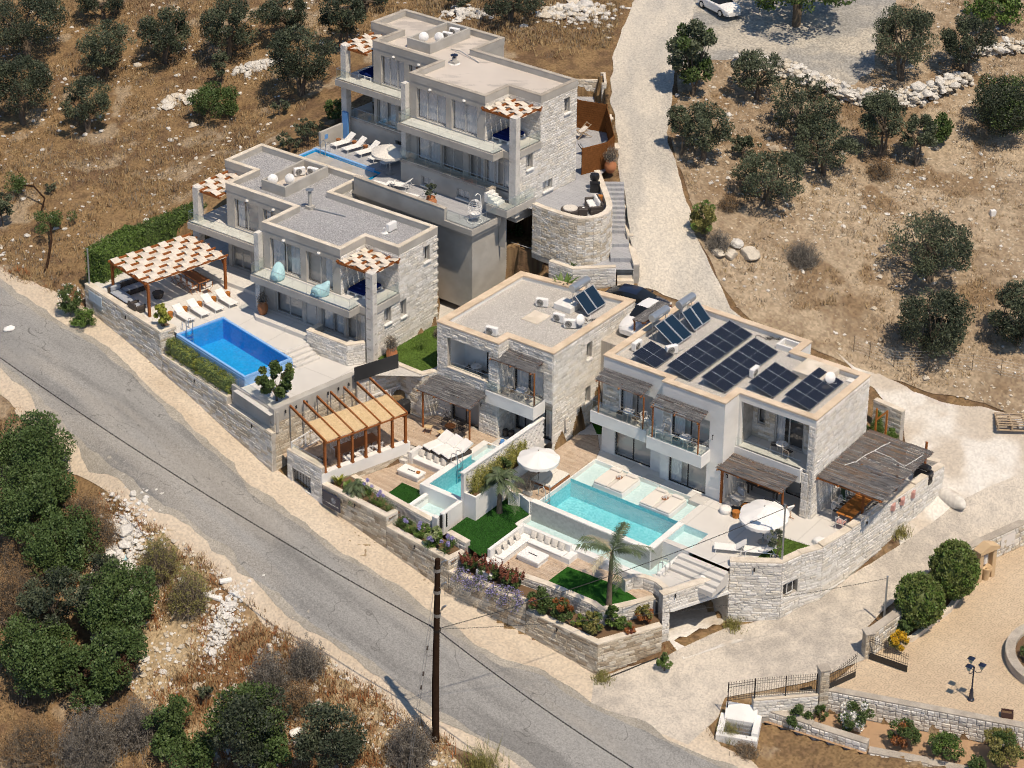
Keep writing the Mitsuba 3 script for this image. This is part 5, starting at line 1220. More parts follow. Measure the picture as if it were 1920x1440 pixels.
sh('lawn',GRASS_D,.02, 'm_lawn', 'small triangular lawn in the corner of the solar villa terrace')
sh('side_lawn',xy(FD,(-2.3,2.3),(-1.3,1.4),(-.1,2.2),(-.1,3.4),(-2.4,3.4)),.015, 'm_turf', 'dark green lawn strip between the two stone and white villas')
m = MB()
for k in range(4): m.box(FD,9.76,12.9,-6.15 - .42 * (k + 1),-6.15 - .42 * k,-1.0,-.005 - .17 * (k + 1) + .17 * (k == 9))
obj('steps',m, 'm_pale_concrete',kind='structure',label='broad pale steps down to the garage-top terrace')
GT = xy(FD,(9.74,-7.7)) + xy(FD,(12.95,-7.7)) + [(12.6,101.1),(8.9,99.05),(8.5,100.3)] + xy(FD,(9.2,-8.4))
sh('garage_terrace',GT,-.69, 'm_pale_concrete', 'pale terrace above the garage')
LD = [(-1.2,102.75),(.6,101.95),(2.3,101.1),(4.8,99.3),(5.3,98.65),(6.5,99.1),(8.3,99.85),(8.2,100.4),(7.6,100.6),(6.9,100.3)] + xy(FD,(9.3,-8.7),(-.1,-8.72),(.4,-12.0))
deck(LD,-1.4,-36.5, 'timber floor of the sunken lounge below the turquoise pool')
sh('artificial_lawn',[(3.52,102.6),(2.34,101.1),(4.86,99.3),(5.4,98.75),(6.5,99.15),(7.4,99.5),(7.0,100.0),(6.7,100.3),(6.0,101.0)],-1.385, 'm_turf', 'dark green turf square in the sunken lounge beside the ragged palm')
b = thing('bench', 'white built-in corner bench of the sunken lounge below the turquoise pool', 'bench')
obj('back',MB().box(FD,.42,.62,-12.2,-8.76,-1.5,-.55).box(FD,.62,3.95,-8.95,-8.76,-1.5,-.62), 'm_white_plaster',b)
obj('seat_base',MB().box(FD,.62,1.3,-12.2,-8.96,-1.5,-1.12).box(FD,1.3,3.9,-9.6,-8.96,-1.5,-1.12).box(FD,3.9,4.35,-9.6,-8.76,-1.5,-1.05), 'm_white_plaster',b)
obj('seat_cushion',MB().rbox(FD,.66,1.32,-11.9,-9.0,-1.12,-1.0,.04).rbox(FD,1.34,3.86,-9.62,-9.0,-1.12,-1.0,.04), 'm_white_fabric',b)
obj('bench_step',MB().box(FD,.2,1.3,-12.9,-12.22,-1.5,-1.1).box(FD,.5,1.6,-13.4,-12.92,-1.5,-1.26), 'm_white_plaster',b)
b2 = thing('bench', 'white built-in bench of the sunken deck beside the narrow pool', 'bench')
obj('back',MB().box(FC,1.5,4.3,-3.95,-3.72,-1.0,.06).box(FC,1.5,1.74,-4.72,-3.95,-1.0,.06), 'm_white_plaster',b2)
obj('seat_base',MB().box(FC,1.74,4.28,-4.6,-3.96,-1.0,-.42), 'm_white_plaster',b2)
obj('seat_cushion',MB().rbox(FC,1.76,4.24,-4.66,-3.98,-.42,-.3,.04), 'm_white_fabric',b2)
t = thing('lattice_wall', 'white lattice wall with diagonal cut-outs between the narrow pool and the bamboo planter', 'wall')
obj('wall_foot',MB().box(FC,7.5,7.72,-7.15,.98,-1.2,.55), 'm_white_plaster',t)
obj('coping',MB().box(FC,7.46,7.76,-7.2,.98,1.98,2.06), 'm_white_plaster',t)
obj('end_post',MB().box(FC,7.5,7.72,-7.15,-6.85,.55,1.98), 'm_white_plaster',t)
m = MB()
nb,nz = 28,5
for i in range(nb):
 b0 = -6.85 + i * (7.8 / nb); bw = 7.8 / nb
 for k in range(nz):
  z0,zh = .55 + k * 1.43 / nz,1.43 / nz
  m.beam(FC,(7.61,b0,z0),(7.61,b0 + bw,z0 + zh),.2,.1) if (i + k) % 2 else m.beam(FC,(7.61,b0,z0 + zh),(7.61,b0 + bw,z0),.2,.1)
 m.box(FC,7.52,7.70,b0 - .03,b0 + .03,.55,1.98)
for k in range(1,nz): m.box(FC,7.53,7.69,-6.85,.98,.55 + k * 1.43 / nz - .025,.55 + k * 1.43 / nz + .025)
obj('lattice',m, 'm_white_paint',t)
t = thing('planter', 'long white planter box of bamboo along the lattice wall', 'planter')
obj('planter_wall',ring_prism(MB(),FC,[(7.74,-7.15),(8.62,-7.15),(8.62,-1.2),(7.74,-1.2)],0,.12,-1.2,.74), 'm_white_plaster',t)
obj('soil',MB().box(FC,7.86,8.5,-7.03,-1.32,.2,.62), 'm_soil',t)
t = thing('garden_gate', 'dark gate between white posts at the end of the overflow basin', 'gate')
obj('gate_wall',MB().box(FC,7.34,7.62,-8.95,-7.16,-1.3,.12), 'm_white_plaster',t)
obj('gate_post',MB().prism(W0,sg.Polygon([(-4.2,105.7),(-3.95,105.5),(-4.1,105.25),(-4.4,105.5)]),-1.5,.0), 'm_white_plaster',t)
obj('gate_leaf',MB().prism(W0,sg.Polygon([(-3.95,105.45),(-3.5,105.75),(-3.53,105.8),(-3.98,105.5)]),-.85,.05), 'm_black_frame',t)
for i,(poly,z,lab) in enumerate([([(-11.0,109.3),(-6.9,105.75),(-6.3,106.5),(-9.6,110.4)],-.4, 'upper street bed'),([(-7.2,105.9),(-3.1,102.35),(-2.4,103.4),(-3.6,104.7),(-4.4,105.3),(-6.4,107.1)],-1.05, 'middle street bed'),
  ([(-3.3,102.4),(1.1,99.4),(2.1,100.6),(-1.4,102.7),(-2.3,103.3)],-1.78, 'flowering street bed'),([(1.1,99.4),(5.05,96.45),(8.7,98.2),(8.5,99.4),(5.3,98.2),(4.7,98.8),(2.2,100.7)],-2.3, 'lower corner bed'),(xy(FP,(.2,.3),(7.5,.3),(7.5,.9),(.2,.9)),2.1, 'hedge bed')]):
 sh('planting_soil',poly,z, 'm_soil', 'dark soil of the ' + lab)
# the uppermost villa's grounds
UT = xy(FA,(-9.0,-.6),(-2.2,-.6),(-1.5,-3.8),(8.95,-3.8),(8.95,-1.0),(7.7,-.6),(-.3,-.6),(-.3,2.76),(-8.6,2.76))
sh('upper_patio',UT,9.5, 'm_grey_tile', 'grey plank-patterned tiles around the upper blue pool')
t = thing('terrace_parapet', 'long grey parapet of the upper pool terrace facing the lower villa', 'parapet')
obj('parapet_wall',MB().box(FA,-1.5,6.72,-4.12,-3.86,-1.05,.2).box(FA,-9.0,-1.5,-4.12,-3.7,-1.05,-.86).box(FA,6.72,9.1,-4.12,-3.86,-1.05,-.62).box(FA,8.96,9.1,-3.86,-1.1,-1.05,-.62), 'm_grey_plaster',t)
obj('coping',MB().box(FA,-1.52,6.74,-4.15,-3.83,.2,.25), 'm_coping_concrete',t)
obj('terrace_support',MB().box(FA,-9.0,8.7,-3.6,-3.3,-6.8,-1.06).box(FA,8.4,8.7,-3.3,0,-6.8,-1.06), 'm_grey_plaster',t)
obj('terrace_slab',MB().box(FA,-9.0,8.95,-3.86,-.6,-1.35,-1.06), 'm_grey_plaster',t)
glass_rail(t,FA,[(6.78,-3.98),(9.03,-3.98),(9.03,-1.2)],-.6,.15)
t = thing('entrance_landing', 'paved entrance landing with glass railing at the corner of the uppermost villa', 'landing')
obj('slab',MB().prism(FA,[(8.15,-1.55),(9.95,-1.55),(9.95,1.5),(9.64,1.5),(9.64,-.48),(8.15,-.48)],-.4,.1), 'm_grey_plaster',t)
glass_rail(t,FA,[(8.2,-1.5),(9.88,-1.5),(9.88,1.45)],.1,.9)
m = MB()
for k in range(4): m.box(FA,8.0 + .24 * k,9.2,-1.35,-.74 if k == 0 else -.5,.1,.72 - .16 * k) if False else m.box(FA,7.8 + .28 * k,7.8 + .28 * (k + 1),-1.3,-.5,.1 if k else .1,.74 - .16 * k)
obj('step',m, 'm_white_plaster',t)
obj('entrance_door',MB().box(FA,8.75,9.3,-.9,-.86,-3.0,-.8), 'm_dark_interior',t)
t = thing('boundary_wall', 'grey boundary wall with a blue fin at the left end of the upper pool', 'wall')
obj('wall',MB().box(FA,-8.75,-8.55,-.1,2.2,-1.0,.3), 'm_grey_plaster',t)
obj('blue_fin',MB().box(FA,-8.6,-8.1,2.2,2.36,-1.0,1.25), 'm_blue_paint',t)
obj('blue_panel',MB().box(FA,-8.548,-8.535,.3,.62,-.35,.0), 'm_blue_paint',t)
CURVE = [(1.48,126.76),(2.1,126.15),(2.71,125.65),(3.3,125.2),(3.86,124.82),(4.4,124.55),(4.95,124.48),(5.5,124.6),(5.98,124.92),(6.38,125.35),(6.66,125.9),(6.78,126.5),(6.76,127.2),(6.62,128.6),(6.4,130.4),(6.15,132.5)]
stone_wall_run('tall curved stone wall around the patio at the right of the uppermost villa',CURVE,10.5,MIXED,thick=.35,base=6.9,seed=160,keep=620,depth=.05)
PT2 = [(1.3,127.2)] + [(x,y + .25) for x,y in CURVE[1:7]] + [(5.9,125.2),(6.4,126.6),(6.3,128.6),(6.0,132.5),(7.2,134.6),(7.3,139),(7.0,145.5),(6.4,147.7),(3.2,148.0)] + xy(FA,(9.5,6.5),(9.5,.1),(8.9,-.2))
sh('upper_patio',PT2,9.95, 'm_grey_tile', 'grey plank-patterned patio behind the curved stone wall')
m = MB()
for k in range(11): m.box(W0,6.5 - .0 * k,7.85,132.2 - .35 * (k + 1),132.2 - .35 * k,6.2,9.75 - .19 * k)
m.box(W0,6.6,8.0,126.7,128.35,6.2,7.62).box(W0,6.7,8.1,125.0,126.7,6.2,7.4)
obj('stairway',m, 'm_grey_tile',kind='structure',label='grey stairway between the curved wall and the dirt road')
sh('lower_path',[(.0,128.0),(1.2,127.2),(2.66,126.6),(3.94,125.2),(5.0,124.8),(6.2,125.4),(6.9,126.7),(8.2,126.7),(8.2,123.9),(7.0,123.9),(4.1,123.6),(2.6,126)],7.1, 'm_grey_tile', 'grey path at the foot of the curved stone wall')
stone_wall_run('low stone wall stepping down beside the dirt road',[(7.3,146.0),(7.45,141.0),(7.75,137.0),(7.95,133.4),(8.1,130.2),(8.3,127.4),(8.55,124.0)][::-1],[7.45,7.95,8.75,9.55,10.25,10.85][::1],MIXED,thick=.35,base=6.2,seed=180,keep=240,both=True)
stone_wall_run('tall pier of pale stone beside the dirt road at the back of the upper patio',[(6.78,145.9),(7.12,145.9),(7.12,148.2),(6.78,148.2)],11.75,MIXED,thick=.12,base=9.8,seed=190,keep=80)
stone_wall_run('stone wall closing the upper patio at its back',[(2.8,148.1),(6.75,147.75)],11.3,MIXED,thick=.3,base=9.9,seed=193,keep=90)
stone_wall_run('low white stone wall below the curved wall, behind the solar heater',[(2.6,124.6),(4.13,123.46),(7.02,123.8)],7.35,WHITE,thick=.3,base=5.9,seed=195,keep=160)
m = MB()
for k in range(4): m.box(W0,7.1,8.2,124.9 - .4 * (k + 1),124.9 - .4 * k,5.6,7.05 - .23 * (k + 1))
obj('steps',m, 'm_coping_cream',kind='structure',label='pale stone steps down to the parked cars')
stone_wall_run('stone-walled rock garden bed behind the stone villa',[(-3.25,130.4),(-2.6,129.5),(-.2,127.78),(.85,127.9),(2.75,129.9)],5.05,MIXED,thick=.3,base=[3.3,3.3,3.3,4.2,5.2],seed=197,keep=180)
obj('rock_garden_soil',MB().prism(W0,sg.Polygon([(-3.1,130.3),(-2.5,129.7),(-.1,128.05),(.75,128.15),(2.6,129.9),(3.0,131.5),(0,133.5),(-3,133)]),3.0,4.95), 'm_red_soil',kind='structure',label='reddish soil of the rock garden')
# the paved courtyard at the right
COURT = [(17.45,94.55),(20.0,97.5),(21.8,99.2),(26.75,105.6),(31.2,108.7),(45,108),(45,86),(27.5,91.6)]
sh('courtyard',COURT,-3.5, 'm_fan_paving', 'sand-coloured courtyard stamped with a fan pattern')
sh('planting_soil',[(13.4,93.7),(17.3,94.3),(30,90.5),(30,87.3),(19.2,90.8)],-4.85, 'm_red_soil', 'reddish soil of the shrub bed in front of the courtyard')
RUB = dict(hmin=.2,hmax=.36,lmin=.22,lmax=.5,gap=.03,depth=.07)
stone_wall_run('rubble wall with grey coping between the courtyard and the shrub bed',[(17.4,94.35),(22.5,92.86),(27.46,91.4),(34,89.4)],[-3.45,-3.45,-3.45],WHITE,thick=.4,base=-4.9,coping='m_coping_concrete',seed=201,keep=300,**RUB)
stone_wall_run('rubble street wall with grey coping below the shrub bed',[(13.75,93.78),(16.4,92.42),(19.15,91.05)],[-4.22,-4.3],WHITE + ['m_stone_tan3'],thick=.4,base=[-5.1,-5.4,-5.7],coping='m_coping_concrete',seed=205,keep=300,**RUB)
stone_wall_run('lower rubble street wall continuing below the shrub bed to the right',[(19.2,90.75),(22.2,89.9),(27.5,88.3)],[-4.6,-4.65],WHITE + ['m_stone_tan3'],thick=.45,base=[-5.7,-5.9,-6.3],coping='m_coping_concrete',seed=208,keep=200,**RUB)
cw = stone_wall_run('rubble wall with broad grey coping between the side street and the courtyard',[(20.3,97.35),(22.0,99.05),(26.9,105.4),(31.5,108.6)],-1.95,MIXED,thick=.45,base=-3.5,coping='m_coping_concrete',seed=211,keep=300,**RUB)
obj('plaque',MB().prism(W0,sg.Polygon([(29.6,107.2),(30.6,107.9),(30.57,107.95),(29.57,107.25)]),-3.0,-2.2), 'm_plaque',label='pale rectangular plaque on the courtyard wall beside the stone fountain',cat='plaque')
t = thing('planter', 'kerbed planting bed under the two clipped trees along the courtyard wall', 'planter')
obj('kerb',MB().prism(W0,sg.Polygon([(21.3,98.3),(22.9,98.75),(25.6,101.6),(27.2,104.2),(27.0,104.3),(25.4,101.8),(22.75,98.95),(21.2,98.5)]),-3.6,-3.2), 'm_coping_cream',t)
obj('soil',MB().prism(W0,sg.Polygon([(21.2,98.5),(22.75,98.9),(25.4,101.8),(27.0,104.3),(26.8,105.2),(22.0,99.0)]),-3.6,-3.3), 'm_soil',t)
t = thing('round_planter', 'round stone-edged planter at the right edge of the courtyard', 'planter')
obj('kerb',MB().lathe(Fr(31.2,96.9,-3.5,0),0,0,[(3.5,-.1),(3.5,.5),(2.95,.5),(2.95,.1)],48), 'm_coping_concrete',t,smooth=40)
obj('soil',MB().lathe(Fr(31.2,96.9,-3.5,0),0,0,[(2.96,.3),(.01,.4)],30), 'm_soil',t)
# roof equipment
def solar_array(F,a0,a1,b0,n,label,zl=6.86,zr=6.44,pb=1.045):
 t = thing('solar_array',label, 'solar panels', 'tilted solar arrays on the white villa roof')
 th = math.atan2(zl - zr,a1 - a0)
 for k in range(n):
  q0,q1 = b0 + k * pb + .012,b0 + (k + 1) * pb - .012
  P = F.w(np.array([[a0,q0,zl],[a1,q0,zr],[a1,q1,zr],[a0,q1,zl]]))
  nn = np.cross(P[1] - P[0],P[3] - P[0]); nn /= np.linalg.norm(nn)
  v = np.vstack([P,P - nn * .035])
  f = [[0,1,2],[0,2,3],[4,6,5],[4,7,6],[0,4,5],[0,5,1],[1,5,6],[1,6,2],[2,6,7],[2,7,3],[3,7,4],[3,4,0]]
  uv = np.array([[0,0],[0,1],[1,1],[1,0]] * 2,float)
  key = numbered(t + '__panel'); scene[key] = mikit.ply((v,np.array(f)), 'm_pv',uv=uv)
  rim = MB()
  for i in range(4):
   rim.beam(W0,P[i] + nn * .004,P[(i + 1) % 4] + nn * .004,.014,.012)
  rim.beam(W0,(P[0] + P[1]) / 2 + nn * .002,(P[3] + P[2]) / 2 + nn * .002,.012,.005)
  scene[key + '__frame'] = mikit.ply(rim.mesh(), 'm_alu')
  scene[key + '__clamp'] = mikit.ply(MB().beam(W0,(P[2] * .25 + P[3] * .75) + nn * .01,(P[2] * .21 + P[3] * .79) + nn * .01,.06,.015).mesh(), 'm_white_paint')
 m = MB()
 for b in np.linspace(b0 + .15,b0 + n * pb - .15,n + 1):
  m.tube([[a0 + .1,b,6.3],[a0 + .1,b,zl - .06],[a1 - .05,b,zr - .05],[a0 + .1,b,6.32]],.018,5,F)
 for (a,z) in ((a0 + .12,zl - .07),(a1 - .12,zr - .06)): m.tube([[a,b0 - .15,z],[a,b0 + n * pb + .05,z]],.02,5,F)
 obj('mounting_rail',m, 'm_alu',t)
solar_array(FD,1.5,3.2,.85,2, 'two-panel solar array at the left front corner of the white villa roof')
solar_array(FD,3.95,5.66,.9,7, 'longest solar array on the white villa roof, seven panels in a row')
solar_array(FD,6.36,8.07,.95,6, 'six-panel solar array beside the longest one on the white villa roof')
solar_array(FD,8.92,10.63,2.15,3, 'three-panel solar array in front of the pale roof housing')
solar_array(FD,11.35,13.06,2.15,4, 'four-panel solar array at the right end of the white villa roof')
def solar_heater(F,alo,ahi,b0,b1,zlo,zhi,zr,label):
 """two collectors leaning against a hot-water tank"""
 t = thing('solar_water_heater',label, 'solar water heater', 'solar water heaters on the roofs')
 for k in range(2):
  q0,q1 = b0 + (b1 - b0) * k / 2 + .03,b0 + (b1 - b0) * (k + 1) / 2 - .03
  P = F.w(np.array([[ahi,q0,zhi],[alo,q0,zlo],[alo,q1,zlo],[ahi,q1,zhi]]))
  nn = np.cross(P[1] - P[0],P[3] - P[0]); nn /= np.linalg.norm(nn)
  v = np.vstack([P,P - nn * .09]); f = [[0,1,2],[0,2,3],[4,6,5],[4,7,6],[0,4,5],[0,5,1],[1,5,6],[1,6,2],[2,6,7],[2,7,3],[3,7,4],[3,4,0]]
  c = numbered(t + '__collector'); scene[c] = mikit.ply((v,np.array(f)), 'm_collector')
  rim = MB()
  for i in range(4): rim.beam(W0,P[i] + nn * .01,P[(i + 1) % 4] + nn * .01,.05,.05)
  scene[c + '__frame'] = mikit.ply(rim.mesh(), 'm_alu')
 at,zt = ahi - .28,zhi + .38
 tb0,tb1 = b0 + .12,b1 - .25
 k = obj('tank',MB().tube([[at,tb0 - .03,zt],[at,tb0,zt],[at,tb1,zt],[at,tb1 + .03,zt]],[.24,.27,.27,.24],22,F), 'm_tank',t,smooth=40)
 m = MB()
 for i in range(4): m.box(F,at + .262,at + .272,tb0 + .45 + i * .11,tb0 + .52 + i * .11,zt - .03,zt + .05)
 obj('lettering',m, 'm_white_paint',k)
 m = MB()
 for b in (tb0 + .1,tb1 - .1):
  m.tube([[at,b,zr],[at,b,zt - .2]],.025,5,F); m.tube([[at,b,zr + .05],[alo,b,zlo - .08]],.02,5,F); m.tube([[ahi,b,zr],[ahi,b,zhi - .1]],.02,5,F)
 obj('stand',m, 'm_galvanized',t)
 obj('pipe',MB().tube([[at + .1,tb1 - .1,zt - .24],[ahi + .1,b1 - .2,zhi - .2],[ahi + .1,b1 - .2,zr + .1],[alo + .3,b0 - .2,zr + .05]],.022,6,F), 'm_white_paint',t)
solar_heater(FC,6.85,5.8,6.75,8.8,6.5,7.5,6.3, 'solar water heater with a steel tank on the roof of the middle stone villa')
solar_heater(FD,2.68,1.17,3.8,5.85,6.45,7.4,6.28, 'solar water heater above the small two-panel array on the white villa roof')
solar_heater(FD,2.52,1.54,6.35,8.35,6.45,7.4,6.28, 'rearmost solar water heater on the white villa roof, one collector streaked with reflections')
def ac_unit(F,a,b,z,deg,label,w=.8,h=.6,d=.3):
 G = F.sub(a,b,z,deg)
 t = thing('air_conditioner',label, 'air conditioner', 'outdoor air conditioner units on the roofs')
 obj('casing',MB().rbox(G,-w / 2,w / 2,-d / 2,d / 2,.06,h,.03), 'm_white_paint',t)
 obj('foot',MB().box(G,-w / 2 + .08,-w / 2 + .14,-d / 2 - .04,d / 2 + .04,0,.06).box(G,w / 2 - .14,w / 2 - .08,-d / 2 - .04,d / 2 + .04,0,.06), 'm_galvanized',t)
 g = MB()
 for r in (.06,.11,.16,.2,.23):
  th = np.linspace(0,2 * math.pi,17)
  g.tube(np.stack([-.1 + r * np.cos(th),np.full(17,-d / 2 - .02),.06 + (h - .06) / 2 + r * np.sin(th)],1),.008,4,G,cap=False)
 obj('grille',g, 'm_grey_frame',t)
 obj('fan',MB().tube([[-.1,-d / 2 - .004,.06 + (h - .06) / 2],[-.1,-d / 2 - .012,.06 + (h - .06) / 2]],.235,18,G), 'm_dark_screen',t)
 obj('pipe',MB().tube([[w / 2,0,.2],[w / 2 + .12,0,.15],[w / 2 + .2,.1,.02],[w / 2 + .5,.2,.02]],.018,5,G), 'm_galvanized',t)
for F,a,b,z,deg,lab in ((FC,3.45,1.15,6.3,8, 'white air conditioner at the front edge of the middle villa roof'),(FC,3.65,6.22,6.3,20, 'white air conditioner alone in the middle of the stone villa roof'),(FC,5.75,5.15,6.3,5, 'white air conditioner in front of the white roof housing'),(FC,6.75,4.95,6.3,30, 'white air conditioner beside the satellite dish of the middle villa'),
       (FD,.85,2.35,6.28,90, 'white air conditioner left of the two-panel solar array'),(FD,2.85,3.2,6.28,60, 'small white air conditioner at the foot of the solar water heater'),(FD,8.3,3.9,6.28,90, 'white air conditioner between the six-panel and three-panel arrays'),
       (FB,6.95,4.85,6.56,-90, 'lone air conditioner with a dark grille on the grey gravel roof'),(FB,-3.75,7.75,6.63,60, 'first air conditioner inside the roof enclosure of the gravel-roofed villa'),(FB,-3.0,8.3,6.63,10, 'second air conditioner inside the roof enclosure of the gravel-roofed villa'),
       (FA,-3.0,7.4,6.63,10, 'larger air conditioner inside the roof enclosure of the uppermost villa'),(FA,-3.2,8.4,6.63,10, 'farther air conditioner inside the roof enclosure of the uppermost villa')):
 ac_unit(F,a,b,z,deg,lab)
def dish(F,a,b,z,deg,label,r=.36):
 G = F.sub(a,b,z,deg)
 t = thing('satellite_dish',label, 'satellite dish', 'satellite dishes on the roofs')
 th = np.linspace(0,2 * math.pi,25); P = []
 for k in np.linspace(0,1,5):
  P.append(np.stack([k * r * np.cos(th),-.25 + .14 * k * k - 0 * th + .0 * th - k * r * np.sin(th) * -.35,.62 + k * r * np.sin(th) * .94],1))
 obj('reflector',MB().sheet(G.w(np.array(P))), 'm_white_paint',t,smooth=True)
 obj('mast',MB().tube([[0,.05,0],[0,.05,.55],[0,-.2,.6]],.025,6,G), 'm_galvanized',t)
 obj('arm',MB().tube([[0,-.2,.3],[0,-.7,.55]],.014,5,G).tube([[0,-.66,.52],[0,-.75,.58]],.035,6,G), 'm_grey_frame',t)
for F,a,b,z,deg,lab in ((FB,-3.9,5.2,6.62,50, 'left satellite dish in the roof enclosure of the gravel-roofed villa'),(FB,-3.0,6.0,6.62,20, 'right satellite dish in the roof enclosure of the gravel-roofed villa'),(FA,-3.7,5.6,6.62,50, 'left satellite dish in the roof enclosure of the uppermost villa'),
       (FA,-2.8,6.3,6.62,20, 'right satellite dish in the roof enclosure of the uppermost villa'),(FC,7.2,5.3,6.3,80, 'satellite dish on the roof of the middle stone villa'),(FD,12.45,5.6,6.28,60, 'satellite dish beside the pale housing on the solar roof')):
 dish(F,a,b,z,deg,lab)
rng = np.random.default_rng(3)
for F,a,b,z,lab in ((FC,7.2,6.4,6.32, 'tangle of blue and black pipes beside the satellite dish of the middle villa'),(FD,6.6,8.6,6.3, 'tangle of dark pipes beside the skylight of the solar roof')):
 m = MB()
 for k in range(5):
  p = np.array([[a,b,z]]) + np.cumsum(rng.normal(0,.13,(9,3)) * [1,1,.25],0); p[:,2] = np.abs(p[:,2] - z) + z
  m.tube(p,.018,5,F)
 obj('roof_pipes',m, 'm_rubber_hose',label=lab,cat='pipe')
obj('vent_pipe',MB().tube([[6.84,4.3,6.56],[6.84,4.3,6.85],[6.86,4.2,6.98]],.06,8,FB).lathe(FB,6.84,4.3,[(.24,6.57),(.2,6.6),(.06,6.62)],14), 'm_white_paint',label='white vent pipe on the grey gravel roof',cat='pipe',smooth=40)
obj('vent_pipe',MB().lathe(FA,.4,4.2,[(.42,6.57),(.4,6.6),(.1,6.61)],14), 'm_white_paint',label='white sealing patch round the chimney of the uppermost villa',cat='patch')
# furniture
def chair(F,a,b,z,deg,label,frame='m_pale_wicker',seat='m_dark_wicker',group=None,arms=True):
 G = F.sub(a,b,z,deg)
 t = thing('garden_chair',label, 'chair',group)
 for x in (-.23,.23):
  obj('leg',MB().tube([[x,-.22,0],[x,-.2,.62 if arms else .45]] + ([[x * 1.1,.2,.66]] if arms else []),.016,5,G),frame,t)
  obj('leg',MB().tube([[x,.24,0],[x,.2,.45],[x * .98,.29,.84]],.016,5,G),frame,t)
 obj('seat',MB().rbox(G,-.24,.24,-.23,.22,.42,.46,.015),seat,t)
 m = MB().tube([[-.225,.29,.84],[0,.33,.86],[.225,.29,.84]],.016,5,G)
 for x in np.linspace(-.15,.15,4): m.tube([[x,.21,.47],[x,.31,.85]],.010,4,G)
 obj('backrest',m,frame,t)
 return t
def round_table(F,a,b,z,label,r=.36,top='m_white_paint',leg='m_pale_wicker',group=None,h=.74):
 t = thing('round_table',label, 'table',group)
 obj('tabletop',MB().lathe(F.sub(a,b,z),0,0,[(.001,h),(r,h),(r,h - .03),(.001,h - .03)],24),top,t,smooth=30)
 G = F.sub(a,b,z)
 for k in range(3):
  c,s = math.cos(k * 2.1 + .4),math.sin(k * 2.1 + .4)
  obj('leg',MB().tube([[.05 * c,.05 * s,h - .03],[.24 * c,.24 * s,0]],.017,5,G),leg,t)
G1 = 'slim chairs at the small balcony tables'
for F,a,b,z,chairs,where in ((FC,2.35,1.0,3.1,[(1.8,1.05,-80),(2.85,1.0,80)], 'in the loggia of the middle stone villa'),(FC,6.35,.4,3.06,[(5.75,.42,-80),(6.95,.45,85)], 'on the box balcony of the middle stone villa'),
       (FD,2.25,-.5,3.06,[(1.68,-.5,-80),(2.82,-.48,80)], 'on the first white balcony'),(FD,6.6,-1.0,3.06,[(6.02,-1.0,-85),(7.15,-.98,85)], 'on the second white balcony'),(FD,11.6,1.72,3.14,[(11.05,1.85,-70),(12.1,1.6,80)], 'in the recessed terrace beside the sliding door')):
 round_table(F,a,b,z, 'small round table ' + where,group='small round balcony tables')
 for i,(ca,cb,deg) in enumerate(chairs): chair(F,ca,cb,z,deg,('left' if i == 0 else 'right') + ' slim chair ' + where,group=G1)
for F,a,b,z,deg,lab in ((FD,3.4,-.35,3.06,60, 'pale slatted lounge chair at the right end of the first white balcony'),(FD,4.75,-.95,3.06,-60, 'pale slatted lounge chair at the left end of the second white balcony')):
 chair(F,a,b,z,deg,lab, 'm_white_paint', 'm_white_fabric')
def pallet_bed(F,a0,a1,b0,b1,z,label):
 t = thing('pallet_bed',label, 'day bed', 'blue day beds on white pallets')
 m = MB()
 for k in range(7):
  b = b0 + (b1 - b0) * k / 6.4; m.box(F,a0,a1,b,b + .1,z + .2,z + .23)
 obj('slat',m, 'm_white_paint',t,kind='stuff')
 m = MB()
 for a in (a0,(a0 + a1) / 2 - .05,a1 - .1):
  for b in (b0,(b0 + b1) / 2 - .06,b1 - .12): m.box(F,a,a + .1,b,b + .14,z,z + .2)
  m.box(F,a,a + .1,b0,b1,z + .02,z + .05)
 obj('pallet_block',m, 'm_white_paint',t)
 obj('mattress',MB().rbox(F,a0 + .02,a1 - .02,b0 + .03,b1 - .02,z + .235,z + .42,.06), 'm_blue_fabric',t)
pallet_bed(FB,6.95,8.35,.35,2.2,3.78, 'dark blue bed on white pallets under the corner pergola of the gravel-roofed villa')
pallet_bed(FA,6.95,8.35,.45,2.3,3.78, 'dark blue bed on white pallets under the corner pergola of the uppermost villa')
pallet_bed(FA,-7.9,-6.6,3.2,5.0,3.78, 'dark blue bed on white pallets on the far left balcony of the uppermost villa')
def beanbag(F,a,b,z,deg,label):
 s = trimesh.creation.icosphere(3); v = s.vertices.copy()
 v[:,2] = np.where(v[:,2] < 0,v[:,2] * .32,v[:,2] * .5)
 back = np.clip(v[:,1],0,1)
 v[:,2] += .62 * back ** 1.5 * (v[:,2] > -.1); v[:,1] *= .62; v[:,0] *= .48
 v += .05 * (meshkit.fbm(v * 4,3,2)[:,None] - .5)
 v[:,2] = np.maximum(v[:,2],-.2)
 obj('bean_bag',MB().add(F.sub(a,b,z + .2,deg).w(v),s.faces), 'm_aqua_fabric',label=label,cat='bean bag',group='pale blue bean bags on the balcony',smooth=True)
beanbag(FB,1.95,-.75,3.78,35, 'left pale blue bean bag behind the glass railing of the gravel-roofed villa')
beanbag(FB,5.7,-.8,3.78,-45, 'right pale blue bean bag behind the glass railing of the gravel-roofed villa')
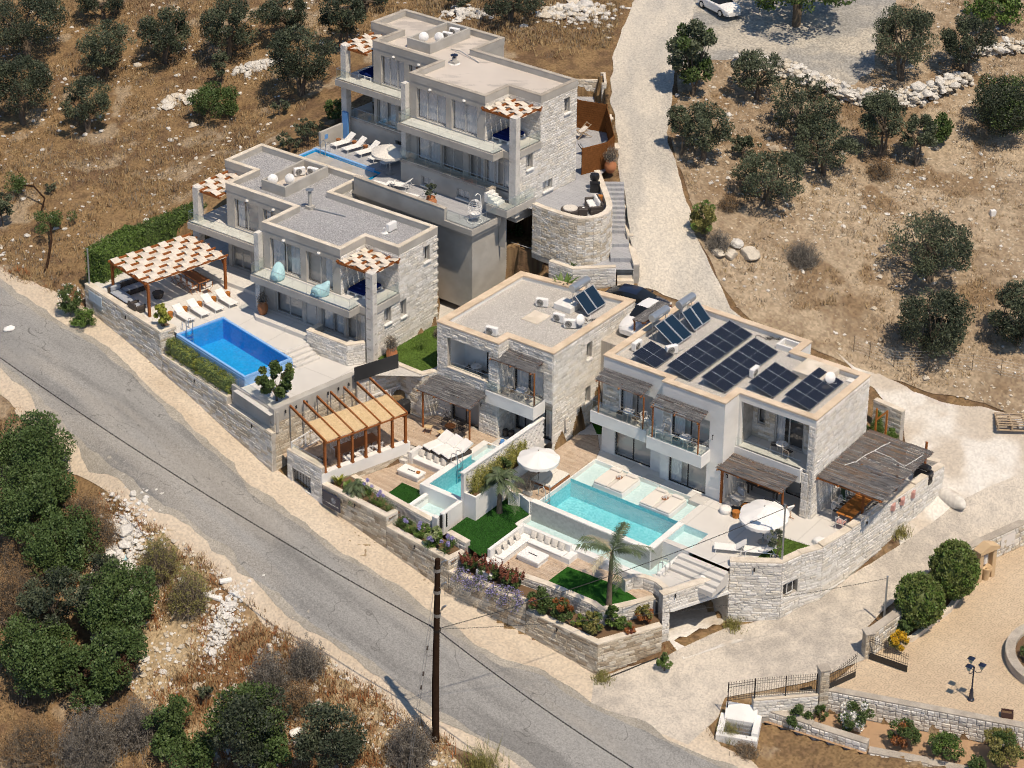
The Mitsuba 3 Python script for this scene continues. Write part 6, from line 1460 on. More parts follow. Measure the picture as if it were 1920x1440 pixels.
def lounger(F,a,b,z,deg,label,group,fabric='m_white_fabric',rest=38):
 G = F.sub(a,b,z,deg)           # head towards +b
 t = thing('sun_lounger',label, 'sun lounger',group)
 m = MB()
 for x in (-.31,.31): m.tube([[x,-.95,.3],[x,.95,.3]],.022,5,G)
 m.tube([[-.31,-.95,.3],[.31,-.95,.3]],.022,5,G)
 obj('frame',m, 'm_white_paint',t)
 for x in (-.31,.31):
  for y in (-.82,.6): obj('leg',MB().tube([[x,y,.3],[x * 1.05,y - .06,0]],.022,5,G), 'm_white_paint',t)
 obj('seat',MB().rbox(G,-.3,.3,-.95,.28,.3,.335,.012),fabric,t)
 c,s = math.cos(math.radians(rest)),math.sin(math.radians(rest))
 k = obj('backrest',MB().beam(G,(0,.28,.33),(0,.28 + .74 * c,.33 + .74 * s),.6,.035),fabric,t)
 obj('support',MB().tube([[-.28,.62,.33 + .34 * s / c * .9],[-.28,.8,.3]],.014,4,G).tube([[.28,.62,.33 + .34 * s / c * .9],[.28,.8,.3]],.014,4,G), 'm_white_paint',k)
LG = 'white sun loungers beside the blue pool near the road'
for i in range(4): lounger(FP,-.95,2.5 + 1.13 * i,0.0,90,('white sun lounger nearest the citrus planter', 'second white sun lounger from the citrus planter', 'third white sun lounger from the citrus planter', 'white sun lounger farthest from the citrus planter')[i] + ', beside the blue pool',LG,rest=28)
def stump(F,a,b,z,label,r=.19,h=.42,mat='m_orange_wood',group=None):
 t = obj('wooden_stool',MB().lathe(F.sub(a,b,z),0,0,[(.01,h),(r * .95,h),(r,h - .04),(r * .8,h * .5),(r * .9,.04),(r * .85,0)],12),mat,smooth=50,label=label,cat='stool',group=group)
for i in range(5): stump(FP,-1.62 + .03 * i,1.9 + 1.13 * i,0, 'orange wooden stump stool ' + ('beside the citrus planter', 'between the first and second loungers of the road-side pool', 'between the second and third loungers of the road-side pool', 'between the third and fourth loungers of the road-side pool', 'beyond the last lounger of the road-side pool')[i],group='orange stump stools between the loungers')
LA = 'white sun loungers of the uppermost villa'
for i,(a,b) in enumerate(((-7.55,1.25),(-6.4,1.2),(-5.15,1.25),(-3.85,1.15),(-2.6,1.1))):
 lounger(FA,a,b,-.86,-12,('white sun lounger in front of the blue fin by the upper pool', 'second white sun lounger from the blue fin by the upper pool', 'middle white sun lounger by the upper pool', 'fourth white sun lounger from the blue fin, beside the parasol', 'white sun lounger in the shade of the upper parasol')[i],LA)
 if i < 4: stump(FA,a + .55,b + .5,-.86,('brown stool between the first two loungers of the upper pool', 'brown stool between the second and third loungers of the upper pool', 'brown stool between the third and fourth loungers of the upper pool', 'brown stool beside the parasol of the upper pool')[i],mat='m_brown_wood',h=.35,group='brown stools by the upper pool')
stump(FA,-8.15,1.3,-.86, 'brown stool against the grey boundary wall of the upper pool',mat='m_brown_wood',h=.35,group='brown stools by the upper pool')
lounger(FA,-.2,-2.5,-.86,-80, 'white sun lounger behind the long grey parapet, left of the potted olive',LA); lounger(FA,.6,-1.75,-.86,-70, 'white sun lounger near the house wall, right of the upper parasol',LA); lounger(FA,2.7,-2.6,-.86,-80, 'white sun lounger beside the potted olive behind the grey parapet',LA)
for a,b,lab in ((.9,-2.9, 'brown stool at the head of the lounger behind the long grey parapet'),(3.3,-3.1, 'brown stool beside the potted olive')): stump(FA,a,b,-.86,lab,mat='m_brown_wood',h=.35,group='brown stools by the upper pool')
def parasol(F,a,b,z,label,r=1.5,h=2.35,mat='m_white_fabric',pole='m_white_paint',base='m_galvanized',n=8,lace=False,tilt=(0,0)):
 t = thing('parasol',label, 'parasol')
 G = F.sub(a,b,z)
 obj('pole',MB().tube([[0,0,0],[0,0,h + .1]],.022,8,G),pole,t)
 obj('base',MB().lathe(G,0,0,[(.3,0),(.3,.07),(.06,.1),(.04,.3)],16),base,t,smooth=40)
 th = np.linspace(0,2 * math.pi,n * 6 + 1); P = []
 for k in np.linspace(0,1,9):
  sc = 1 - .05 * k * (1 - np.abs(np.cos(th * n / 2)))
  P.append(np.stack([k * r * sc * np.cos(th) + tilt[0] * 0,k * r * sc * np.sin(th),h - .55 * k ** 1.3 * r / 1.5 - .05 * k * (1 - np.abs(np.cos(th * n / 2))) + tilt[0] * k * r * np.cos(th) + tilt[1] * k * r * np.sin(th)],1))
 P = np.array(P)
 obj('canopy',MB().sheet(G.w(P)),mat,t,smooth=True)
 e = P[-1]; v = np.stack([e,e - [0,0,.2] + np.stack([0 * th,0 * th,.05 * np.abs(np.sin(th * n * 1.5))],1)])
 obj('valance',MB().sheet(G.w(v)),mat,t,smooth=True)
 for k in range(n):
  x = 2 * math.pi * k / n
  obj('rib',MB().tube([[.05 * math.cos(x),.05 * math.sin(x),h - .03],[r * .5 * math.cos(x),r * .5 * math.sin(x),P[4][k * 6][2] - .02],[r * math.cos(x),r * math.sin(x),P[-1][k * 6][2] - .015]],.009,4,G), 'm_brown_wood',t)
 return t
parasol(FA,-1.6,-.35,-.86, 'cream square-edged parasol at the corner of the upper blue pool',r=1.35,h=2.2,mat='m_cream_fabric',n=4)
parasol(FD,-.75,-5.65,0, 'white scalloped parasol on the timber deck beside the bamboo planter',r=1.3,h=2.35,mat='m_white_fabric',pole='m_trunk')
parasol(FD,13.1,-2.7,0, 'white crocheted parasol over the loungers at the triangular lawn',r=1.45,h=2.4,mat='m_white_fabric',pole='m_black_metal',tilt=(.0,.1))
t = thing('closed_parasol', 'folded grey parasol beside the rear corner of the gravel-roofed villa', 'parasol')
obj('canopy',MB().lathe(FB,-10.4,4.0,[(.02,2.9),(.1,2.5),(.2,1.2),(.02,1.15)],10), 'm_grey_fabric',t,smooth=50); obj('pole',MB().tube([[-10.4,4.0,.45],[-10.4,4.0,2.95]],.025,6,FB), 'm_grey_frame',t)
def pot(F,a,b,z,label,r=.34,h=.75,mat='m_terracotta'):
 t = thing('plant_pot',label, 'plant pot')
 obj('pot_body',MB().lathe(F.sub(a,b,z),0,0,[(r * .6,0),(r * .95,h * .3),(r,h * .6),(r * .72,h * .9),(r * .78,h),(r * .62,h),(r * .6,h * .86),(.01,h * .86)],22),mat,t,smooth=40)
 return t
pot(FB,10.3,.75,.0, 'orange terracotta jar with a dry shrub at the corner of the lawn',.38,.85)
pot(FB,.5,-.75,.75, 'brown clay jar with a dry olive under the first balcony of the gravel-roofed villa',.36,.95, 'm_brown_wood')
pot(FA,4.2,-2.6,-.86, 'terracotta pot with a small olive behind the long grey parapet',.4,.7)
pot(W0,6.95,133.4,9.95, 'terracotta jar with a dry shrub at the brown timber screen',.42,.95)
pot(FC,5.55,-.45,.02, 'small blue and brown pot at the far end of the narrow pool',.17,.32, 'm_blue_paint')
pot(W0,15.25,101.25,.02, 'woven pot of the sapling on the triangular lawn',.24,.32, 'm_pale_wicker')
obj('trough',MB().rbox(FD,-.95,-.35,-7.0,-6.72,0,.3,.03), 'm_mortar',label='grey stone trough with a plant on the timber deck edge',cat='plant pot')
canvas_pergola(FP,-7.15,-2.55,.8,7.2,2.5,[(-7.05,.95),(-2.65,.95),(-2.65,7.05),(-7.05,7.05)], 'large woven canvas pergola with timber posts over the dining place near the road',post_h=2.5,braces=True,strip=.62)
def long_table(F,a0,a1,b0,b1,z,label,mat,h=.75):
 t = thing('dining_table',label, 'table')
 obj('tabletop',MB().rbox(F,a0,a1,b0,b1,z + h - .06,z + h,.02),mat,t)
 for a in (a0 + .1,a1 - .18):
  for b in (b0 + .1,b1 - .18): obj('leg',MB().box(F,a,a + .08,b,b + .08,z,z + h - .06),mat,t)
long_table(FP,-6.2,-3.3,5.35,6.25,0, 'long dark dining table under the large canvas pergola', 'm_brown_wood')
DG = 'director chairs around the long dark table'
def director(F,a,b,z,deg,label):
 G = F.sub(a,b,z,deg); t = thing('director_chair',label, 'chair',DG)
 for y in (-.2,.2):
  obj('leg',MB().tube([[-.25,y,0],[.25,y,.45]],.016,4,G).tube([[.25,y,0],[-.25,y,.45]],.016,4,G), 'm_orange_wood',t)
 for x in (-.26,.26): obj('armrest',MB().box(G,x - .02,x + .02,-.24,.24,.62,.65).box(G,x - .015,x + .015,.2,.23,.45,.88).box(G,x - .015,x + .015,-.23,-.2,.45,.62), 'm_orange_wood',t)
 obj('seat',MB().box(G,-.25,.25,-.22,.22,.44,.455), 'm_white_fabric',t)
 obj('backrest',MB().box(G,-.26,.26,.2,.215,.66,.88), 'm_white_fabric',t)
for i in range(4):
 director(FP,-5.8 + .72 * i,5.05,0,180,('white director chair farthest left on the near side of the dark table', 'second white director chair on the near side of the dark table', 'third white director chair on the near side of the dark table', 'fourth white director chair on the near side of the dark table')[i])
director(FP,-3.0,5.8,0,-90, 'white director chair at the head of the dark table, facing the road-side pool')
t = thing('sofa', 'grey cushioned wicker sofa behind the street wall under the large canvas pergola', 'sofa')
obj('base',MB().rbox(FP,-6.9,-4.6,.4,1.3,0,.32,.03), 'm_dark_wicker',t); obj('backrest',MB().rbox(FP,-6.95,-6.75,.4,2.9,.0,.75,.04).rbox(FP,-6.75,-6.1,1.3,2.9,0,.32,.03), 'm_dark_wicker',t)
for i,(a0,a1,b0,b1) in enumerate(((-6.7,-5.7,.45,1.25),(-5.65,-4.65,.45,1.25),(-6.72,-6.12,1.3,2.85))): obj('cushion',MB().rbox(FP,a0,a1,b0,b1,.33,.48,.06), 'm_grey_fabric',t)
obj('back_cushion',MB().beam(FP,(-6.2,.52,.55),(-6.75,.52 + .0,.95),.8,.14) if False else MB().rbox(FP,-6.74,-6.55,.5,1.25,.48,.85,.06), 'm_grey_fabric',t)
t = thing('wicker_armchair', 'dark wicker armchair behind the street wall beside the citrus planter', 'armchair')
obj('seat',MB().rbox(FP,-4.2,-3.4,.35,1.15,0,.38,.05), 'm_dark_wicker',t); obj('backrest',MB().rbox(FP,-4.25,-3.35,.28,.42,.3,.8,.05).rbox(FP,-4.28,-4.14,.4,1.15,.3,.6,.04).rbox(FP,-3.46,-3.32,.4,1.15,.3,.6,.04), 'm_dark_wicker',t); obj('cushion',MB().rbox(FP,-4.12,-3.48,.44,1.12,.38,.48,.04), 'm_grey_fabric',t)
t = thing('coffee_table', 'round woven coffee table in the shade of the large canvas pergola', 'table'); obj('tabletop',MB().lathe(FP,-4.6,2.9,[(.01,.4),(.38,.4),(.4,.36),(.28,.0)],20), 'm_dark_wicker',t,smooth=40)
t = thing('planter', 'square stone planter of the citrus tree at the corner of the street wall', 'planter'); obj('rim',ring_prism(MB(),FP,[(-1.0,.42),(-.0,.42),(-.0,1.18),(-1.0,1.18)],.0,.14,-.2,.3), 'm_coping_cream',t); obj('soil',MB().box(FP,-.86,-.14,.56,1.04,0,.22), 'm_soil',t)
obj('window_shutter',MB().rbox(FP,-8.55,-7.75,-.1,-.06,-.65,.05,.01).rbox(FP,-7.72,-6.92,-.1,-.06,-.65,.05,.01), 'm_sky_shutter',label='pale blue-grey double shutter set in the high street wall',cat='shutter')
# ---- straw pergola
FT = Fr(-11.2,109.2,0,37.1)
t = thing('straw_pergola', 'brown timber pergola with straw matting over the dining table by the road', 'pergola')
ZP = lambda b: 2.62 + (b + .05) * .131
for k in range(7):
 a = .32 + .975 * k
 obj('rafter',MB().beam(FT,(a,-.12,ZP(-.12)),(a,4.05,ZP(4.05)),.09,.16), 'm_pergola_wood',t)
 obj('post',MB().box(FT,a - .065,a + .065,-.02 + .03,.14 + .03,.46,2.56), 'm_pergola_wood',t)
 obj('foot',MB().box(FT,a - .09,a + .09,-.02,.2,.45,.52), 'm_pergola_wood',t)
 obj('wall_bracket',MB().beam(FT,(a,4.06,1.3),(a,4.06,ZP(4.0) - .05),.05,.03), 'm_galvanized',t)
for b in (-.06,2.15): obj('beam',MB().beam(FT,(.25,b,ZP(b) - .1),(6.25,b,ZP(b) - .1),.07,.08), 'm_pergola_wood',t)
rng = np.random.default_rng(8)
for k in range(6):
 a0,a1 = .32 + .975 * k + .05,.32 + .975 * (k + 1) - .05
 m = MB()
 for i in range(64):
  b = -.02 + 2.15 * i / 64
  m.tube([[a0,b,ZP(b) + .01 + rng.uniform(-.006,.006)],[(a0 + a1) / 2,b + rng.uniform(-.01,.01),ZP(b) - .02],[a1,b,ZP(b) + .01 + rng.uniform(-.006,.006)]],.019,4,FT,cap=False)
 obj('straw_mat',m, 'm_straw_mat',t)
t_long = long_table(FT,2.0,4.9,.95,1.9,0, 'brown dining table under the straw-roofed pergola', 'm_brown_wood')
for i in range(4): chair(FT,2.35 + .72 * i,.72,0,180,('white chair nearest the road at the table under the straw pergola', 'second white chair along the parapet under the straw pergola', 'third white chair along the parapet under the straw pergola', 'fourth white chair along the parapet under the straw pergola')[i], 'm_white_paint', 'm_white_fabric', 'white chairs under the straw pergola')
for i in range(4): chair(FT,2.35 + .72 * i,2.15,0,0, 'far-side white chair number %s from the road under the straw pergola' % 'one two three four'.split()[i], 'm_white_paint', 'm_white_fabric', 'white chairs on the far side of the straw pergola table')
chair(FT,.9,1.3,0,120, 'dark folded lounge frame behind the glass beside the straw pergola', 'm_black_metal', 'm_dark_screen')
def screen(F,a0,a1,b,z0,z1,label,seed=0):
 t = thing('lattice_screen',label, 'screen', 'white perforated screens')
 obj('frame',MB().box(F,a0,a1,b - .03,b + .03,z1 - .08,z1).box(F,a0,a1,b - .03,b + .03,z0,z0 + .08).box(F,a0,a0 + .08,b - .03,b + .03,z0 + .08,z1 - .08).box(F,a1 - .08,a1,b - .03,b + .03,z0 + .08,z1 - .08).box(F,(a0 + a1) / 2 - .04,(a0 + a1) / 2 + .04,b - .03,b + .03,z0 + .08,z1 - .08), 'm_white_paint',t)
 rng = np.random.default_rng(seed); m = MB()
 for i in range(int((a1 - a0) * (z1 - z0) * 26)):
  x,z,r = rng.uniform(a0 + .1,a1 - .1),rng.uniform(z0 + .1,z1 - .1),rng.uniform(.05,.1)
  th = np.linspace(0,2 * math.pi,8); m.tube(np.stack([x + r * np.cos(th),0 * th + b,np.clip(z + r * np.sin(th),z0 + .05,z1 - .05)],1),.014,3,F,cap=False)
 obj('filigree',m, 'm_white_paint',t,kind='stuff')
FL = Fr(-13.3,111.35,0,52)
screen(FL,.1,2.6,0,.35,1.35, 'white perforated screen between the street corner and the straw pergola',1)
FK = Fr(-9.0,116.35,0,38)
screen(FK,.0,3.6,-.1,.35,1.75, 'white perforated screen behind the outdoor kitchen',2)
obj('kitchen_wall',MB().box(FK,-.2,3.8,-.16,.16,0,.34), 'm_mortar',label='low wall under the perforated screen of the outdoor kitchen',cat='wall')
obj('black_screen',MB().prism(FB,[(10.3,-2.9),(11.35,.15),(11.3,.17),(10.25,-2.88)],-.05,.95), 'm_dark_screen',label='black mesh windbreak on the wall below the terracotta jar',cat='screen')
t = thing('grill', 'large black covered grill at the outdoor kitchen', 'grill'); obj('cover',MB().rbox(FC,-2.35,-1.35,-1.7,-.95,.15,1.02,.1), 'm_dark_screen',t); obj('trolley',MB().box(FC,-2.3,-1.4,-1.65,-1.0,.05,.15), 'm_black_metal',t); obj('knob',MB().lathe(FC,-1.85,-1.3,[(.05,1.02),(.05,1.08),(.01,1.1)],8), 'm_steel',t)
t = thing('sink_unit', 'white outdoor sink unit with a steel tap', 'sink'); obj('cabinet',MB().rbox(FC,-1.2,-.5,-.9,-.1,0,.85,.02), 'm_white_plaster',t); obj('worktop',MB().box(FC,-1.25,-.45,-.95,-.05,.85,.9), 'm_coping_cream',t); obj('bowl',MB().box(FC,-1.1,-.6,-.75,-.25,.9,.905), 'm_dark_screen',t); obj('tap',MB().tube([[-.85,-.2,.9],[-.85,-.2,1.25],[-.85,-.3,1.38],[-.85,-.42,1.3]],.02,6,FC), 'm_steel',t); obj('cabinet_door',MB().box(FC,-1.1,-.6,-.925,-.901,.1,.75), 'm_white_paint',t)
t = thing('sun_bed', 'three white mattresses side by side on one reclining sun bed by the narrow pool', 'sun bed')
for k in range(3):
 G = FC.sub(2.55 + .78 * k,-3.15 - .04 * k,0,-14)
 obj('mattress',MB().rbox(G,-.37,.37,-.95,.25,.26,.4,.05), 'm_white_fabric',t)
 obj('backrest',MB().beam(G,(0,.25,.34),(0,1.0,.72),.74,.14), 'm_white_fabric',t)
 obj('bed_base',MB().box(G,-.36,.36,-.9,.9,.05,.25), 'm_dark_wicker',t)
for i,(a,b,d) in enumerate(((.95,-2.1,20),(2.0,-2.1,-10))):
 G = FC.sub(a,b,0,d); s_ = thing('folding_stool',('pale folding stool nearest the left pergola post', 'pale folding stool behind the white mattresses')[i], 'stool', 'pale folding stools on the upper deck')
 obj('seat',MB().rbox(G,-.24,.24,-.2,.2,.4,.44,.01), 'm_straw_mat',s_)
 for x in (-.2,.2): obj('leg',MB().tube([[x,-.2,0],[x,.18,.4]],.018,4,G).tube([[x,.2,0],[x,-.18,.4]],.018,4,G), 'm_brown_wood',s_)
for i,(a,b,d) in enumerate(((1.3,-.7,0),(2.4,-.55,180),(3.0,-1.1,90))): chair(FC,a,b,0,d,('left dark lounge chair under the reed roof of the middle villa', 'middle dark lounge chair under the reed roof of the middle villa', 'right dark lounge chair under the reed roof of the middle villa')[i], 'm_black_metal', 'm_dark_wicker', 'dark lounge chairs under the reed roof')
round_table(FC,1.95,-1.15,0, 'low brown table among the dark lounge chairs under the reed roof',.35, 'm_brown_wood', 'm_black_metal',h=.4)
for a,b,lab in ((5.05,.55, 'left dark wooden stool beside the garden door of the stone villa'),(5.45,.62, 'right dark wooden stool beside the garden door of the stone villa')): stump(FC,a,b,.02,lab,.2,.42, 'm_dark_wicker', 'dark stools at the garden door')
def low_table(F,a0,a1,b0,b1,z,label,h=.4):
 t = thing('low_table',label, 'table')
 obj('tabletop',MB().rbox(F,a0,a1,b0,b1,z + h - .16,z + h,.03), 'm_white_fabric',t); obj('plinth',MB().box(F,a0 + .07,a1 - .07,b0 + .07,b1 - .07,z,z + h - .16), 'm_white_plaster',t)
 obj('slot',MB().box(F,(a0 + a1) / 2 - .3,(a0 + a1) / 2 + .3,(b0 + b1) / 2 - .04,(b0 + b1) / 2 + .04,z + h,z + h + .006), 'm_black_metal',t)
low_table(FC,1.75,3.4,-6.2,-5.35,-.75, 'white low table in front of the bench on the sunken deck of the stone villa')
low_table(FD,1.65,3.2,-11.05,-9.95,-1.4, 'white low table in the middle of the sunken lounge')
obj('fruit_bowl',MB().lathe(FC,3.1,-5.75,[(.02,-.345),(.1,-.34),(.14,-.27),(.12,-.275),(.02,-.33)],12), 'm_orange_wood',label='small fruit bowl on the white low table of the stone villa',cat='bowl',smooth=40)
def cushion(F,a,b,z,deg,label,group,mat='m_beige_fabric',s=.42):
 G = F.sub(a,b,z,deg)
 u,w = np.meshgrid(np.linspace(-1,1,9),np.linspace(-1,1,9),indexing='ij')
 th = .07 * (1 - u ** 4) * (1 - w ** 4)
 k = s / 2 * (1 - .06 * (1 - u * u) - .06 * (1 - w * w))
 f = np.stack([u * k,-th - .12 * (w + 1) / 2 * 0 + .18 * (w + 1) / 2,.02 + (w + 1) / 2 * s * .93],-1); bk = np.stack([u * k,th + .18 * (w + 1) / 2,.02 + (w + 1) / 2 * s * .93],-1)
 obj('cushion',MB().sheet(G.w(f)).sheet(G.w(bk)),mat,label=label,cat='cushion',group=group,smooth=True)
for i in range(4): cushion(FC,2.1 + .58 * i,-4.25,-.3,0,('first', 'second', 'third', 'fourth')[i] + ' beige cushion from the left on the bench of the sunken deck', 'beige cushions on the sunken deck bench')
for i in range(5): cushion(FD,1.45 + .5 * i,-9.2,-1.0,0,('corner cushion under the overflow basin in the sunken lounge', 'second cushion from the corner under the overflow basin', 'third cushion from the corner under the overflow basin', 'fourth cushion from the corner under the overflow basin', 'last cushion along the bench under the overflow basin')[i], 'beige cushions in the sunken lounge')
for i in range(4): cushion(FD,.9,-9.8 - .6 * i,-1.0,90,('cushion nearest the corner on the lawn side of the sunken lounge', 'second cushion on the lawn side of the sunken lounge', 'third cushion on the lawn side of the sunken lounge', 'cushion nearest the steps on the lawn side of the sunken lounge')[i], 'beige cushions in the sunken lounge')
obj('folded_towel',MB().rbox(FD,1.5,1.9,-10.9,-10.6,-1.4,-1.3,.03), 'm_white_fabric',label='white floor cushion beside the low table of the sunken lounge',cat='cushion')
for i,(a0,a1,b0,b1) in enumerate(((1.78,3.9,-3.5,-1.5),(5.22,7.34,-3.7,-1.74))):
 w = ('left', 'right')[i]
 t = thing('day_bed',w + ' white double day bed standing in the shallow shelf of the turquoise pool', 'day bed', 'white day beds in the shallow water')
 obj('bed_base',MB().rbox(FD,a0,a1,b0,b1,-.28,.08,.02), 'm_white_plaster',t)
 am = (a0 + a1) / 2
 for q0,q1 in ((a0 + .02,am - .13),(am + .13,a1 - .02)):
  obj('mattress',MB().rbox(FD,q0,q1,b0 + .02,b1 - .02,.085,.22,.05), 'm_cream_fabric',t)
  obj('headrest',MB().rbox(FD,q0 + .08,q1 - .08,b1 - .36,b1 - .06,.225,.34,.06), 'm_cream_fabric',t)
 obj('tray_board',MB().box(FD,am - .12,am + .12,b0 + .05,b1 - .05,.085,.17), 'm_beige_fabric',t)
 s_ = thing('tray', 'small dark tray with glasses on the ' + w + ' day bed', 'tray', 'trays on the day beds')
 obj('plate',MB().lathe(FD.sub(am,(b0 + b1) / 2 + .25,.17),0,0,[(.01,.02),(.2,.02),(.22,.06),(.2,.06),(.18,.03)],16), 'm_brown_wood',s_,smooth=40)
 for k in range(3): obj('glass',MB().lathe(FD.sub(am + .09 * math.cos(k * 2),(b0 + b1) / 2 + .25 + .09 * math.sin(k * 2),.19),0,0,[(.04,0),(.045,.16),(.04,.16),(.03,.02)],10), 'm_white_paint',s_,smooth=40)
t = thing('day_bed', 'white double mattress on a low brown base beside the scalloped parasol', 'day bed'); obj('bed_base',MB().box(FD,-1.3,.26,-5.75,-3.75,.02,.14), 'm_brown_wood',t); obj('mattress',MB().rbox(FD,-1.27,-.54,-5.72,-3.78,.145,.3,.05), 'm_cream_fabric',t); obj('mattress',MB().rbox(FD,-.52,.22,-5.72,-3.78,.145,.3,.05), 'm_cream_fabric',t)
for i,(a0,a1,b0,b1) in enumerate(((3.8,5.1,-1.15,-.5),(7.3,8.3,-1.5,-.55))): obj('stepping_slab',MB().rbox(FD,a0,a1,b0,b1,-.3,.03,.01), 'm_light_paving',label=('square paving slab bridging the water between the two day beds', 'square paving slab at the right end of the shallow shelf')[i],cat='slab')
t = thing('egg_chair', 'round wicker armchair with a high back at the left post of the reed roof', 'armchair')
G = FD.sub(9.75,-.1,0,-20); m = MB()
for k in range(9):
 x = math.pi * k / 8
 m.tube([[.48 * math.cos(x),.1 + .3 * math.sin(x),.3],[.55 * math.cos(x),.15 + .45 * math.sin(x),.75],[.42 * math.cos(x),.2 + .42 * math.sin(x),1.2]],.016,5,G)
for z,r in ((.3,.48),(.55,.53),(.8,.55),(1.2,.42)):
 x = np.linspace(0,math.pi,14); m.tube(np.stack([r * np.cos(x),.15 + .85 * r * np.sin(x),0 * x + z],1),.018,5,G)
obj('wicker_shell',m, 'm_pale_wicker',t); obj('cushion',MB().rbox(G,-.4,.4,-.25,.4,.3,.45,.07), 'm_cream_fabric',t); obj('leg',MB().lathe(G,0,.1,[(.4,0),(.36,.3),(.34,.3)],14), 'm_pale_wicker',t); obj('back_cushion',MB().rbox(G,-.3,.3,.28,.45,.5,.95,.06), 'm_grey_fabric',t)
obj('pouf',MB().lathe(FD.sub(9.75,-1.3,0),0,0,[(.01,0),(.3,0),(.36,.12),(.36,.26),(.28,.36),(.15,.37),(.01,.36)],20), 'm_white_fabric',label='round white pouf with a dark top beside the reed roof',cat='pouf',smooth=50)
stump(FD,10.5,-1.35,0, 'pale wooden stump stool next to the white pouf',.24,.4, 'm_orange_wood')
obj('rug',MB().lathe(FD.sub(10.7,-.45,0),0,0,[(1.0,.012),(.01,.014)],30), 'm_dark_screen',label='round dark rug with a pale centre under the reed roof',cat='rug')
round_table(FD,10.7,-.5,.012, 'low round orange wooden table on the dark rug',.34, 'm_orange_wood', 'm_black_metal',h=.38)
t = thing('rocking_chair', 'bamboo rocking chair with a white cushion at the right post of the reed roof', 'rocking chair'); G = FD.sub(12.75,.35,0,-115)
for x in (-.28,.28):
 y = np.linspace(-.55,.6,9); obj('rocker',MB().tube(np.stack([0 * y + x,y,.04 + .16 * (y * 1.4) ** 2],1),.022,5,G), 'm_orange_wood',t)
 obj('side_frame',MB().tube([[x,-.3,.08],[x,-.25,.6],[x,.25,.62],[x,.3,.08]],.02,5,G).tube([[x,-.3,.4],[x,.15,.36],[x,.62,1.1]],.02,5,G), 'm_orange_wood',t)
obj('cushion',MB().rbox(G,-.26,.26,-.3,.2,.4,.5,.04).beam(G,(0,.2,.45),(0,.62,1.08),.5,.09), 'm_white_fabric',t)
long_table(FD,9.6,11.6,1.2,1.9,0, 'dark table in the shade behind the round rug', 'm_dark_wicker')
long_table(FD,15.45,16.5,1.62,6.4,0, 'long orange wooden dining table under the large reed roof', 'm_orange_wood')
CG = 'pale metal chairs along the long orange table'
for i in range(7): chair(FD,16.78,2.0 + .68 * i,0,-90, 'street-side pale metal chair number %s from the front of the long orange table' % ('one', 'two', 'three', 'four', 'five', 'six', 'seven')[i], 'm_white_paint', 'm_dark_wicker',CG)
for i in range(5): chair(FD,15.2,2.3 + .85 * i,0,90, 'house-side pale metal chair number %s from the front of the long orange table' % 'one two three four five'.split()[i], 'm_white_paint', 'm_dark_wicker', 'pale metal chairs on the house side of the long table')
chair(FD,15.95,1.35,0,180, 'pale metal chair at the sunlit head of the long orange table', 'm_white_paint', 'm_pink_cloth')
t = thing('grill', 'black barbecue at the back corner under the large reed roof', 'grill'); obj('body',MB().rbox(FD,17.0,18.1,8.5,9.1,.1,.9,.06), 'm_black_metal',t); obj('hood',MB().rbox(FD,17.1,18.0,8.55,9.05,.91,1.25,.12), 'm_black_metal',t); obj('handle',MB().tube([[17.2,8.48,1.05],[17.9,8.48,1.05]],.02,6,FD), 'm_steel',t)
obj('waste_bin',MB().lathe(FD.sub(14.6,4.4,0),0,0,[(.24,0),(.28,.75),(.3,.78),(.28,.84),(.01,.88)],18), 'm_grill_green',label='dark green bin against the end wall under the large reed roof',cat='bin',smooth=40)
for i,(a,b) in enumerate(((17.3,5.0),(17.45,5.9),(17.6,7.0))): obj('floor_cushion',MB().rbox(FD.sub(a,b,0,20),-.3,.3,-.3,.3,0,.45,.05), 'm_pink_cloth',label=('pink cube stool nearest the front along the street wall', 'pink cube stool in the middle along the street wall', 'pink cube stool nearest the barbecue')[i],cat='stool',group='pink stools along the street wall')
obj('rope',MB().tube([[14.9,3.4,2.83],[15.3,4.2,2.85],[15.4,5.2,2.86],[15.6,5.9,2.87],[15.7,6.6,2.87],[15.9,7.3,2.88]],.022,5,FD).tube([[15.6,5.9,2.87],[16.7,5.8,2.87],[17.8,5.4,2.86],[18.0,6.4,2.87],[18.1,7.2,2.87]],.02,5,FD), 'm_white_paint',label='white cable lying loose over the large reed roof',cat='cable')
_s = trimesh.creation.icosphere(3); _v = _s.vertices * [.55,.35,.3]; _v[:,2] = np.maximum(_v[:,2],-.1) + .1; _v += .12 * (meshkit.fbm(_s.vertices * 2.5,3,5)[:,None] - .5)
obj('fabric_bag',MB().add(FD.sub(15.85,-.75,.0,20).w(_v),_s.faces), 'm_white_fabric',label='heap of white fabric on the terrace beside the street wall',cat='cloth',smooth=True)
_v2 = _s.vertices * [.3,.25,.22]; _v2[:,2] = np.maximum(_v2[:,2],-.05) + .05
obj('fabric_bag',MB().add(W0.sub(11.2,100.55,-.69,20).w(_v2 + .06 * (meshkit.fbm(_s.vertices * 3,3,8)[:,None] - .5)),_s.faces), 'm_white_fabric',label='small white bag on the terrace above the garage',cat='bag',smooth=True)
lounger(FD,12.1,-4.6,0,-62, 'white lounger with a thick mattress half under the crocheted parasol', 'white loungers under the crocheted parasol'); lounger(FD,13.6,-3.8,0,-62, 'lounger in the shade of the crocheted parasol beside the lawn', 'white loungers under the crocheted parasol')
t = thing('egg_chair', 'white hanging egg chair on a round stand behind the corner glass of the upper terrace', 'hanging chair'); G = FA.sub(8.0,-2.5,-.86)
x = np.linspace(0,2 * math.pi,25); obj('base_ring',MB().tube(np.stack([.5 * np.cos(x),.5 * np.sin(x),0 * x + .03],1),.025,6,G), 'm_white_paint',t)
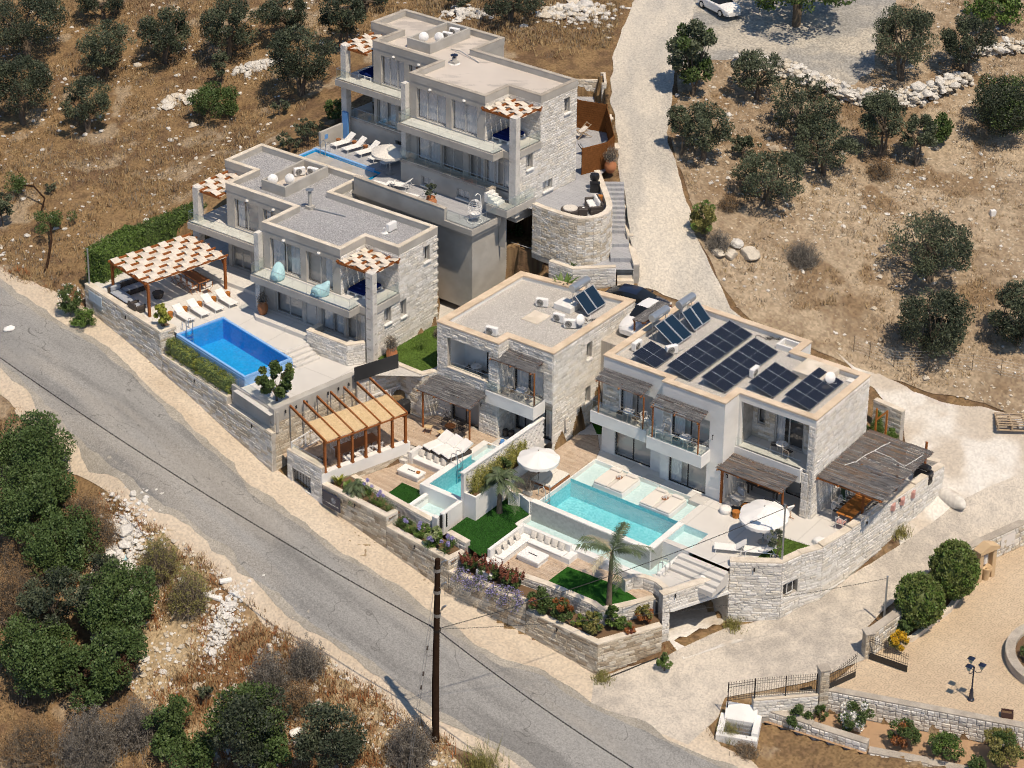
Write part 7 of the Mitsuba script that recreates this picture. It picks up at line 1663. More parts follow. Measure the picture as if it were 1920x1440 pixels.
obj('stand',MB().tube([[0,.5,.03],[0,.62,1.0],[0,.55,1.7],[0,.25,1.95],[0,0,1.85]],.03,7,G), 'm_white_paint',t); m = MB()
for k in range(12):
 ph = k * math.pi / 6; zz = np.linspace(-1,1,12); rr = .47 * np.sqrt(np.maximum(1 - zz ** 2,0))
 if math.sin(ph) < -.6: continue
 m.tube(np.stack([rr * np.cos(ph),rr * np.sin(ph),.95 + .62 * zz],1),.012,4,G)
for z0 in np.linspace(-.9,.9,9):
 r = .47 * math.sqrt(1 - z0 ** 2); y = np.linspace(-.6,3.74,16); m.tube(np.stack([r * np.cos(y),r * np.sin(y),0 * y + .95 + .62 * z0],1),.012,4,G)
obj('basket',m, 'm_white_paint',t); obj('cushion',MB().lathe(G,0,.05,[(.01,.5),(.32,.52),(.34,.6),(.01,.66)],14), 'm_white_fabric',t,smooth=50)
t = thing('barbecue', 'black kettle barbecue against the curved wall of the upper patio', 'grill'); G = W0.sub(5.75,130.5,9.95)
obj('kettle',MB().lathe(G,0,0,[(.01,.6),(.28,.68),(.34,.9),(.3,1.1),(.01,1.2)],18), 'm_black_metal',t,smooth=50)
for k in range(3): obj('leg',MB().tube([[.2 * math.cos(k * 2.1),.2 * math.sin(k * 2.1),.7],[.3 * math.cos(k * 2.1),.3 * math.sin(k * 2.1),0]],.018,5,G), 'm_black_metal',t)
obj('shelf',MB().box(G,-.35,.35,-.75,-.35,.7,.73).box(G,-.32,.32,-.7,-.4,.05,.68), 'm_black_metal',t)
t = thing('sofa', 'dark wicker two-seat sofa with white cushions inside the curved wall', 'sofa'); G = W0.sub(5.6,127.1,9.95,12)
obj('base',MB().rbox(G,-.45,.45,-.85,.85,.0,.32,.03).rbox(G,.3,.45,-.85,.85,.3,.75,.03).rbox(G,-.45,.45,-.85,-.7,.3,.58,.03).rbox(G,-.45,.45,.7,.85,.3,.58,.03), 'm_dark_wicker',t)
for b in (-.36,.36): obj('cushion',MB().rbox(G,-.4,.28,b - .33,b + .33,.33,.46,.05), 'm_white_fabric',t); obj('back_cushion',MB().rbox(G,.12,.3,b - .3,b + .3,.46,.85,.06), 'm_white_fabric',t)
t = thing('side_table', 'black cube side table with a paper on it inside the curved wall', 'table'); obj('cube',MB().rbox(W0,4.55,5.15,126.05,126.6,9.95,10.42,.03), 'm_dark_wicker',t); obj('paper',MB().box(W0,4.8,4.95,126.3,126.45,10.42,10.425), 'm_white_fabric',t)
t = thing('hose_coil', 'dark round wicker bed cushion half hidden behind the curved wall', 'sofa'); obj('base',MB().lathe(W0.sub(4.0,126.4,9.95),0,0,[(.62,0),(.64,.36),(.5,.4)],22), 'm_dark_wicker',t,smooth=40); obj('cushion',MB().lathe(W0.sub(4.0,126.4,9.95),0,0,[(.5,.4),(.48,.46),(.01,.48)],22), 'm_beige_fabric',t,smooth=40)
t = thing('timber_screen', 'brown slatted timber screen around the corner of the upper patio', 'fence')
_sc = [(4.95,132.85),(6.75,134.05),(7.25,135.2),(7.05,139.2),(6.95,140.6),(4.85,141.5)]
for (p,q,h1) in zip(_sc[:-1],_sc[1:],(2.0,2.0,2.0,2.0,2.2)):
 p,q = U3(p),U3(q)
 for k in range(13):
  z = 9.97 + h1 * k / 13
  obj('board',MB().beam(W0,(*p,z + .07),(*q,z + .07),.03,h1 / 13 - .012), 'm_fence_wood',t)
 for e in (p,q): obj('post',MB().tube([[*e,9.9],[*e,10.0 + h1]],.05,4), 'm_fence_wood',t)
t = thing('deck_chair', 'folding wooden deck chair inside the brown timber screen', 'deck chair'); G = W0.sub(5.2,139.6,9.95,-60)
for x in (-.28,.28): obj('side_frame',MB().beam(G,(x,-.6,.05),(x,.55,1.05),.05,.05).beam(G,(x * .9,.6,.05),(x * .9,-.35,.55),.05,.05).beam(G,(x,-.3,.55),(x,.3,.6),.05,.04), 'm_pallet_wood',t)
obj('slat',MB().beam(G,(-.28,.5,1.0),(.28,.5,1.0),.05,.05).beam(G,(-.28,-.35,.52),(.28,-.35,.52),.05,.05), 'm_pallet_wood',t); obj('sling',MB().beam(G,(0,-.5,.3),(0,.35,.8),.5,.02), 'm_cream_fabric',t)
t = thing('hammock', 'pale hammock on a dark stand inside the brown timber screen', 'hammock'); y = np.linspace(-1,1,17); xx = np.linspace(-1,1,7)
P = np.array([[[4.9 + .95 * (u + 1),136.6 + .55 * w * (1 - u * u) + .3 * u,10.25 + .55 * u * u + .1 * w * w] for w in xx] for u in y]); obj('cloth',MB().sheet(P), 'm_grey_fabric',t,smooth=True)
obj('stand',MB().tube([[4.75,136.3,10.85],[5.3,136.4,10.0],[6.4,136.8,10.0],[6.9,136.9,10.85]],.035,6), 'm_black_metal',t)
stump(W0,6.05,128.3,9.95, 'pale log stool behind the dark sofa on the upper patio',.2,.5, 'm_orange_wood')
# street things
t = thing('sign', 'navy blue sign board with a pale rosette on the tan street wall', 'sign')
sd = np.array([.72,-.66]) / np.hypot(.72,.66); sn = np.array([sd[1],-sd[0]]); s0 = np.array([-11.1,109.14]) + sn * .14
FS = Fr(s0[0],s0[1],0,math.degrees(math.atan2(sd[1],sd[0])))
obj('board',MB().rbox(FS,.05,1.62,-.03,.03,-1.42,-.42,.01), 'm_navy_sign',t)
m = MB()
for k in range(12):
 x = k * math.pi / 6; m.tube([[1.05 + .05 * math.cos(x),-.036,-.8 + .05 * math.sin(x)],[1.05 + .17 * math.cos(x + .3),-.036,-.8 + .17 * math.sin(x + .3)],[1.05 + .2 * math.cos(x + .55),-.036,-.8 + .2 * math.sin(x + .55)]],.012,4,FS)
obj('rosette',m, 'm_grey_fabric',t)
m = MB()
rng = np.random.default_rng(12)
for k in range(13): m.box(FS,.62 + k * .068,.655 + k * .068,-.038,-.033,-1.16,-1.16 + .05 + .03 * rng.random())
for k in range(9): m.box(FS,.12 + k * .06,.15 + k * .06,-.038,-.033,-1.13,-1.11)
obj('lettering',m, 'm_white_paint',t)
def pole_top(p,h): return np.array([p[0],p[1],h])
PP = np.array([-3.63,90.68]); PZ = ground_at(PP)
t = thing('utility_pole', 'tall dark wooden utility pole at the edge of the asphalt road', 'utility pole')
obj('pole',MB().tube([[*PP,PZ - 1],[*PP,PZ + 4],[*(PP + [.07,.0]),PZ + 7.2],[*(PP + [.13,.02]),PZ + 11.2]],[.2,.185,.165,.14],14), 'm_pole_wood',t,smooth=50)
for k,(z,s) in enumerate(((11.0,.35),(9.7,.35),(8.3,.35))):
 obj('insulator',MB().tube([[PP[0] + .12,PP[1],PZ + z - .25],[PP[0] + .35,PP[1] - .15,PZ + z]],.02,5).tube([[PP[0] + .35,PP[1] - .15,PZ + z],[PP[0] + .38,PP[1] - .16,PZ + z + .12],[PP[0] + .55,PP[1] - .25,PZ + z + .32]],[.05,.07,.05],8), 'm_galvanized',t)
 obj('clamp',MB().lathe(W0,PP[0] + .1,PP[1],[(.19,PZ + z - .5),(.19,PZ + z - .3)],12), 'm_galvanized',t)
obj('stay_wire',MB().tube([[PP[0] - .05,PP[1],PZ + 8.5],[PP[0] - 1.35,PP[1] - 2.4,ground_at(PP + [-1.35,-2.4])]],.012,4).tube([[PP[0] - .05,PP[1],PZ + 9.6],[PP[0] - 1.45,PP[1] - 2.5,ground_at(PP + [-1.45,-2.5])]],.012,4), 'm_galvanized',t)
for z in (6.2,4.2,4.9): obj('stay_insulator',MB().tube([[PP[0] - .05 - (8.5 - z) * .153,PP[1] - (8.5 - z) * .282,PZ + z],[PP[0] - .05 - (8.3 - z) * .153,PP[1] - (8.3 - z) * .282,PZ + z + .2]],.05,7), 'm_dark_wicker',t)
obj('cable_clamp',MB().lathe(W0,PP[0] + .09,PP[1],[(.2,PZ + 6.9),(.2,PZ + 7.05)],12).tube([[PP[0],PP[1],PZ + 7.0],[PP[0] - .35,PP[1] + .3,PZ + 7.05]],.05,6), 'm_black_metal',t)
def wire(p,q,sag,label,r=.022):
 u = np.linspace(0,1,25)[:,None]; P = U3(p) * (1 - u) + U3(q) * u; P[:,2] -= (4 * sag * u * (1 - u))[:,0]
 obj('power_cable',MB().tube(P,r,5), 'm_rubber_hose',label=label,cat='cable')
ATT = np.array([PP[0] + .05,PP[1],PZ + 7.0])
def lamp_pole(x,y,z,h,label,arm=None):
 t = thing('street_pole',label, 'pole')
 obj('pole',MB().tube([[x,y,z - .2],[x,y,z + h]],[.06,.05],10), 'm_galvanized',t,smooth=50)
 obj('cap',MB().tube([[x,y,z + h],[x,y,z + h + .04]],.065,10), 'm_galvanized',t)
 if arm is not None:
  obj('arm',MB().tube([[x,y,z + h - .25],[x - .12,y + .1,z + h - .1],[x + arm[0] * .8,y + arm[1] * .8,z + h + .12],[x + arm[0],y + arm[1],z + h + .12]],.03,6), 'm_black_metal',t)
  obj('lamp_head',MB().rbox(Fr(x + arm[0] * 1.15,y + arm[1] * 1.15,z + h,math.degrees(math.atan2(arm[1],arm[0]))),-.3,.3,-.11,.11,.05,.16,.04), 'm_black_metal',t)
lamp_pole(15.58,100.95,.3,3.6, 'grey street lamp rising from the corner of the villa wall',(-.75,.35))
lamp_pole(21.4,99.9,ground_at((21.4,99.9)),3.2, 'plain grey pole between the side street and the courtyard wall')
lamp_pole(-28.55,127.5,3.86,2.6, 'thin grey pole on the left end of the high street wall')
wire(ATT,(-38,118,PZ + 12.3),.9, 'black power cable sagging from the utility pole to the left',.03)
wire(ATT,(16,74,PZ + 5.2),.9, 'black power cable sagging from the utility pole down to the right',.03)
wire(ATT,(15.58,100.95,3.7),.45, 'black cable from the utility pole to the street lamp on the villa wall',.02)
wire(ATT,(21.4,99.9,ground_at((21.4,99.9)) + 3.1),.6, 'thin cable from the utility pole to the plain grey pole',.013)
def railing(pts,zb,h,label,cat='fence',name='iron_fence',arch=0.0,posts=True,solid=0.0):
 t = thing(name,label,cat); m,pk = MB(),MB()
 P = [U3(p)[:2] for p in pts]
 for p,q,z0,z1 in zip(P[:-1],P[1:],zb[:-1],zb[1:]):
  L = np.linalg.norm(q - p); n = max(3,int(L / .13))
  top = lambda u: h + arch * u * u
  for zz in ((.1 if solid == 0 else solid),(.25 if solid == 0 else solid + .12)): m.tube([[*p,z0 + zz],[*q,z1 + zz]],.018,4)
  for d in (.04,.2):
   u = np.linspace(0,1,7); m.tube(np.stack([p[0] + (q[0] - p[0]) * u,p[1] + (q[1] - p[1]) * u,z0 + (z1 - z0) * u + top(u) - d],1),.018,4)
  for i in range(n + 1):
   u = i / n; c = p + (q - p) * u; z = z0 + (z1 - z0) * u
   key = MB().tube([[*c,z + .08],[*c,z + top(u) + .06]],.009,4).tube([[*c,z + top(u) + .04],[*c,z + top(u) + .1],[*c,z + top(u) + .15]],[.012,.02,.003],4)
   obj('picket',key, 'm_black_metal',t)
  if solid: pk.add(np.array([[*p,z0 + .05],[*q,z1 + .05],[*q,z1 + solid],[*p,z0 + solid]]),[[0,1,2],[0,2,3]])
  if posts:
   for e,z in ((p,z0),(q,z1)): obj('post',MB().tube([[*e,z - .3],[*e,z + h + .12]],.035,6), 'm_black_metal',t)
 obj('rail',m, 'm_black_metal',t)
 if solid: obj('lower_panel',pk, 'm_black_metal',t)
stone_wall_run('low kerb wall with cream coping under the black iron fence',[(13.35,93.35),(16.9,93.85)],[-3.4],WHITE,thick=.35,base=[-4.4,-4.6],seed=215,keep=40)
railing([(12.0,93.6),(13.4,93.5)],[-3.75,-3.4],1.15, 'short black iron fence panel behind the concrete pit')
railing([(13.42,93.5),(15.1,93.75),(16.8,93.98)],[-3.4,-3.4,-3.4],1.15, 'black iron fence between the concrete pit and the stone gate pillar')
for i,(x,y) in enumerate(((17.15,94.15),(20.1,97.45))):
 t = thing('gate_pillar',('square stone gate pillar at the fence end', 'square stone gate pillar at the courtyard wall')[i], 'gate pillar')
 obj('pillar_core',MB().box(Fr(x,y,0,15),-.24,.24,-.24,.24,-4.2,-1.95), 'm_mortar_tan',t); G = Fr(x,y,0,15)
 for (p,q) in (((-.25,-.25),(.25,-.25)),((.25,-.25),(.25,.25)),((-.25,.25),(-.25,-.25))): stone_wall(t,G.w(np.array([*p,0])),G.w(np.array([*q,0])),-4.1,-1.97,TAN[:3],hmin=.24,hmax=.3,lmin=.25,lmax=.5,seed=220 + i,depth=.03)
 obj('capstone',MB().rbox(G,-.32,.32,-.32,.32,-1.95,-1.82,.03), 'm_coping_concrete',t)
railing([(17.45,94.35),(19.15,95.5)],[-3.5,-3.5],1.05, 'open black gate leaf with an arched top at the fence-side pillar', 'gate', 'iron_gate',.45,False,.4)
railing([(20.15,97.1),(22.05,95.95)],[-3.5,-3.5],1.4, 'open black gate leaf in front of the yellow-flowering bush', 'gate', 'iron_gate',-.3,False,.45)
t = thing('concrete_pit', 'whitewashed concrete drain pit with an iron grating below the fence', 'drain pit'); FQ = Fr(12.0,92.1,-4.9,-14)
obj('rim',MB().box(FQ,-.7,1.5,-.35,.0,-.5,.35).box(FQ,-.7,-.35,.0,1.5,-.5,.4).box(FQ,1.15,1.5,.0,1.6,-.5,.55), 'm_white_plaster',t)
obj('back_slab',MB().add(FQ.w(np.array([[-.45,1.0,.45],[1.25,1.0,.45],[1.25,1.75,1.0],[-.45,1.75,1.0],[-.45,1.0,-.4],[1.25,1.0,-.4],[1.25,1.75,-.4],[-.45,1.75,-.4]])),[[0,1,2,3],[4,7,6,5],[0,4,5,1],[1,5,6,2],[2,6,7,3],[3,7,4,0]]), 'm_white_plaster',t)
obj('pit_floor',MB().box(FQ,-.35,1.15,0,1.0,-.5,-.3), 'm_coping_concrete',t); m = MB()
for k in range(26): m.box(FQ,-.34 + .058 * k,-.32 + .058 * k,.0,1.0,.22,.25)
for b in (.05,.35,.68): m.tube([[-.36,b,.27],[1.16,b,.27]],.016,5,FQ)
obj('grating',m, 'm_galvanized',t)
t = thing('street_lamp', 'dark lamp post with three lantern heads in the courtyard', 'street lamp'); G = Fr(25.1,93.7,-3.5,10)
obj('post',MB().lathe(G,0,0,[(.19,0),(.19,.08),(.13,.12),(.1,.6),(.06,.75),(.045,.8),(.04,2.0),(.06,2.05),(.05,2.12)],14), 'm_navy_paint',t,smooth=50)
for k in range(3):
 x = math.radians(90 + 120 * k); c,s = math.cos(x),math.sin(x)
 l = obj('arm',MB().tube([[0,0,1.9],[.18 * c,.18 * s,1.78],[.38 * c,.38 * s,1.86],[.42 * c,.42 * s,2.05]],.02,6,G), 'm_navy_paint',t)
 H = G.sub(.42 * c,.42 * s,2.05,45)
 obj('lantern_glass',MB().add(H.w(np.array([[-.06,-.06,.02],[.06,-.06,.02],[.06,.06,.02],[-.06,.06,.02],[-.14,-.14,.3],[.14,-.14,.3],[.14,.14,.3],[-.14,.14,.3]])),[[0,3,2,1],[0,1,5,4],[1,2,6,5],[2,3,7,6],[3,0,4,7]]), 'm_lamp_glass',l)
 obj('lantern_roof',MB().add(H.w(np.array([[-.18,-.18,.3],[.18,-.18,.3],[.18,.18,.3],[-.18,.18,.3],[0,0,.44]])),[[0,1,4],[1,2,4],[2,3,4],[3,0,4],[0,3,2],[0,2,1]]), 'm_navy_paint',l)
t = thing('wall_fountain', 'sandstone wall fountain with a pediment at the courtyard wall', 'fountain'); G = Fr(28.2,104.95,-3.5,33)
for a in (-.68,.38): obj('pilaster',MB().rbox(G,a,a + .3,-.16,.3,0,1.95,.02), 'm_sandstone',t)
obj('niche_back',MB().box(G,-.38,.38,.18,.3,0,1.95), 'm_coping_cream',t); obj('pediment',MB().add(G.w(np.array([[-.8,-.28,1.95],[.8,-.28,1.95],[.8,.35,1.95],[-.8,.35,1.95],[-.8,-.28,2.1],[.8,-.28,2.1],[.8,.35,2.1],[-.8,.35,2.1],[0,-.28,2.42],[0,.35,2.42]])),[[0,2,1],[0,3,2],[0,1,5],[0,5,4],[1,2,6],[1,6,5],[2,3,7],[2,7,6],[3,0,4],[3,4,7],[4,5,8],[6,7,9],[5,6,9],[5,9,8],[7,4,8],[7,8,9]]), 'm_sandstone',t)
obj('basin',MB().lathe(G,0,-.05,[(.2,0),(.26,.5),(.36,.75),(.36,.85),(.28,.85),(.05,.7)],18), 'm_sandstone',t,smooth=40); obj('spout',MB().rbox(G,-.14,.14,.0,.18,.95,1.55,.05), 'm_plaque',t)
t = thing('flower_box', 'small dark rectangular flower box at the courtyard edge', 'plant pot'); obj('box_wall',ring_prism(MB(),Fr(26.75,92.35,-3.5,-12),[(-.32,-.2),(.32,-.2),(.32,.2),(-.32,.2)],0,.05,0,.32), 'm_terra_brown',t); obj('soil',MB().box(Fr(26.75,92.35,-3.5,-12),-.27,.27,-.15,.15,0,.22), 'm_soil',t)
def car(F,label,paint,L=4.5,W=1.8,H=1.45,coupe=False):
 t = thing('parked_car',label, 'car')
 xs = np.array([-.5,-.485,-.44,-.36,-.24,-.1,.06,.18,.3,.4,.47,.497]) * L
 belt = np.array([.55,.72,.84,.9,.92,.92,.92,.91,.86,.78,.66,.5]) * (H / 1.45)
 wd = np.array([.72,.84,.93,.97,1,1,1,.99,.97,.92,.82,.68]) * W / 2
 ring = []
 for x,bz,w in zip(xs,belt,wd):
  ring.append([[x,-w * .9,.22],[x,-w,.42],[x,-w,bz - .14],[x,-w * .94,bz - .02],[x,-w * .5,bz + .02],[x,0,bz + .035],[x,w * .5,bz + .02],[x,w * .94,bz - .02],[x,w,bz - .14],[x,w,.42],[x,w * .9,.22]])
 obj('body',MB().sheet(F.w(np.array(ring))),paint,t,smooth=45)
 for e,nm in ((0, 'rear_panel'),(-1, 'front_panel')):
  P = F.w(np.array(ring[e])); obj(nm,MB().add(P,[[0,i,i + 1] for i in range(1,10)]),paint,t)
 gx = np.array([-.40,-.27,-.12,.05,.22]) * L if not coupe else np.array([-.42,-.24,-.08,.06,.24]) * L
 gz = np.array([.9,H - .06,H,H - .03,.9]) * 1.0; gw = np.array([.8,.66,.65,.65,.82]) * W / 2
 P = np.array([[[x,-w0,.88],[x,-w,z - .05],[x,-w * .8,z],[x,0,z + .02],[x,w * .8,z],[x,w,z - .05],[x,w0,.88]] for x,z,w,w0 in zip(gx,gz,gw,[W / 2 * .84,W / 2 * .88,W / 2 * .9,W / 2 * .9,W / 2 * .86])])
 obj('windows',MB().sheet(F.w(P)), 'm_dark_glass',t,smooth=25)
 obj('roof',MB().sheet(F.w(P[1:4,1:6] + [0,0,.012])),paint,t,smooth=True)
 for sx in (-.31,.30):
  for sy in (-1,1):
   w_ = obj('wheel',MB().tube([[sx * L,sy * (W / 2 - .2),.32],[sx * L,sy * (W / 2 + .005),.32]],.32,18,F), 'm_tyre',t,smooth=40)
   obj('rim',MB().tube([[sx * L,sy * (W / 2 - .02),.32],[sx * L,sy * (W / 2 + .015),.32]],.2,12,F), 'm_alu',w_)
 for sy in (-1,1):
  obj('headlight',MB().rbox(F,.455 * L,.478 * L,sy * W * .33 - .15,sy * W * .33 + .15,.58,.68,.02), 'm_plaque',t)
  obj('mirror',MB().rbox(F,.13 * L,.16 * L,sy * W * .5 - .02 + sy * .05,sy * W * .5 + .1 * sy + .05,.92,1.04,.03),paint,t)
 return t
gz_ = ground_at
car(Fr(8.3,122.1,gz_((8.3,122.1)) + .1,-28), 'dark blue coupe parked behind the stone villa', 'm_navy_paint',4.6,1.85,1.4,True)
car(FD.sub(-1.3,6.6,5.42,-90), 'white car parked under the reed carport between the two villas', 'm_car_white',4.2,1.75,1.5)
car(Fr(16.6,157.6,gz_((16.6,157.6)) + .05,-60), 'white car half hidden under the spreading tree at the top', 'm_car_white',4.2,1.75,1.5)
obj('parking_place',MB().prism(FD,[(-2.5,3.4),(-.02,3.4),(-.02,9.32),(-2.5,9.32)],-.6,5.4), 'm_side_street',kind='structure',label='concrete parking place behind the two villas')
reed_roof(FD.sub(-.04,4.5,0,90),0,3.1,0,.9,6.95,6.9,[(.15,.8,.06),(2.9,.8,.06)], 'narrow reed carport roof above the white car',zpost=5.4,seed=9)
t = thing('pallet_stack', 'weathered wooden pallet lying at the edge of the white ground', 'pallet'); p = np.array([31.6,115.2]); G = Fr(p[0],p[1],gz_(p) + .02,-4)
for k in range(6): obj('plank',MB().rbox(G,-.95,.95,-.8 + .29 * k,-.66 + .29 * k,.42,.45,.008), 'm_pallet_wood',t)
for a in (-.9,-.05,.8): obj('stringer',MB().box(G,a,a + .1,-.8,.78,.1,.42), 'm_pallet_wood',t)
for k in range(3): obj('plank',MB().rbox(G,-.95,.95,-.8 + .68 * k,-.62 + .68 * k,.04,.1,.008), 'm_pallet_wood',t)
def boulder(x,y,r,label,seed,mat='m_stone_tan3',z=None,sc=(1,1,.75),group=None):
 s = trimesh.creation.icosphere(3); v = s.vertices.copy()
 v *= (1 + .5 * (meshkit.fbm(v * 1.3 + seed,3,seed)[:,None] - .5) + .16 * (meshkit.fbm(v * 4 + seed,2,seed)[:,None] - .5))
 rr = np.random.default_rng(seed);
 for _ in range(6):
  n = rr.normal(size=3); n /= np.linalg.norm(n); d = v @ n - rr.uniform(.55,.8); v -= np.outer(np.maximum(d,0),n) * .9
 v = v * r * np.array(sc) + [x,y,(gz_((x,y)) if z is None else z) + r * .3]
 obj('boulder',(v,s.faces),mat,label=label,cat='boulder',group=group,smooth=35)
GB_ = 'pale boulders beside the dirt road'
for i,(x,y,n,r) in enumerate(((14.1,127.44, 'left pale boulder of the row beside the dirt road',.5),(14.95,127.55, 'second pale boulder of the row beside the dirt road',.5),(16.3,127.9, 'largest pale boulder of the row beside the dirt road',.68),(15.4,128.6, 'grey pointed boulder behind the row beside the dirt road',.5))):
 boulder(x,y,r,n,40 + i, 'm_stone_white2' if i == 3 else 'm_stone_tan3',group=GB_)
obj('white_board',MB().rbox(Fr(32.3,115.2,gz_((32.3,115.2)),10),-.3,.4,-.4,.4,0,.25,.02), 'm_white_paint',label='white slab lying right of the wooden pallet',cat='slab')
obj('white_block',MB().rbox(Fr(34.0,133.9,gz_((34.0,133.9)),10),-.2,.2,-.15,.15,0,.45,.02), 'm_white_paint',label='small white block standing alone in the olive field',cat='block')
_v3 = _s.vertices * [.5,1.2,.55]; _v3[:,2] = np.maximum(_v3[:,2],-.2)
obj('white_mound',MB().add(Fr(26.95,110.0,gz_((26.95,110.0)),40).w(_v3 + .1 * (meshkit.fbm(_s.vertices * 2,3,3)[:,None] - .5)),_s.faces), 'm_white_soil',label='white mound of plaster at the far end of the curving street wall',cat='mound',smooth=True)
obj('drain_hose',MB().tube([[5.6,96.1,gz_((5.6,96.1)) + .04],[6.6,96.6,gz_((6.6,96.6)) + .05],[7.6,97.1,gz_((7.6,97.1)) + .05],[8.5,97.5,gz_((8.5,97.5)) + .06]],.035,6), 'm_rubber_hose',label='black hose lying along the foot of the corner wall',cat='hose')
t = thing('timber_support', 'small orange timber support at the back corner of the solar villa', 'frame')
obj('upright',MB().box(FD,14.2,14.3,8.6,8.7,.8,4.0).box(FD,14.75,14.85,8.9,9.0,.8,3.9), 'm_orange_wood',t); obj('brace',MB().beam(FD,(14.25,8.65,3.2),(14.8,8.95,3.85),.08,.08), 'm_orange_wood',t)
# plants
VR = np.random.default_rng(77)
def leaves(mb,centers,radii,n,size,rng,asp=.45,up=.35,flat=1.0,shell=.5,droop=0.0):
 """n small leaf faces scattered through clumps; asp: width to length"""
 centers,radii = np.asarray(centers,float),np.asarray(radii,float)
 pr = radii ** 2; pr = pr / pr.sum()
 k = rng.choice(len(centers),n,p=pr)
 d = rng.normal(size=(n,3)); d /= np.linalg.norm(d,axis=1,keepdims=True)
 r = radii[k] * (1 - shell * rng.random(n) ** 1.5)
 c = centers[k] + d * r[:,None] * [1,1,flat]
 ax = d * .8 + rng.normal(size=(n,3)) * .7 + [0,0,up]; ax[:,2] -= droop
 ax /= np.linalg.norm(ax,axis=1,keepdims=True)
 sd = np.cross(ax,rng.normal(size=(n,3))); sd /= np.linalg.norm(sd,axis=1,keepdims=True)
 s = size * rng.uniform(.6,1.35,n)[:,None]
 v = np.stack([c - ax * s * .5,c + sd * s * asp * .5,c + ax * s * .5,c - sd * s * asp * .5],1).reshape(-1,3)
 i = np.arange(n) * 4
 f = np.vstack([np.stack([i,i + 1,i + 2],1),np.stack([i,i + 2,i + 3],1)])
 return mb.add(v,f)
def clump_cloud(rng,x,y,z0,w,h,n,spread=1.0,low=.0,rmin=.16,rmax=.3,top=1.0):
 c,r = [],[]
 lob = rng.uniform(.72,1.1,7); ph = rng.uniform(0,6.28)
 while len(c) < n:
  p = rng.uniform(-1,1,3)
  if p @ p > 1 or p[2] < -1 + 2 * low: continue
  th = math.atan2(p[1],p[0]) + ph; m = lob[int(th / 6.2832 * 7) % 7]
  if np.hypot(p[0],p[1]) > m: continue
  q = p / max(np.linalg.norm(p),.05) * (np.linalg.norm(p) ** .55)
  rad = rng.uniform(rmin,rmax)
  c.append([x + q[0] * (w / 2) * (1 - rad),y + q[1] * (w / 2) * (1 - rad),z0 + h / 2 + q[2] * (h / 2) * (1 - rad * .9)])
  r.append(rad * (w + h) / 4)
 return np.array(c),np.array(r)
def trunk_and_limbs(rng,x,y,z,h,r,centers,nl=7,lean=.15,fork=2):
 mb = MB()
 for k in range(fork):
  a = rng.uniform(0,6.28)
  e = np.array([x + math.cos(a) * h * lean * (1 + k),y + math.sin(a) * h * lean * (1 + k),z + h])
  m = (np.array([x,y,z]) + e) / 2 + rng.normal(0,.08,3) * h * .6
  mb.tube([[x,y,z - .3],m,e],[r,r * .75,r * .5],7)
  idx = rng.choice(len(centers),min(nl,len(centers)),replace=False)
  for i in idx:
   q = centers[i]; mid = (e + q) / 2 + rng.normal(0,.1,3)
   mb.tube([e,mid,q],[r * .45,r * .25,r * .08],5,cap=False)
 return mb
def tree(x,y,w,h,mat,label,cat='tree',name='olive_tree',z=None,dens=1.0,size=.17,low=.12,trunk_h=.34,nclump=None,asp=.42,mat2=None,group=None,rmin=.14,rmax=.26,trunk=True,up=.3,trunk_r=None,shell=.5):
 rng = np.random.default_rng(int(abs(x * 131 + y * 17 + w * 7)) % 100000)
 z = ground_at((x,y)) if z is None else z
 t = thing(name,label,cat,group)
 th = h * trunk_h
 n = nclump or int(14 + 3.2 * w * h ** .5)
 c,r = clump_cloud(rng,x,y,z + th * .55,w,h - th * .55,n,low=low,rmin=rmin,rmax=rmax)
 nl = int(min(340 * dens * w * (h - th * .4) * (.17 / size) ** 1.6,26000))
 a,b = MB(),MB()
 k = rng.random(len(c)) < .72
 if mat2 is None or k.all() or not k.any(): leaves(a,c,r,nl,size * 1.12,rng,asp * 1.3,up,shell=shell)
 else:
  leaves(a,c[k],r[k],int(nl * k.mean()),size * 1.12,rng,asp,up,shell=shell); leaves(b,c[~k],r[~k],int(nl * (1 - k.mean())),size * 1.12,rng,asp,up,shell=shell)
 obj('crown',a,mat,t)
 if b.n: obj('crown',b,mat2,t)
 if trunk: obj('trunk',trunk_and_limbs(rng,x,y,z,th,trunk_r or max(.05,.035 * w),c), 'm_trunk',t,smooth=50)
 return t
def bush(x,y,w,h,mat,label,name='shrub',z=None,dens=1.0,size=.14,mat2=None,group=None,asp=.5,stems=True,cat='bush',up=.35,shell=.45):
 return tree(x,y,w,h,mat,label,cat,name,z,dens,size,.05,.12,asp=asp,mat2=mat2,group=group,rmin=.18,rmax=.34,trunk=stems,up=up,trunk_r=.04,shell=shell)
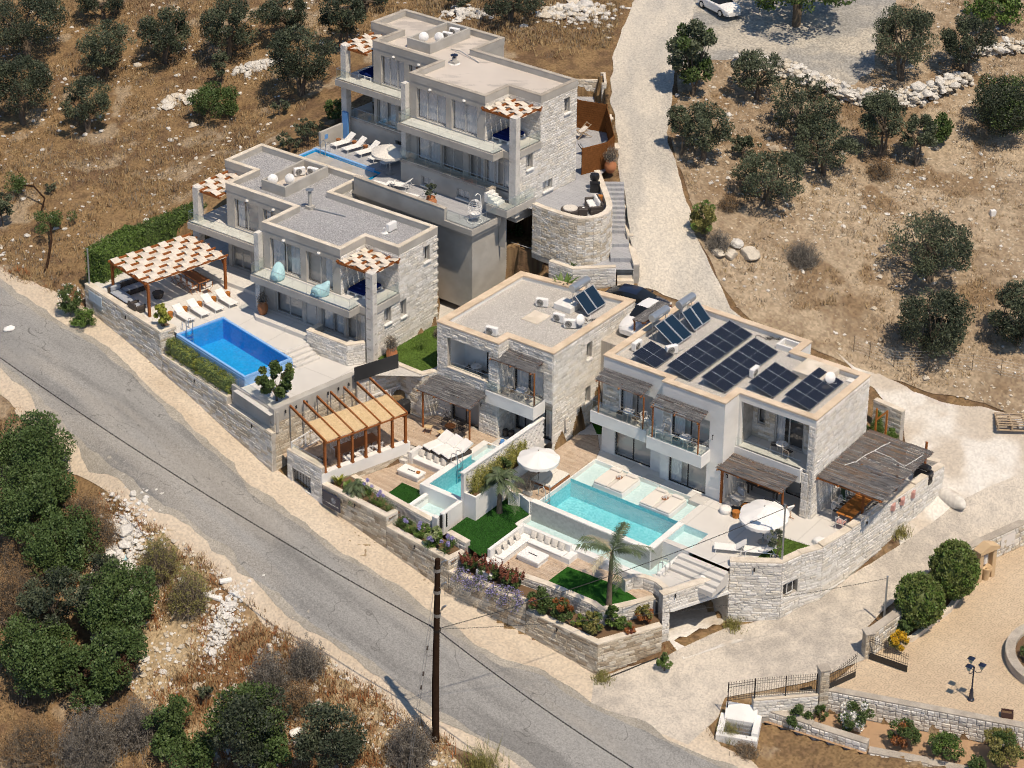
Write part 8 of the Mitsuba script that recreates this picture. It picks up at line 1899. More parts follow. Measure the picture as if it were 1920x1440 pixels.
def twig_bush(x,y,w,h,mat,label,mat2=None,z=None):
 """a dry bush: many thin twigs and a few dry leaves"""
 rng = np.random.default_rng(int(abs(x * 97 + y * 31)) % 99991)
 z = ground_at((x,y)) if z is None else z
 t = thing('dry_bush',label, 'bush')
 n = int(240 * w * h ** .5); d = rng.normal(size=(n,3)); d[:,2] = np.abs(d[:,2]) * .9 + .25; d /= np.linalg.norm(d,axis=1,keepdims=True)
 L = rng.uniform(.55,1.0,n)[:,None]
 base = np.stack([x + rng.normal(0,w * .14,n),y + rng.normal(0,w * .14,n),np.full(n,z)],1)
 tip = np.stack([x + d[:,0] * w / 2,y + d[:,1] * w / 2,z + d[:,2] * h],1) * L + base * (1 - L)
 mid = (base + tip) / 2 + rng.normal(0,.08,(n,3))
 sd = np.cross(tip - base,rng.normal(size=(n,3))); sd /= np.linalg.norm(sd,axis=1,keepdims=True) + 1e-9; sd *= .018
 v = np.stack([base - sd,base + sd,mid + sd * .8,mid - sd * .8,tip],1).reshape(-1,3); i = np.arange(n) * 5
 mb = MB().add(v,np.vstack([np.stack([i,i + 1,i + 2],1),np.stack([i,i + 2,i + 3],1),np.stack([i + 3,i + 2,i + 4],1)]))
 obj('twigs',mb,mat,t)
 lf = MB(); leaves(lf,tip[::3],np.full(len(tip[::3]),.16),int(650 * w * h),.075,rng,.5,.2,shell=.9); obj('dry_leaves',lf,mat2 or mat,t)
 return t
def weeds(x,y,w,h,mat,label,z=None,n=None):
 rng = np.random.default_rng(int(abs(x * 57 + y * 91)) % 99991); z = ground_at((x,y)) if z is None else z
 n = n or int(160 * w); a = rng.uniform(0,6.28,n); l = rng.uniform(.5,1,n) * h
 b = np.stack([x + rng.normal(0,w * .25,n),y + rng.normal(0,w * .25,n),np.full(n,z)],1)
 tip = b + np.stack([np.cos(a) * l * .45,np.sin(a) * l * .45,l],1); sd = np.stack([-np.sin(a),np.cos(a),0 * a],1) * .022
 v = np.stack([b - sd,b + sd,tip],1).reshape(-1,3)
 mb = MB().add(v,np.arange(3 * n).reshape(-1,3)); lv = rng.normal(0,1,(8,3)) * [w * .25,w * .25,h * .15] + [x,y,z + h * .4]
 leaves(mb,lv,np.full(8,h * .35),int(n * 1.5),.09,rng)
 obj('weeds',mb,mat,label=label,cat='weeds')
PLANTS = [
 (-39.86,161.13,7.93,5.91, 'olive_dark', 'broad dark olive tree in the top left corner of the hillside'),
 (-38.3,151.67,6.29,5.89, 'olive_dark', 'dark olive tree at the left edge below the top corner'),
 (-32.87,149.7,4.89,4.5, 'olive', 'lone olive tree standing in straw left of the flat bush'),
 (-32.82,157.66,6.05,4.52, 'olive', 'olive tree with a pale trunk in front of the dark top-left trees'),
 (-28.08,158.52,5.86,4.82, 'olive_dark', 'olive tree third from the left in the dark row along the top'),
 (-22.81,157.63,6.03,5.13, 'olive_dark', 'olive tree in the middle of the dark row along the top left'),
 (-16.23,149.9,6.6,5.56, 'olive_dark', 'wide dark olive tree standing before the left wing of the uppermost villa'),
 (-34.69,166.92,5.89,3.13, 'olive_dark', 'olive tree cut by the top edge above the pale-trunked olive'),
 (-18.39,158.88,5.19,4.07, 'olive_dark', 'olive tree behind the wide one left of the uppermost villa'),
 (-13.59,155.8,4.68,5.05, 'olive_dark', 'tall dark tree close behind the left wing of the uppermost villa'),
 (-11.78,160.77,4.79,2.57, 'olive_dark', 'dark tree cut by the top edge behind the uppermost villa'),
 (-0.09,156.69,6.38,3.15, 'olive_dark', 'dark olive tree at the top behind the roof of the uppermost villa'),
 (-4.34,159.45,2.59,1.7, 'olive_dark', 'small dark shrub at the top edge right behind the uppermost villa'),
 (-23.01,154.1,1.95,2.87, 'sapling', 'slim young olive rising from the flat green bush on the hillside'),
 (-22.83,149.4,5.03,2.98, 'green', 'flat spreading green bush on the dry hillside'),
 (-17.64,147.47,1.79,1.31, 'olive', 'small grey-green bush right of the flat spreading bush'),
 (-13.16,144.25,1.91,2.32, 'green', 'bright green shrub at the corner of the upper boundary wall'),
 (-14.85,141.8,2.75,1.58, 'olive', 'dark shrub along the fence left of the upper blue pool'),
 (-16.14,140.84,2.35,1.42, 'olive', 'low dark shrub at the near end of the fence by the upper blue pool'),
 (-36.6,137.07,1.93,2.96, 'olive', 'grey-green bush at the left edge of the hillside'),
 (-33.8,140.23,1.02,1.04, 'olive', 'tiny dark bush on the hillside near the left edge'),
 (-29.82,126.73,1.96,2.41, 'oleander', 'oleander with white flowers at the end of the high street wall'),
 (-28.62,125.38,2.52,1.27, 'bright', 'low green ground cover at the foot of the high street wall'),
 (13.51,144.9,4.46,5.97, 'ficus_pale', 'silvery tree at the right side of the dirt road'),
 (22.4,155.05,10.53,4.99, 'bigtree', 'spreading dense tree over a white car at the top'),
 (29.63,147.89,6.08,6.06, 'olive', 'tall olive tree in the gravel yard at the upper right'),
 (34.81,149.03,5.1,5.08, 'olive_dark', 'darker round olive tree right of the tall one in the gravel yard'),
 (38.09,155.53,5.91,3.13, 'bright_dark', 'bright green tree in the top right corner'),
 (18.4,144.97,4.78,3.98, 'olive', 'olive tree at the left end of the dry stone wall'),
 (21.22,140.8,6.43,4.71, 'olive', 'wide olive tree below the dry stone wall'),
 (26.59,139.17,4.25,5.66, 'olive', 'tall narrow olive tree in the gap of the dry stone wall'),
 (29.37,138.79,3.09,4.29, 'olive', 'slender olive tree right of the gap in the dry stone wall'),
 (31.17,141.06,2.19,2.6, 'pine', 'bright feathery shrub beside the slender olive'),
 (13.73,136.99,4.95,4.62, 'olive', 'loose olive tree above the round yellow-green bush by the dirt road'),
 (12.1,137.26,2.29,4.23, 'olive', 'thin olive tree leaning over the edge of the dirt road'),
 (22.45,137.06,6.11,4.06, 'olive', 'broad low olive tree in the middle of the olive field'),
 (18.02,133.01,6.52,4.1, 'olive', 'broad low olive tree with ragged edges nearest the dirt road'),
 (36.34,142.4,5.52,4.76, 'bush_dark', 'large dark bush at the right edge below the gravel yard'),
 (13.12,128.63,2.25,2.82, 'yellowgreen', 'round yellow-green bush at the edge of the dirt road'),
 (28.34,126.87,7.38,4.65, 'olive', 'wide forked olive tree on the right of the bare field'),
 (27.57,120.65,6.18,4.65, 'olive_round', 'dense round olive tree standing behind the wire fence'),
 (33.07,121.03,4.52,4.72, 'olive_round', 'dense round olive tree cut by the right edge'),
 (19.89,127.92,2.9,1.64, 'grey_twig', 'grey dry bush beside the boulders on the bare field'),
 (14.07,127.99,2.17,1.48, 'grey_twig', 'grey dry bush above the row of boulders'),
 (27.75,143.27,2.77,2.38, 'olive', 'small olive growing between stones of the dry stone wall'),
 (15.14,132.17,1.71,1.36, 'dry_twig', 'dry shrub left of the ragged low olive'),
 (16.76,137.79,2.68,1.93, 'olive', 'low olive bush between the loose olive and the broad low olive'),
 (26.53,137.43,2.3,1.55, 'dry_twig', 'dry brown shrub below the tall narrow olive'),
 (-28.9,110.88,4.91,4.56, 'pine', 'dark green shrub at the upper end of the roadside thicket'),
 (-28.49,107.46,5.12,4.32, 'pine', 'green shrub at the left edge of the roadside thicket'),
 (-26.03,104.62,4.71,3.76, 'pine', 'bright green shrub beside the rubble heap in the thicket'),
 (-28.04,102.08,4.01,3.72, 'dry_twig', 'dry brown bush at the left edge of the thicket'),
 (-25.5,100.08,4.87,4.7, 'olive_dark', 'dark shrub in the middle of the roadside thicket'),
 (-22.0,100.18,4.56,4.36, 'pine', 'fresh green shrub on the right flank of the thicket'),
 (-23.48,102.55,3.4,3.05, 'olive', 'grey-green shrub with pale leaves in the middle of the thicket'),
 (-26.43,97.16,4.77,3.98, 'pine', 'dark green shrub low at the left edge of the thicket'),
 (-21.58,96.76,3.56,3.63, 'pine', 'green shrub below the fresh green one in the thicket'),
 (-23.83,96.02,4.43,3.3, 'pine', 'low green shrub near the bottom of the thicket'),
 (-23.11,96.63,2.08,2.81, 'dead', 'dead brown shrub in the middle of the thicket'),
 (-21.02,96.67,1.54,2.31, 'dead', 'dead brown shrub at the right edge of the thicket'),
 (-25.26,107.48,3.04,2.41, 'dry_twig', 'dry twiggy bush above the rubble heap'),
 (-23.86,105.9,2.21,2.57, 'dry_twig', 'dry brown bush beside the white rubble heap'),
 (-28.69,105.28,2.84,2.4, 'dry_twig', 'dry brown bush inside the thicket at the left edge'),
 (-20.25,103.88,2.96,2.89, 'dry_olive', 'grey-brown dry bush right of the rubble heap'),
 (-18.17,101.37,2.91,2.85, 'dry_olive', 'olive-brown dry bush on the sandy bank'),
 (-12.93,95.21,2.78,3.42, 'grey_twig', 'grey dry bush on the right part of the sandy bank'),
 (-10.94,96.14,2.64,2.28, 'grey_twig', 'pale dry bush near the asphalt on the sandy bank'),
 (-11.2,94.07,2.32,1.94, 'dry_twig', 'dry brown bush above the big round olive shrub'),
 (-22.32,92.58,4.32,3.08, 'grey_twig', 'grey twiggy bush at the bottom left'),
 (-20.02,93.52,3.19,2.6, 'grey_twig', 'grey twiggy bush right of the bottom left one'),
 (-25.54,92.75,3.75,2.6, 'dry_twig', 'dry straw-coloured bush in the bottom left corner'),
 (-18.1,93.28,2.75,2.44, 'pine', 'small green bush between grey twiggy ones at the bottom'),
 (-17.14,91.61,3.71,1.94, 'pine', 'green bush cut by the bottom edge'),
 (-13.6,91.49,4.27,4.66, 'bush_dark', 'large dark round bush at the bottom left of the bank'),
 (-12.32,90.82,2.26,2.24, 'pine', 'green bush leaning against the large dark round bush'),
 (-9.16,89.75,4.61,3.95, 'olive_round', 'grey-green olive shrub at the bottom near the utility pole'),
 (-4.9,89.64,3.06,2.67, 'grey_twig', 'dry bush beside the foot of the utility pole'),
 (-1.13,88.9,1.94,1.41, 'weed', 'sparse weeds at the roadside right of the utility pole'),
 (-16.48,95.4,1.06,1.31, 'olive', 'tiny conifer seedling above the big round bush'),
 (8.8,96.64,1.0,1.18, 'bright', 'clump of green weeds beside the garage driveway'),
 (12.93,100.09,0.97,0.73, 'weed', 'small weeds at the foot of the white wall right of the garage'),
 (23.39,107.07,1.27,0.69, 'weed', 'weeds at the foot of the curving street wall'),
 (12.02,92.19,1.14,0.9, 'weed', 'weeds in front of the concrete drain pit'),
 (12.83,91.17,1.7,0.7, 'dry_twig', 'dry brown weeds between the drain pit and the road'),
 (5.36,96.0,1.06,0.52, 'weed', 'weeds at the outer corner of the tan street wall'),
]
for (x,y,w,h,k,lab) in PLANTS:
 if k == 'olive': tree(x,y,w,h, 'm_olive',lab,mat2='m_olive_dark')
 elif k == 'olive_dark': tree(x,y,w,h, 'm_olive_dark',lab,mat2='m_olive',dens=1.1)
 elif k == 'olive_round': tree(x,y,w,h, 'm_olive_dark',lab,mat2='m_olive',dens=1.35,low=.0,trunk_h=.15,rmin=.16,rmax=.3)
 elif k == 'sapling': tree(x,y,w,h, 'm_olive',lab,dens=.7,trunk_h=.3,size=.14)
 elif k == 'ficus_pale': tree(x,y,w,h, 'm_olive',lab,mat2='m_variegated' if False else 'm_green',dens=1.25,size=.2,asp=.6,name='tree',trunk_h=.2)
 elif k == 'bigtree': tree(x,y,w,h * 1.15, 'm_green',lab,mat2='m_bright_green',dens=1.0,size=.26,asp=.62,name='tree',trunk_h=.45)
 elif k == 'bright_dark': tree(x,y,w,h, 'm_bright_green',lab,mat2='m_green',size=.22,asp=.6,name='tree',trunk_h=.25)
 elif k in ('pine', 'bush_dark'): bush(x,y,w * 1.25,h * 1.05, 'm_pine' if k == 'pine' else 'm_olive_dark',lab,mat2='m_green',dens=1.25,size=.14,asp=.6)
 elif k == 'green': bush(x,y,w,h * .9, 'm_green',lab,mat2='m_pine',dens=1.3)
 elif k == 'bright': bush(x,y,w,h, 'm_bright_green',lab,mat2='m_green',dens=1.3,size=.12)
 elif k == 'yellowgreen': bush(x,y,w,h, 'm_yellow_green',lab,mat2='m_bright_green',dens=1.5,size=.13)
 elif k == 'dead': bush(x,y,w,h, 'm_dead_brown',lab,dens=1.1,size=.13,name='dry_bush')
 elif k == 'oleander':
  t = bush(x,y,w,h, 'm_green',lab,mat2='m_pine',dens=1.4,size=.2,asp=.3,name='oleander'); rng = np.random.default_rng(2); z = ground_at((x,y))
  fl = MB(); c = rng.normal(size=(40,3)); c /= np.linalg.norm(c,axis=1,keepdims=True); c[:,2] = np.abs(c[:,2]); leaves(fl,c * [w * .5,w * .5,h * .55] + [x,y,z + h * .42],np.full(40,.08),160,.08,rng,.9); obj('flowers',fl, 'm_white_flower',t)
 elif k == 'dry_twig': twig_bush(x,y,w,h, 'm_dry_twig',lab, 'm_straw_dark')
 elif k == 'dry_olive': twig_bush(x,y,w,h, 'm_dry_twig',lab, 'm_yellow_green')
 elif k == 'grey_twig': twig_bush(x,y,w,h, 'm_grey_twig',lab, 'm_grey_twig')
 elif k == 'weed': weeds(x,y,max(w,.5),max(h,.35), 'm_yellow_green',lab)
def hedge(F,a0,a1,b0,b1,z0,z1,mat,label,size=.1,dens=1.0,mat2=None):
 rng = np.random.default_rng(int(abs(a0 * 31 + z1 * 7)) + 5)
 t = thing('hedge',label, 'hedge')
 obj('hedge_core',MB().rbox(F,a0 + .12,a1 - .12,b0 + .12,b1 - .12,z0,z1 - .12,.15), mat,t)
 A = (a1 - a0) * (b1 - b0) + 2 * (z1 - z0) * (a1 - a0 + b1 - b0); n = int(A * 55)
 p = np.stack([rng.uniform(a0,a1,n),rng.uniform(b0,b1,n),rng.uniform(z0,z1,n)],1)
 k = rng.integers(0,3,n); sgn = rng.integers(0,2,n)
 lo,hi = np.array([a0,b0,z0]),np.array([a1,b1,z1])
 for i in range(n):
  ax = k[i]; p[i,ax] = hi[ax] if (sgn[i] or ax == 2) else lo[ax]
 p += .06 * (meshkit.fbm(p * 2.2,3,4)[:,None] - .5)
 mb,m2 = MB(),MB(); cut = int(n * .7)
 leaves(mb,F.w(p[:cut]),np.full(cut,.13),int(n * 4.2 * dens),size,rng,.55,.5,shell=.9); leaves(m2,F.w(p[cut:]),np.full(n - cut,.13),int(n * 1.8 * dens),size,rng,.55,.5,shell=.9)
 obj('foliage',mb,mat,t); obj('foliage',m2,mat2 or mat,t)
 return t
hedge(FP,.5,3.3,.15,.78,-1.4,-.25, 'm_hedge', 'clipped green hedge beside the blue pool, the one nearer the lime tree',mat2='m_lime')
hedge(FP,3.75,7.3,.1,.78,-1.4,-.3, 'm_hedge', 'clipped green hedge beside the blue pool, the one nearer the citrus tree',mat2='m_lime')
FH = Fr(-28.4,128.6,3.55,62)
hedge(FH,0,4.5,-.9,.7,-.5,2.2, 'm_bright_green', 'tall dark green hedge behind the canvas pergola, section beside the street wall',.13,mat2='m_green')
hedge(FH.sub(4.4,0,0,-12),0,7.5,-.7,.7,-.5,1.9, 'm_green', 'tall dark green hedge behind the canvas pergola, section towards the rear balcony',.13,mat2='m_bright_green')
tree(-14.3,113.6,2.7,2.7, 'm_green', 'round glossy citrus tree on the lower terrace beside the blue pool',name='citrus_tree',z=2.95,dens=2.0,size=.19,asp=.6,trunk_h=.22,mat2='m_ficus',trunk_r=.08)
tree(-22.62,121.5,1.65,1.75, 'm_lime', 'yellow-green lime tree in the stone planter at the street wall',name='lime_tree',z=3.75,dens=1.4,size=.16,asp=.6,trunk_h=.3,trunk_r=.05)
for (x,y,z,w,h,lab) in ((FB.w(np.array([10.3,.75,0]))[0],FB.w(np.array([10.3,.75,0]))[1],3.1 + .75,.95,1.1, 'dry silvery shrub in the terracotta jar at the lawn corner'),(FB.w(np.array([.5,-.75,0]))[0],FB.w(np.array([.5,-.75,0]))[1],3.85 + .8,.8,.9, 'dry olive twig in the brown clay jar under the balcony'),(6.95,133.4,10.85,1.1,1.2, 'dry shrub in the jar at the timber screen')): twig_bush(x,y,w,h, 'm_grey_twig',lab, 'm_dry_twig',z)
tree(*FA.w(np.array([4.2,-2.6,0]))[:2],1.2,1.1, 'm_olive', 'small potted olive behind the long grey parapet',z=10.1,dens=.7,size=.1,trunk_h=.3,trunk_r=.03)
tree(15.25,101.25,1.25,1.9, 'm_olive', 'thin sapling in the woven pot on the triangular lawn',name='sapling',z=.25,dens=.45,size=.11,trunk_h=.45,trunk_r=.025)
weeds(-5.73,120.11,.5,.9, 'm_bright_green', 'small banana-like sapling in the middle of the bright lawn',z=3.1,n=40)
twig_bush(-4.6,121.9,.9,.8, 'm_grey_twig', 'leafless shrub at the foot of the grey villa beside the lawn', 'm_dry_twig',3.1)
def strap_plant(x,y,z,n,L,mat,label,name='plant',width=.05,flowers=None,fl_h=.8,nf=5,curve=.7,cat='plant'):
 """arching strap leaves from one point, with flower heads on stalks"""
 rng = np.random.default_rng(int(abs(x * 371 + y * 113)) % 99991); t = thing(name,label,cat); mb = MB()
 for i in range(n):
  a,l,c = rng.uniform(0,6.28),L * rng.uniform(.65,1.1),curve * rng.uniform(.6,1.3); o = rng.normal(0,.08,2)
  u = np.linspace(0,1,6); r = l * u * (.35 + .5 * u * c); zz = l * (u - .55 * c * u * u)
  P = np.stack([x + o[0] + np.cos(a) * r,y + o[1] + np.sin(a) * r,z + zz],1); sd = np.array([-math.sin(a),math.cos(a),0]) * width * .5
  wv = (np.sin(np.pi * (.12 + .88 * u)) * .9 + .1)[:,None]
  mb.sheet(np.stack([P - sd * wv,P + sd * wv]))
 obj('leaves',mb,mat,t)
 if flowers:
  st,fl = MB(),MB()
  for i in range(nf):
   a,r = rng.uniform(0,6.28),rng.uniform(0,.3); q = np.array([x + r * math.cos(a),y + r * math.sin(a),z + fl_h * rng.uniform(.8,1.15)])
   st.tube([[x,y,z],q],.012,4); leaves(fl,[q],[.11],90,.06,rng,.7,0,shell=.6)
  obj('stalks',st, 'm_bright_green',t); obj('flowers',fl,flowers,t)
 return t
strap_plant(-10.2,109.45,-.38,26,.75, 'm_lime', 'fleshy bright green plant at the corner of the white parapet',width=.16,curve=.4)
strap_plant(-9.7,109.0,-.38,18,.6, 'm_bright_green', 'second fleshy green plant at the corner of the white parapet',width=.15,curve=.4)
def palm(x,y,z,h,n,L,mat,label,r=.13,ragged=0.0,lean=(0,0),down=.5,trunk='m_trunk'):
 rng = np.random.default_rng(int(abs(x * 53 + y * 29)) % 9999); t = thing('palm',label, 'palm tree')
 top = np.array([x + lean[0],y + lean[1],z + h])
 obj('trunk',MB().tube([[x,y,z - .1],[x + lean[0] * .3,y + lean[1] * .3,z + h * .4],[x + lean[0] * .8,y + lean[1] * .8,z + h * .85],top],[r * 1.5,r,r * .9,r * .7],9),trunk,t,smooth=50)
 for i in range(n):
  a = i * 2.4 + rng.uniform(-.2,.2); el = rng.uniform(.15,1.2); l = L * rng.uniform(.8,1.1); u = np.linspace(0,1,12)
  dx,dz = math.cos(el),math.sin(el)
  rr = l * u * dx; zz = l * (u * dz - down * u * u * (1.25 - .4 * dz))
  P = np.stack([top[0] + rr * math.cos(a),top[1] + rr * math.sin(a),top[2] + zz],1); m = MB().tube(P,np.linspace(.03,.008,12),4,cap=False)
  sd = np.array([-math.sin(a),math.cos(a),0])
  for q in np.linspace(.12,1,int(l * 17)):
   k = q * 11; j = min(int(k),10); c = P[j] + (P[j + 1] - P[j]) * (k - j); tg = (P[j + 1] - P[j]); tg /= np.linalg.norm(tg)
   for s_ in (-1,1):
    if rng.random() < ragged: continue
    ll = .46 * l * .45 * (1 - .6 * abs(q - .45)) * rng.uniform(.8,1.1) + .1
    e = c + (sd * s_ * .75 + tg * .6 + [0,0,-.35 + rng.uniform(-.25,.15)]) * ll; wd = tg * .022
    m.add(np.array([c - wd,c + wd,(c + e) / 2 + wd,e,(c + e) / 2 - wd]),[[0,1,2],[0,2,4],[4,2,3]])
  obj('frond',m,mat if rng.random() > ragged * .6 else 'm_palm_dry',t)
 return t
palm(-9.05,108.45,-.38,.5,22,1.0, 'm_palm', 'small bushy palm in the upper street bed',.06,down=.75)
palm(-.45,107.3,-.85,2.2,20,1.75, 'm_palm', 'palm on the dark turf in front of the bamboo planter',.14,down=.7)
palm(5.75,98.95,-1.4,3.3,13,2.5, 'm_palm', 'tall ragged palm between the lowest lawn and the corner bed',.13,.25,(.1,.25),.42)
for i,(x,y,lab,f) in enumerate(((-8.0,107.45, 'leafy agapanthus in the middle of the upper street bed',None),(-7.55,107.05, 'agapanthus with two blue flower heads in the upper street bed', 'm_lavender'),(-7.0,106.55, 'leafy agapanthus at the lower end of the upper street bed',None),(-8.3,108.3, 'agapanthus with tall stalks against the coping of the sunken deck', 'm_lavender'),
  (-6.3,105.8, 'leafy agapanthus at the upper end of the middle street bed',None),(-5.75,105.25, 'agapanthus second from the upper end of the middle street bed', 'm_lavender'),(-5.1,104.7, 'agapanthus in front of the variegated shrub', 'm_lavender'),(-4.5,103.6, 'agapanthus hanging over the street wall below the variegated shrub', 'm_lavender'),(-3.6,103.15, 'agapanthus at the lower end of the middle street bed', 'm_lavender'),(-3.3,103.9, 'agapanthus behind the variegated shrub', 'm_lavender'),(-5.4,105.4, 'leafy agapanthus behind the middle of the middle bed',None))):
 strap_plant(x,y,-.38 if y > 106 and x < -6.6 else -1.05,46,.72, 'm_bright_green' if i % 2 else 'm_green',lab, 'agapanthus',.04,f,.85,4)
bush(-4.15,103.95,1.35,1.35, 'm_variegated', 'round pale variegated shrub in the middle street bed',z=-1.1,dens=2.4,size=.13,mat2='m_bright_green')
bush(-6.0,106.1,1.2,.6, 'm_green', 'low green ground cover with white flowers at the upper end of the middle street bed',z=-1.1,dens=1.5,size=.1)
bush(-5.0,105.1,1.5,.7, 'm_bright_green', 'low green shrub in the middle of the middle street bed',z=-1.1,dens=1.3,size=.1)
for i,(x,y,lab) in enumerate(((-2.2,102.75, 'reddish-tipped shrub at the upper end of the flowering bed'),(-1.4,102.2, 'second reddish-tipped shrub of the flowering bed'),(-.75,101.75, 'third reddish-tipped shrub of the flowering bed'),(.5,101.05, 'reddish-tipped shrub at the lower end of the flowering bed'),(.05,101.35, 'fourth reddish-tipped shrub of the flowering bed'))):
 t = bush(x,y,1.15,1.0, 'm_green',lab, 'red_tipped_shrub',-1.8,1.5,.16, 'm_pine'); rng = np.random.default_rng(i + 60); m = MB()
 for k in range(13):
  a,r = rng.uniform(0,6.28),rng.uniform(0,.5); b = np.array([x + r * math.cos(a),y + r * math.sin(a),-1.1]); e = b + [.12 * math.cos(a),.12 * math.sin(a),rng.uniform(.35,.6)]
  leaves(m,[b * (1 - u) + e * u for u in np.linspace(0,1,6)],np.linspace(.12,.04,6),70,.11,rng,.5,.6)
 obj('spikes',m, 'm_red_leaf',t)
def trailing(p,q,z,drop,mat,mat2,label,w=.6,dens=1.0):
 p,q = U3(p),U3(q); rng = np.random.default_rng(int(abs(p[0] * 77)) + 3); L = np.linalg.norm(q - p); n = int(16 * L); d = (q - p) / L; nn = np.array([d[1],-d[0]])
 u = rng.random(n); s = rng.random(n); hang = rng.random(n) ** 2 * drop * (rng.random(n) < .5)
 c = np.stack([p[0] + d[0] * L * u + nn[0] * (.28 * (hang > 0) + (s - .75) * w * (hang == 0)),p[1] + d[1] * L * u + nn[1] * (.28 * (hang > 0) + (s - .75) * w * (hang == 0)),z + .2 * s * (hang == 0) - hang],1)
 t = thing('trailing_flowers',label, 'flowers'); a,b = MB(),MB(); leaves(a,c,np.full(n,.22),int(420 * L * dens),.10,rng); leaves(b,c,np.full(n,.25),int(420 * L * dens),.07,rng,.8)
 obj('foliage',a,mat,t); obj('flowers',b,mat2,t)
trailing((-2.9,102.0),(-1.2,100.87),-1.5,.5, 'm_olive', 'm_lavender', 'lavender-coloured trailing flowers at the upper end of the flowering bed')
trailing((-.9,100.67),(1.0,99.42),-1.5,.9, 'm_olive', 'm_lavender', 'lavender-coloured flowers hanging far down the street wall')
for (x,y,w,h,m1,m2,lab) in ((1.95,99.35,1.9,1.7, 'm_green', 'm_red_leaf', 'dense dark shrub at the upper end of the corner bed'),(3.2,98.65,1.7,1.55, 'm_green', 'm_rust', 'dense shrub with rusty tips in the corner bed'),(4.85,97.55,1.5,1.45, 'm_yellow_green', 'm_green', 'yellow-green shrub at the corner of the tan street wall'),(5.9,98.0,1.15,1.5, 'm_bright_green', 'm_green', 'bright green shrub behind the yellow-green one'),
  (7.75,98.6,1.2,1.2, 'm_yellow_green', 'm_rust', 'shrub with reddish tips beside the garage pillar'),(6.85,97.4,.75,.65, 'm_rust', 'm_red_leaf', 'small rust-coloured bush on the tan street wall'),(6.6,98.1,1.3,.6, 'm_bright_green', 'm_green', 'low green ground cover in the corner bed'),(4.0,98.4,1.2,.5, 'm_bright_green', 'm_lime', 'low light green tufts in the corner bed')):
 bush(x,y,w,h,m1,lab,z=-2.32,dens=1.8,size=.12,mat2=m2)
for i in range(7):
 b = -6.5 + .78 * i; t = thing('bamboo', 'yellow-green bamboo clump in the white planter, ' + ('nearest the gate', 'second from the gate', 'third from the gate', 'fourth from the gate, behind the dark shrub', 'fifth from the gate', 'sixth from the gate', 'farthest from the gate')[i], 'bamboo', 'bamboo clumps along the lattice wall'); rng = np.random.default_rng(300 + i); m,lf = MB(),MB()
 for k in range(16):
  p = FC.w(np.array([8.15 + rng.uniform(-.15,.15),b + rng.uniform(-.35,.35),.6])); e = p + [rng.normal(0,.14),rng.normal(0,.14),rng.uniform(.8,1.35)]
  m.tube([p,e],.011,4,cap=False); leaves(lf,[p * (1 - u) + e * u for u in np.linspace(.25,1,6)],np.full(6,.16),62,.15,rng,.22,.1)
 obj('culms',m, 'm_lime',t); obj('foliage',lf, 'm_bamboo',t)
bush(*FC.w(np.array([8.3,-4.1,0]))[:2],1.15,1.3, 'm_green', 'round dark green shrub among the bamboo of the white planter',z=.6,dens=1.8,size=.12,mat2='m_yellow_green')
weeds(*FD.w(np.array([-.65,-6.86,0]))[:2],.5,1.3, 'm_grey_twig', 'thin grasses in the grey trough on the timber deck',z=.25,n=50)
t = thing('climbing_plant', 'slender climber on the end wall of the middle stone villa', 'climbing plant'); rng = np.random.default_rng(9); m = MB()
leaves(m,[FC.w(np.array([8.36,7.6 + rng.normal(0,.15),z])) for z in np.linspace(1.5,4.6,26)],rng.uniform(.12,.3,26),1500,.12,rng,.55); obj('foliage',m, 'm_green',t); obj('stem',MB().tube([[8.33,7.6,0],[8.33,7.65,2.2],[8.33,7.55,4.3]],.03,5,FC), 'm_trunk',t)
t = thing('cypress', 'small bright green cypress at the back corner of the solar villa', 'cypress tree'); rng = np.random.default_rng(10); m = MB(); zz = np.linspace(.1,1.7,24)
leaves(m,[[23.1 + rng.normal(0,.08),114.35 + rng.normal(0,.08),.5 + q] for q in zz],.5 * (1 - zz / 1.85) ** .7 + .05,2600,.12,rng,.35,.9,shell=.7); obj('foliage',m, 'm_bright_green',t); obj('trunk',MB().tube([[23.1,114.35,.3],[23.1,114.35,1.6]],.04,5), 'm_trunk',t)
bush(23.85,113.75,1.15,.8, 'm_bright_green', 'low bright shrub right of the small cypress',z=.5,dens=1.8,size=.11)
bush(22.5,114.6,.55,.5, 'm_green', 'tiny shrub left of the small cypress',z=.6,dens=1.8,size=.1)
for (x,y,h,w,lab,mt) in ((-.77,131.0,2.3,1.3, 'small yellow-green tree at the left of the rock garden', 'm_yellow_green'),(.45,130.7,2.3,1.5, 'small green tree in the middle of the rock garden', 'm_green'),(2.0,130.4,2.2,1.35, 'small yellow-tipped tree at the right of the rock garden', 'm_yellow_green')):
 tree(x,y,w,h,mt,lab,z=4.95,dens=1.4,size=.14,asp=.55,trunk_h=.5,name='ornamental_tree',mat2='m_green',trunk_r=.05)
for i,(x,y,lab) in enumerate(((-.4,129.3, 'spiky plant in the middle of the rock garden'),(-1.4,129.6, 'spiky plant at the left edge of the rock garden'),(.6,129.0, 'spiky plant at the right front of the rock garden'),(-.9,130.1, 'spiky plant behind the middle of the rock garden'),(.1,129.8, 'spiky plant below the middle tree of the rock garden'),(1.1,129.5, 'spiky plant below the right tree of the rock garden'),(-2.1,130.2, 'spiky plant at the far left of the rock garden'))): strap_plant(x,y,4.95,30,.8, 'm_green' if i % 2 else 'm_pine',lab, 'spiky_plant',.05,curve=.45)
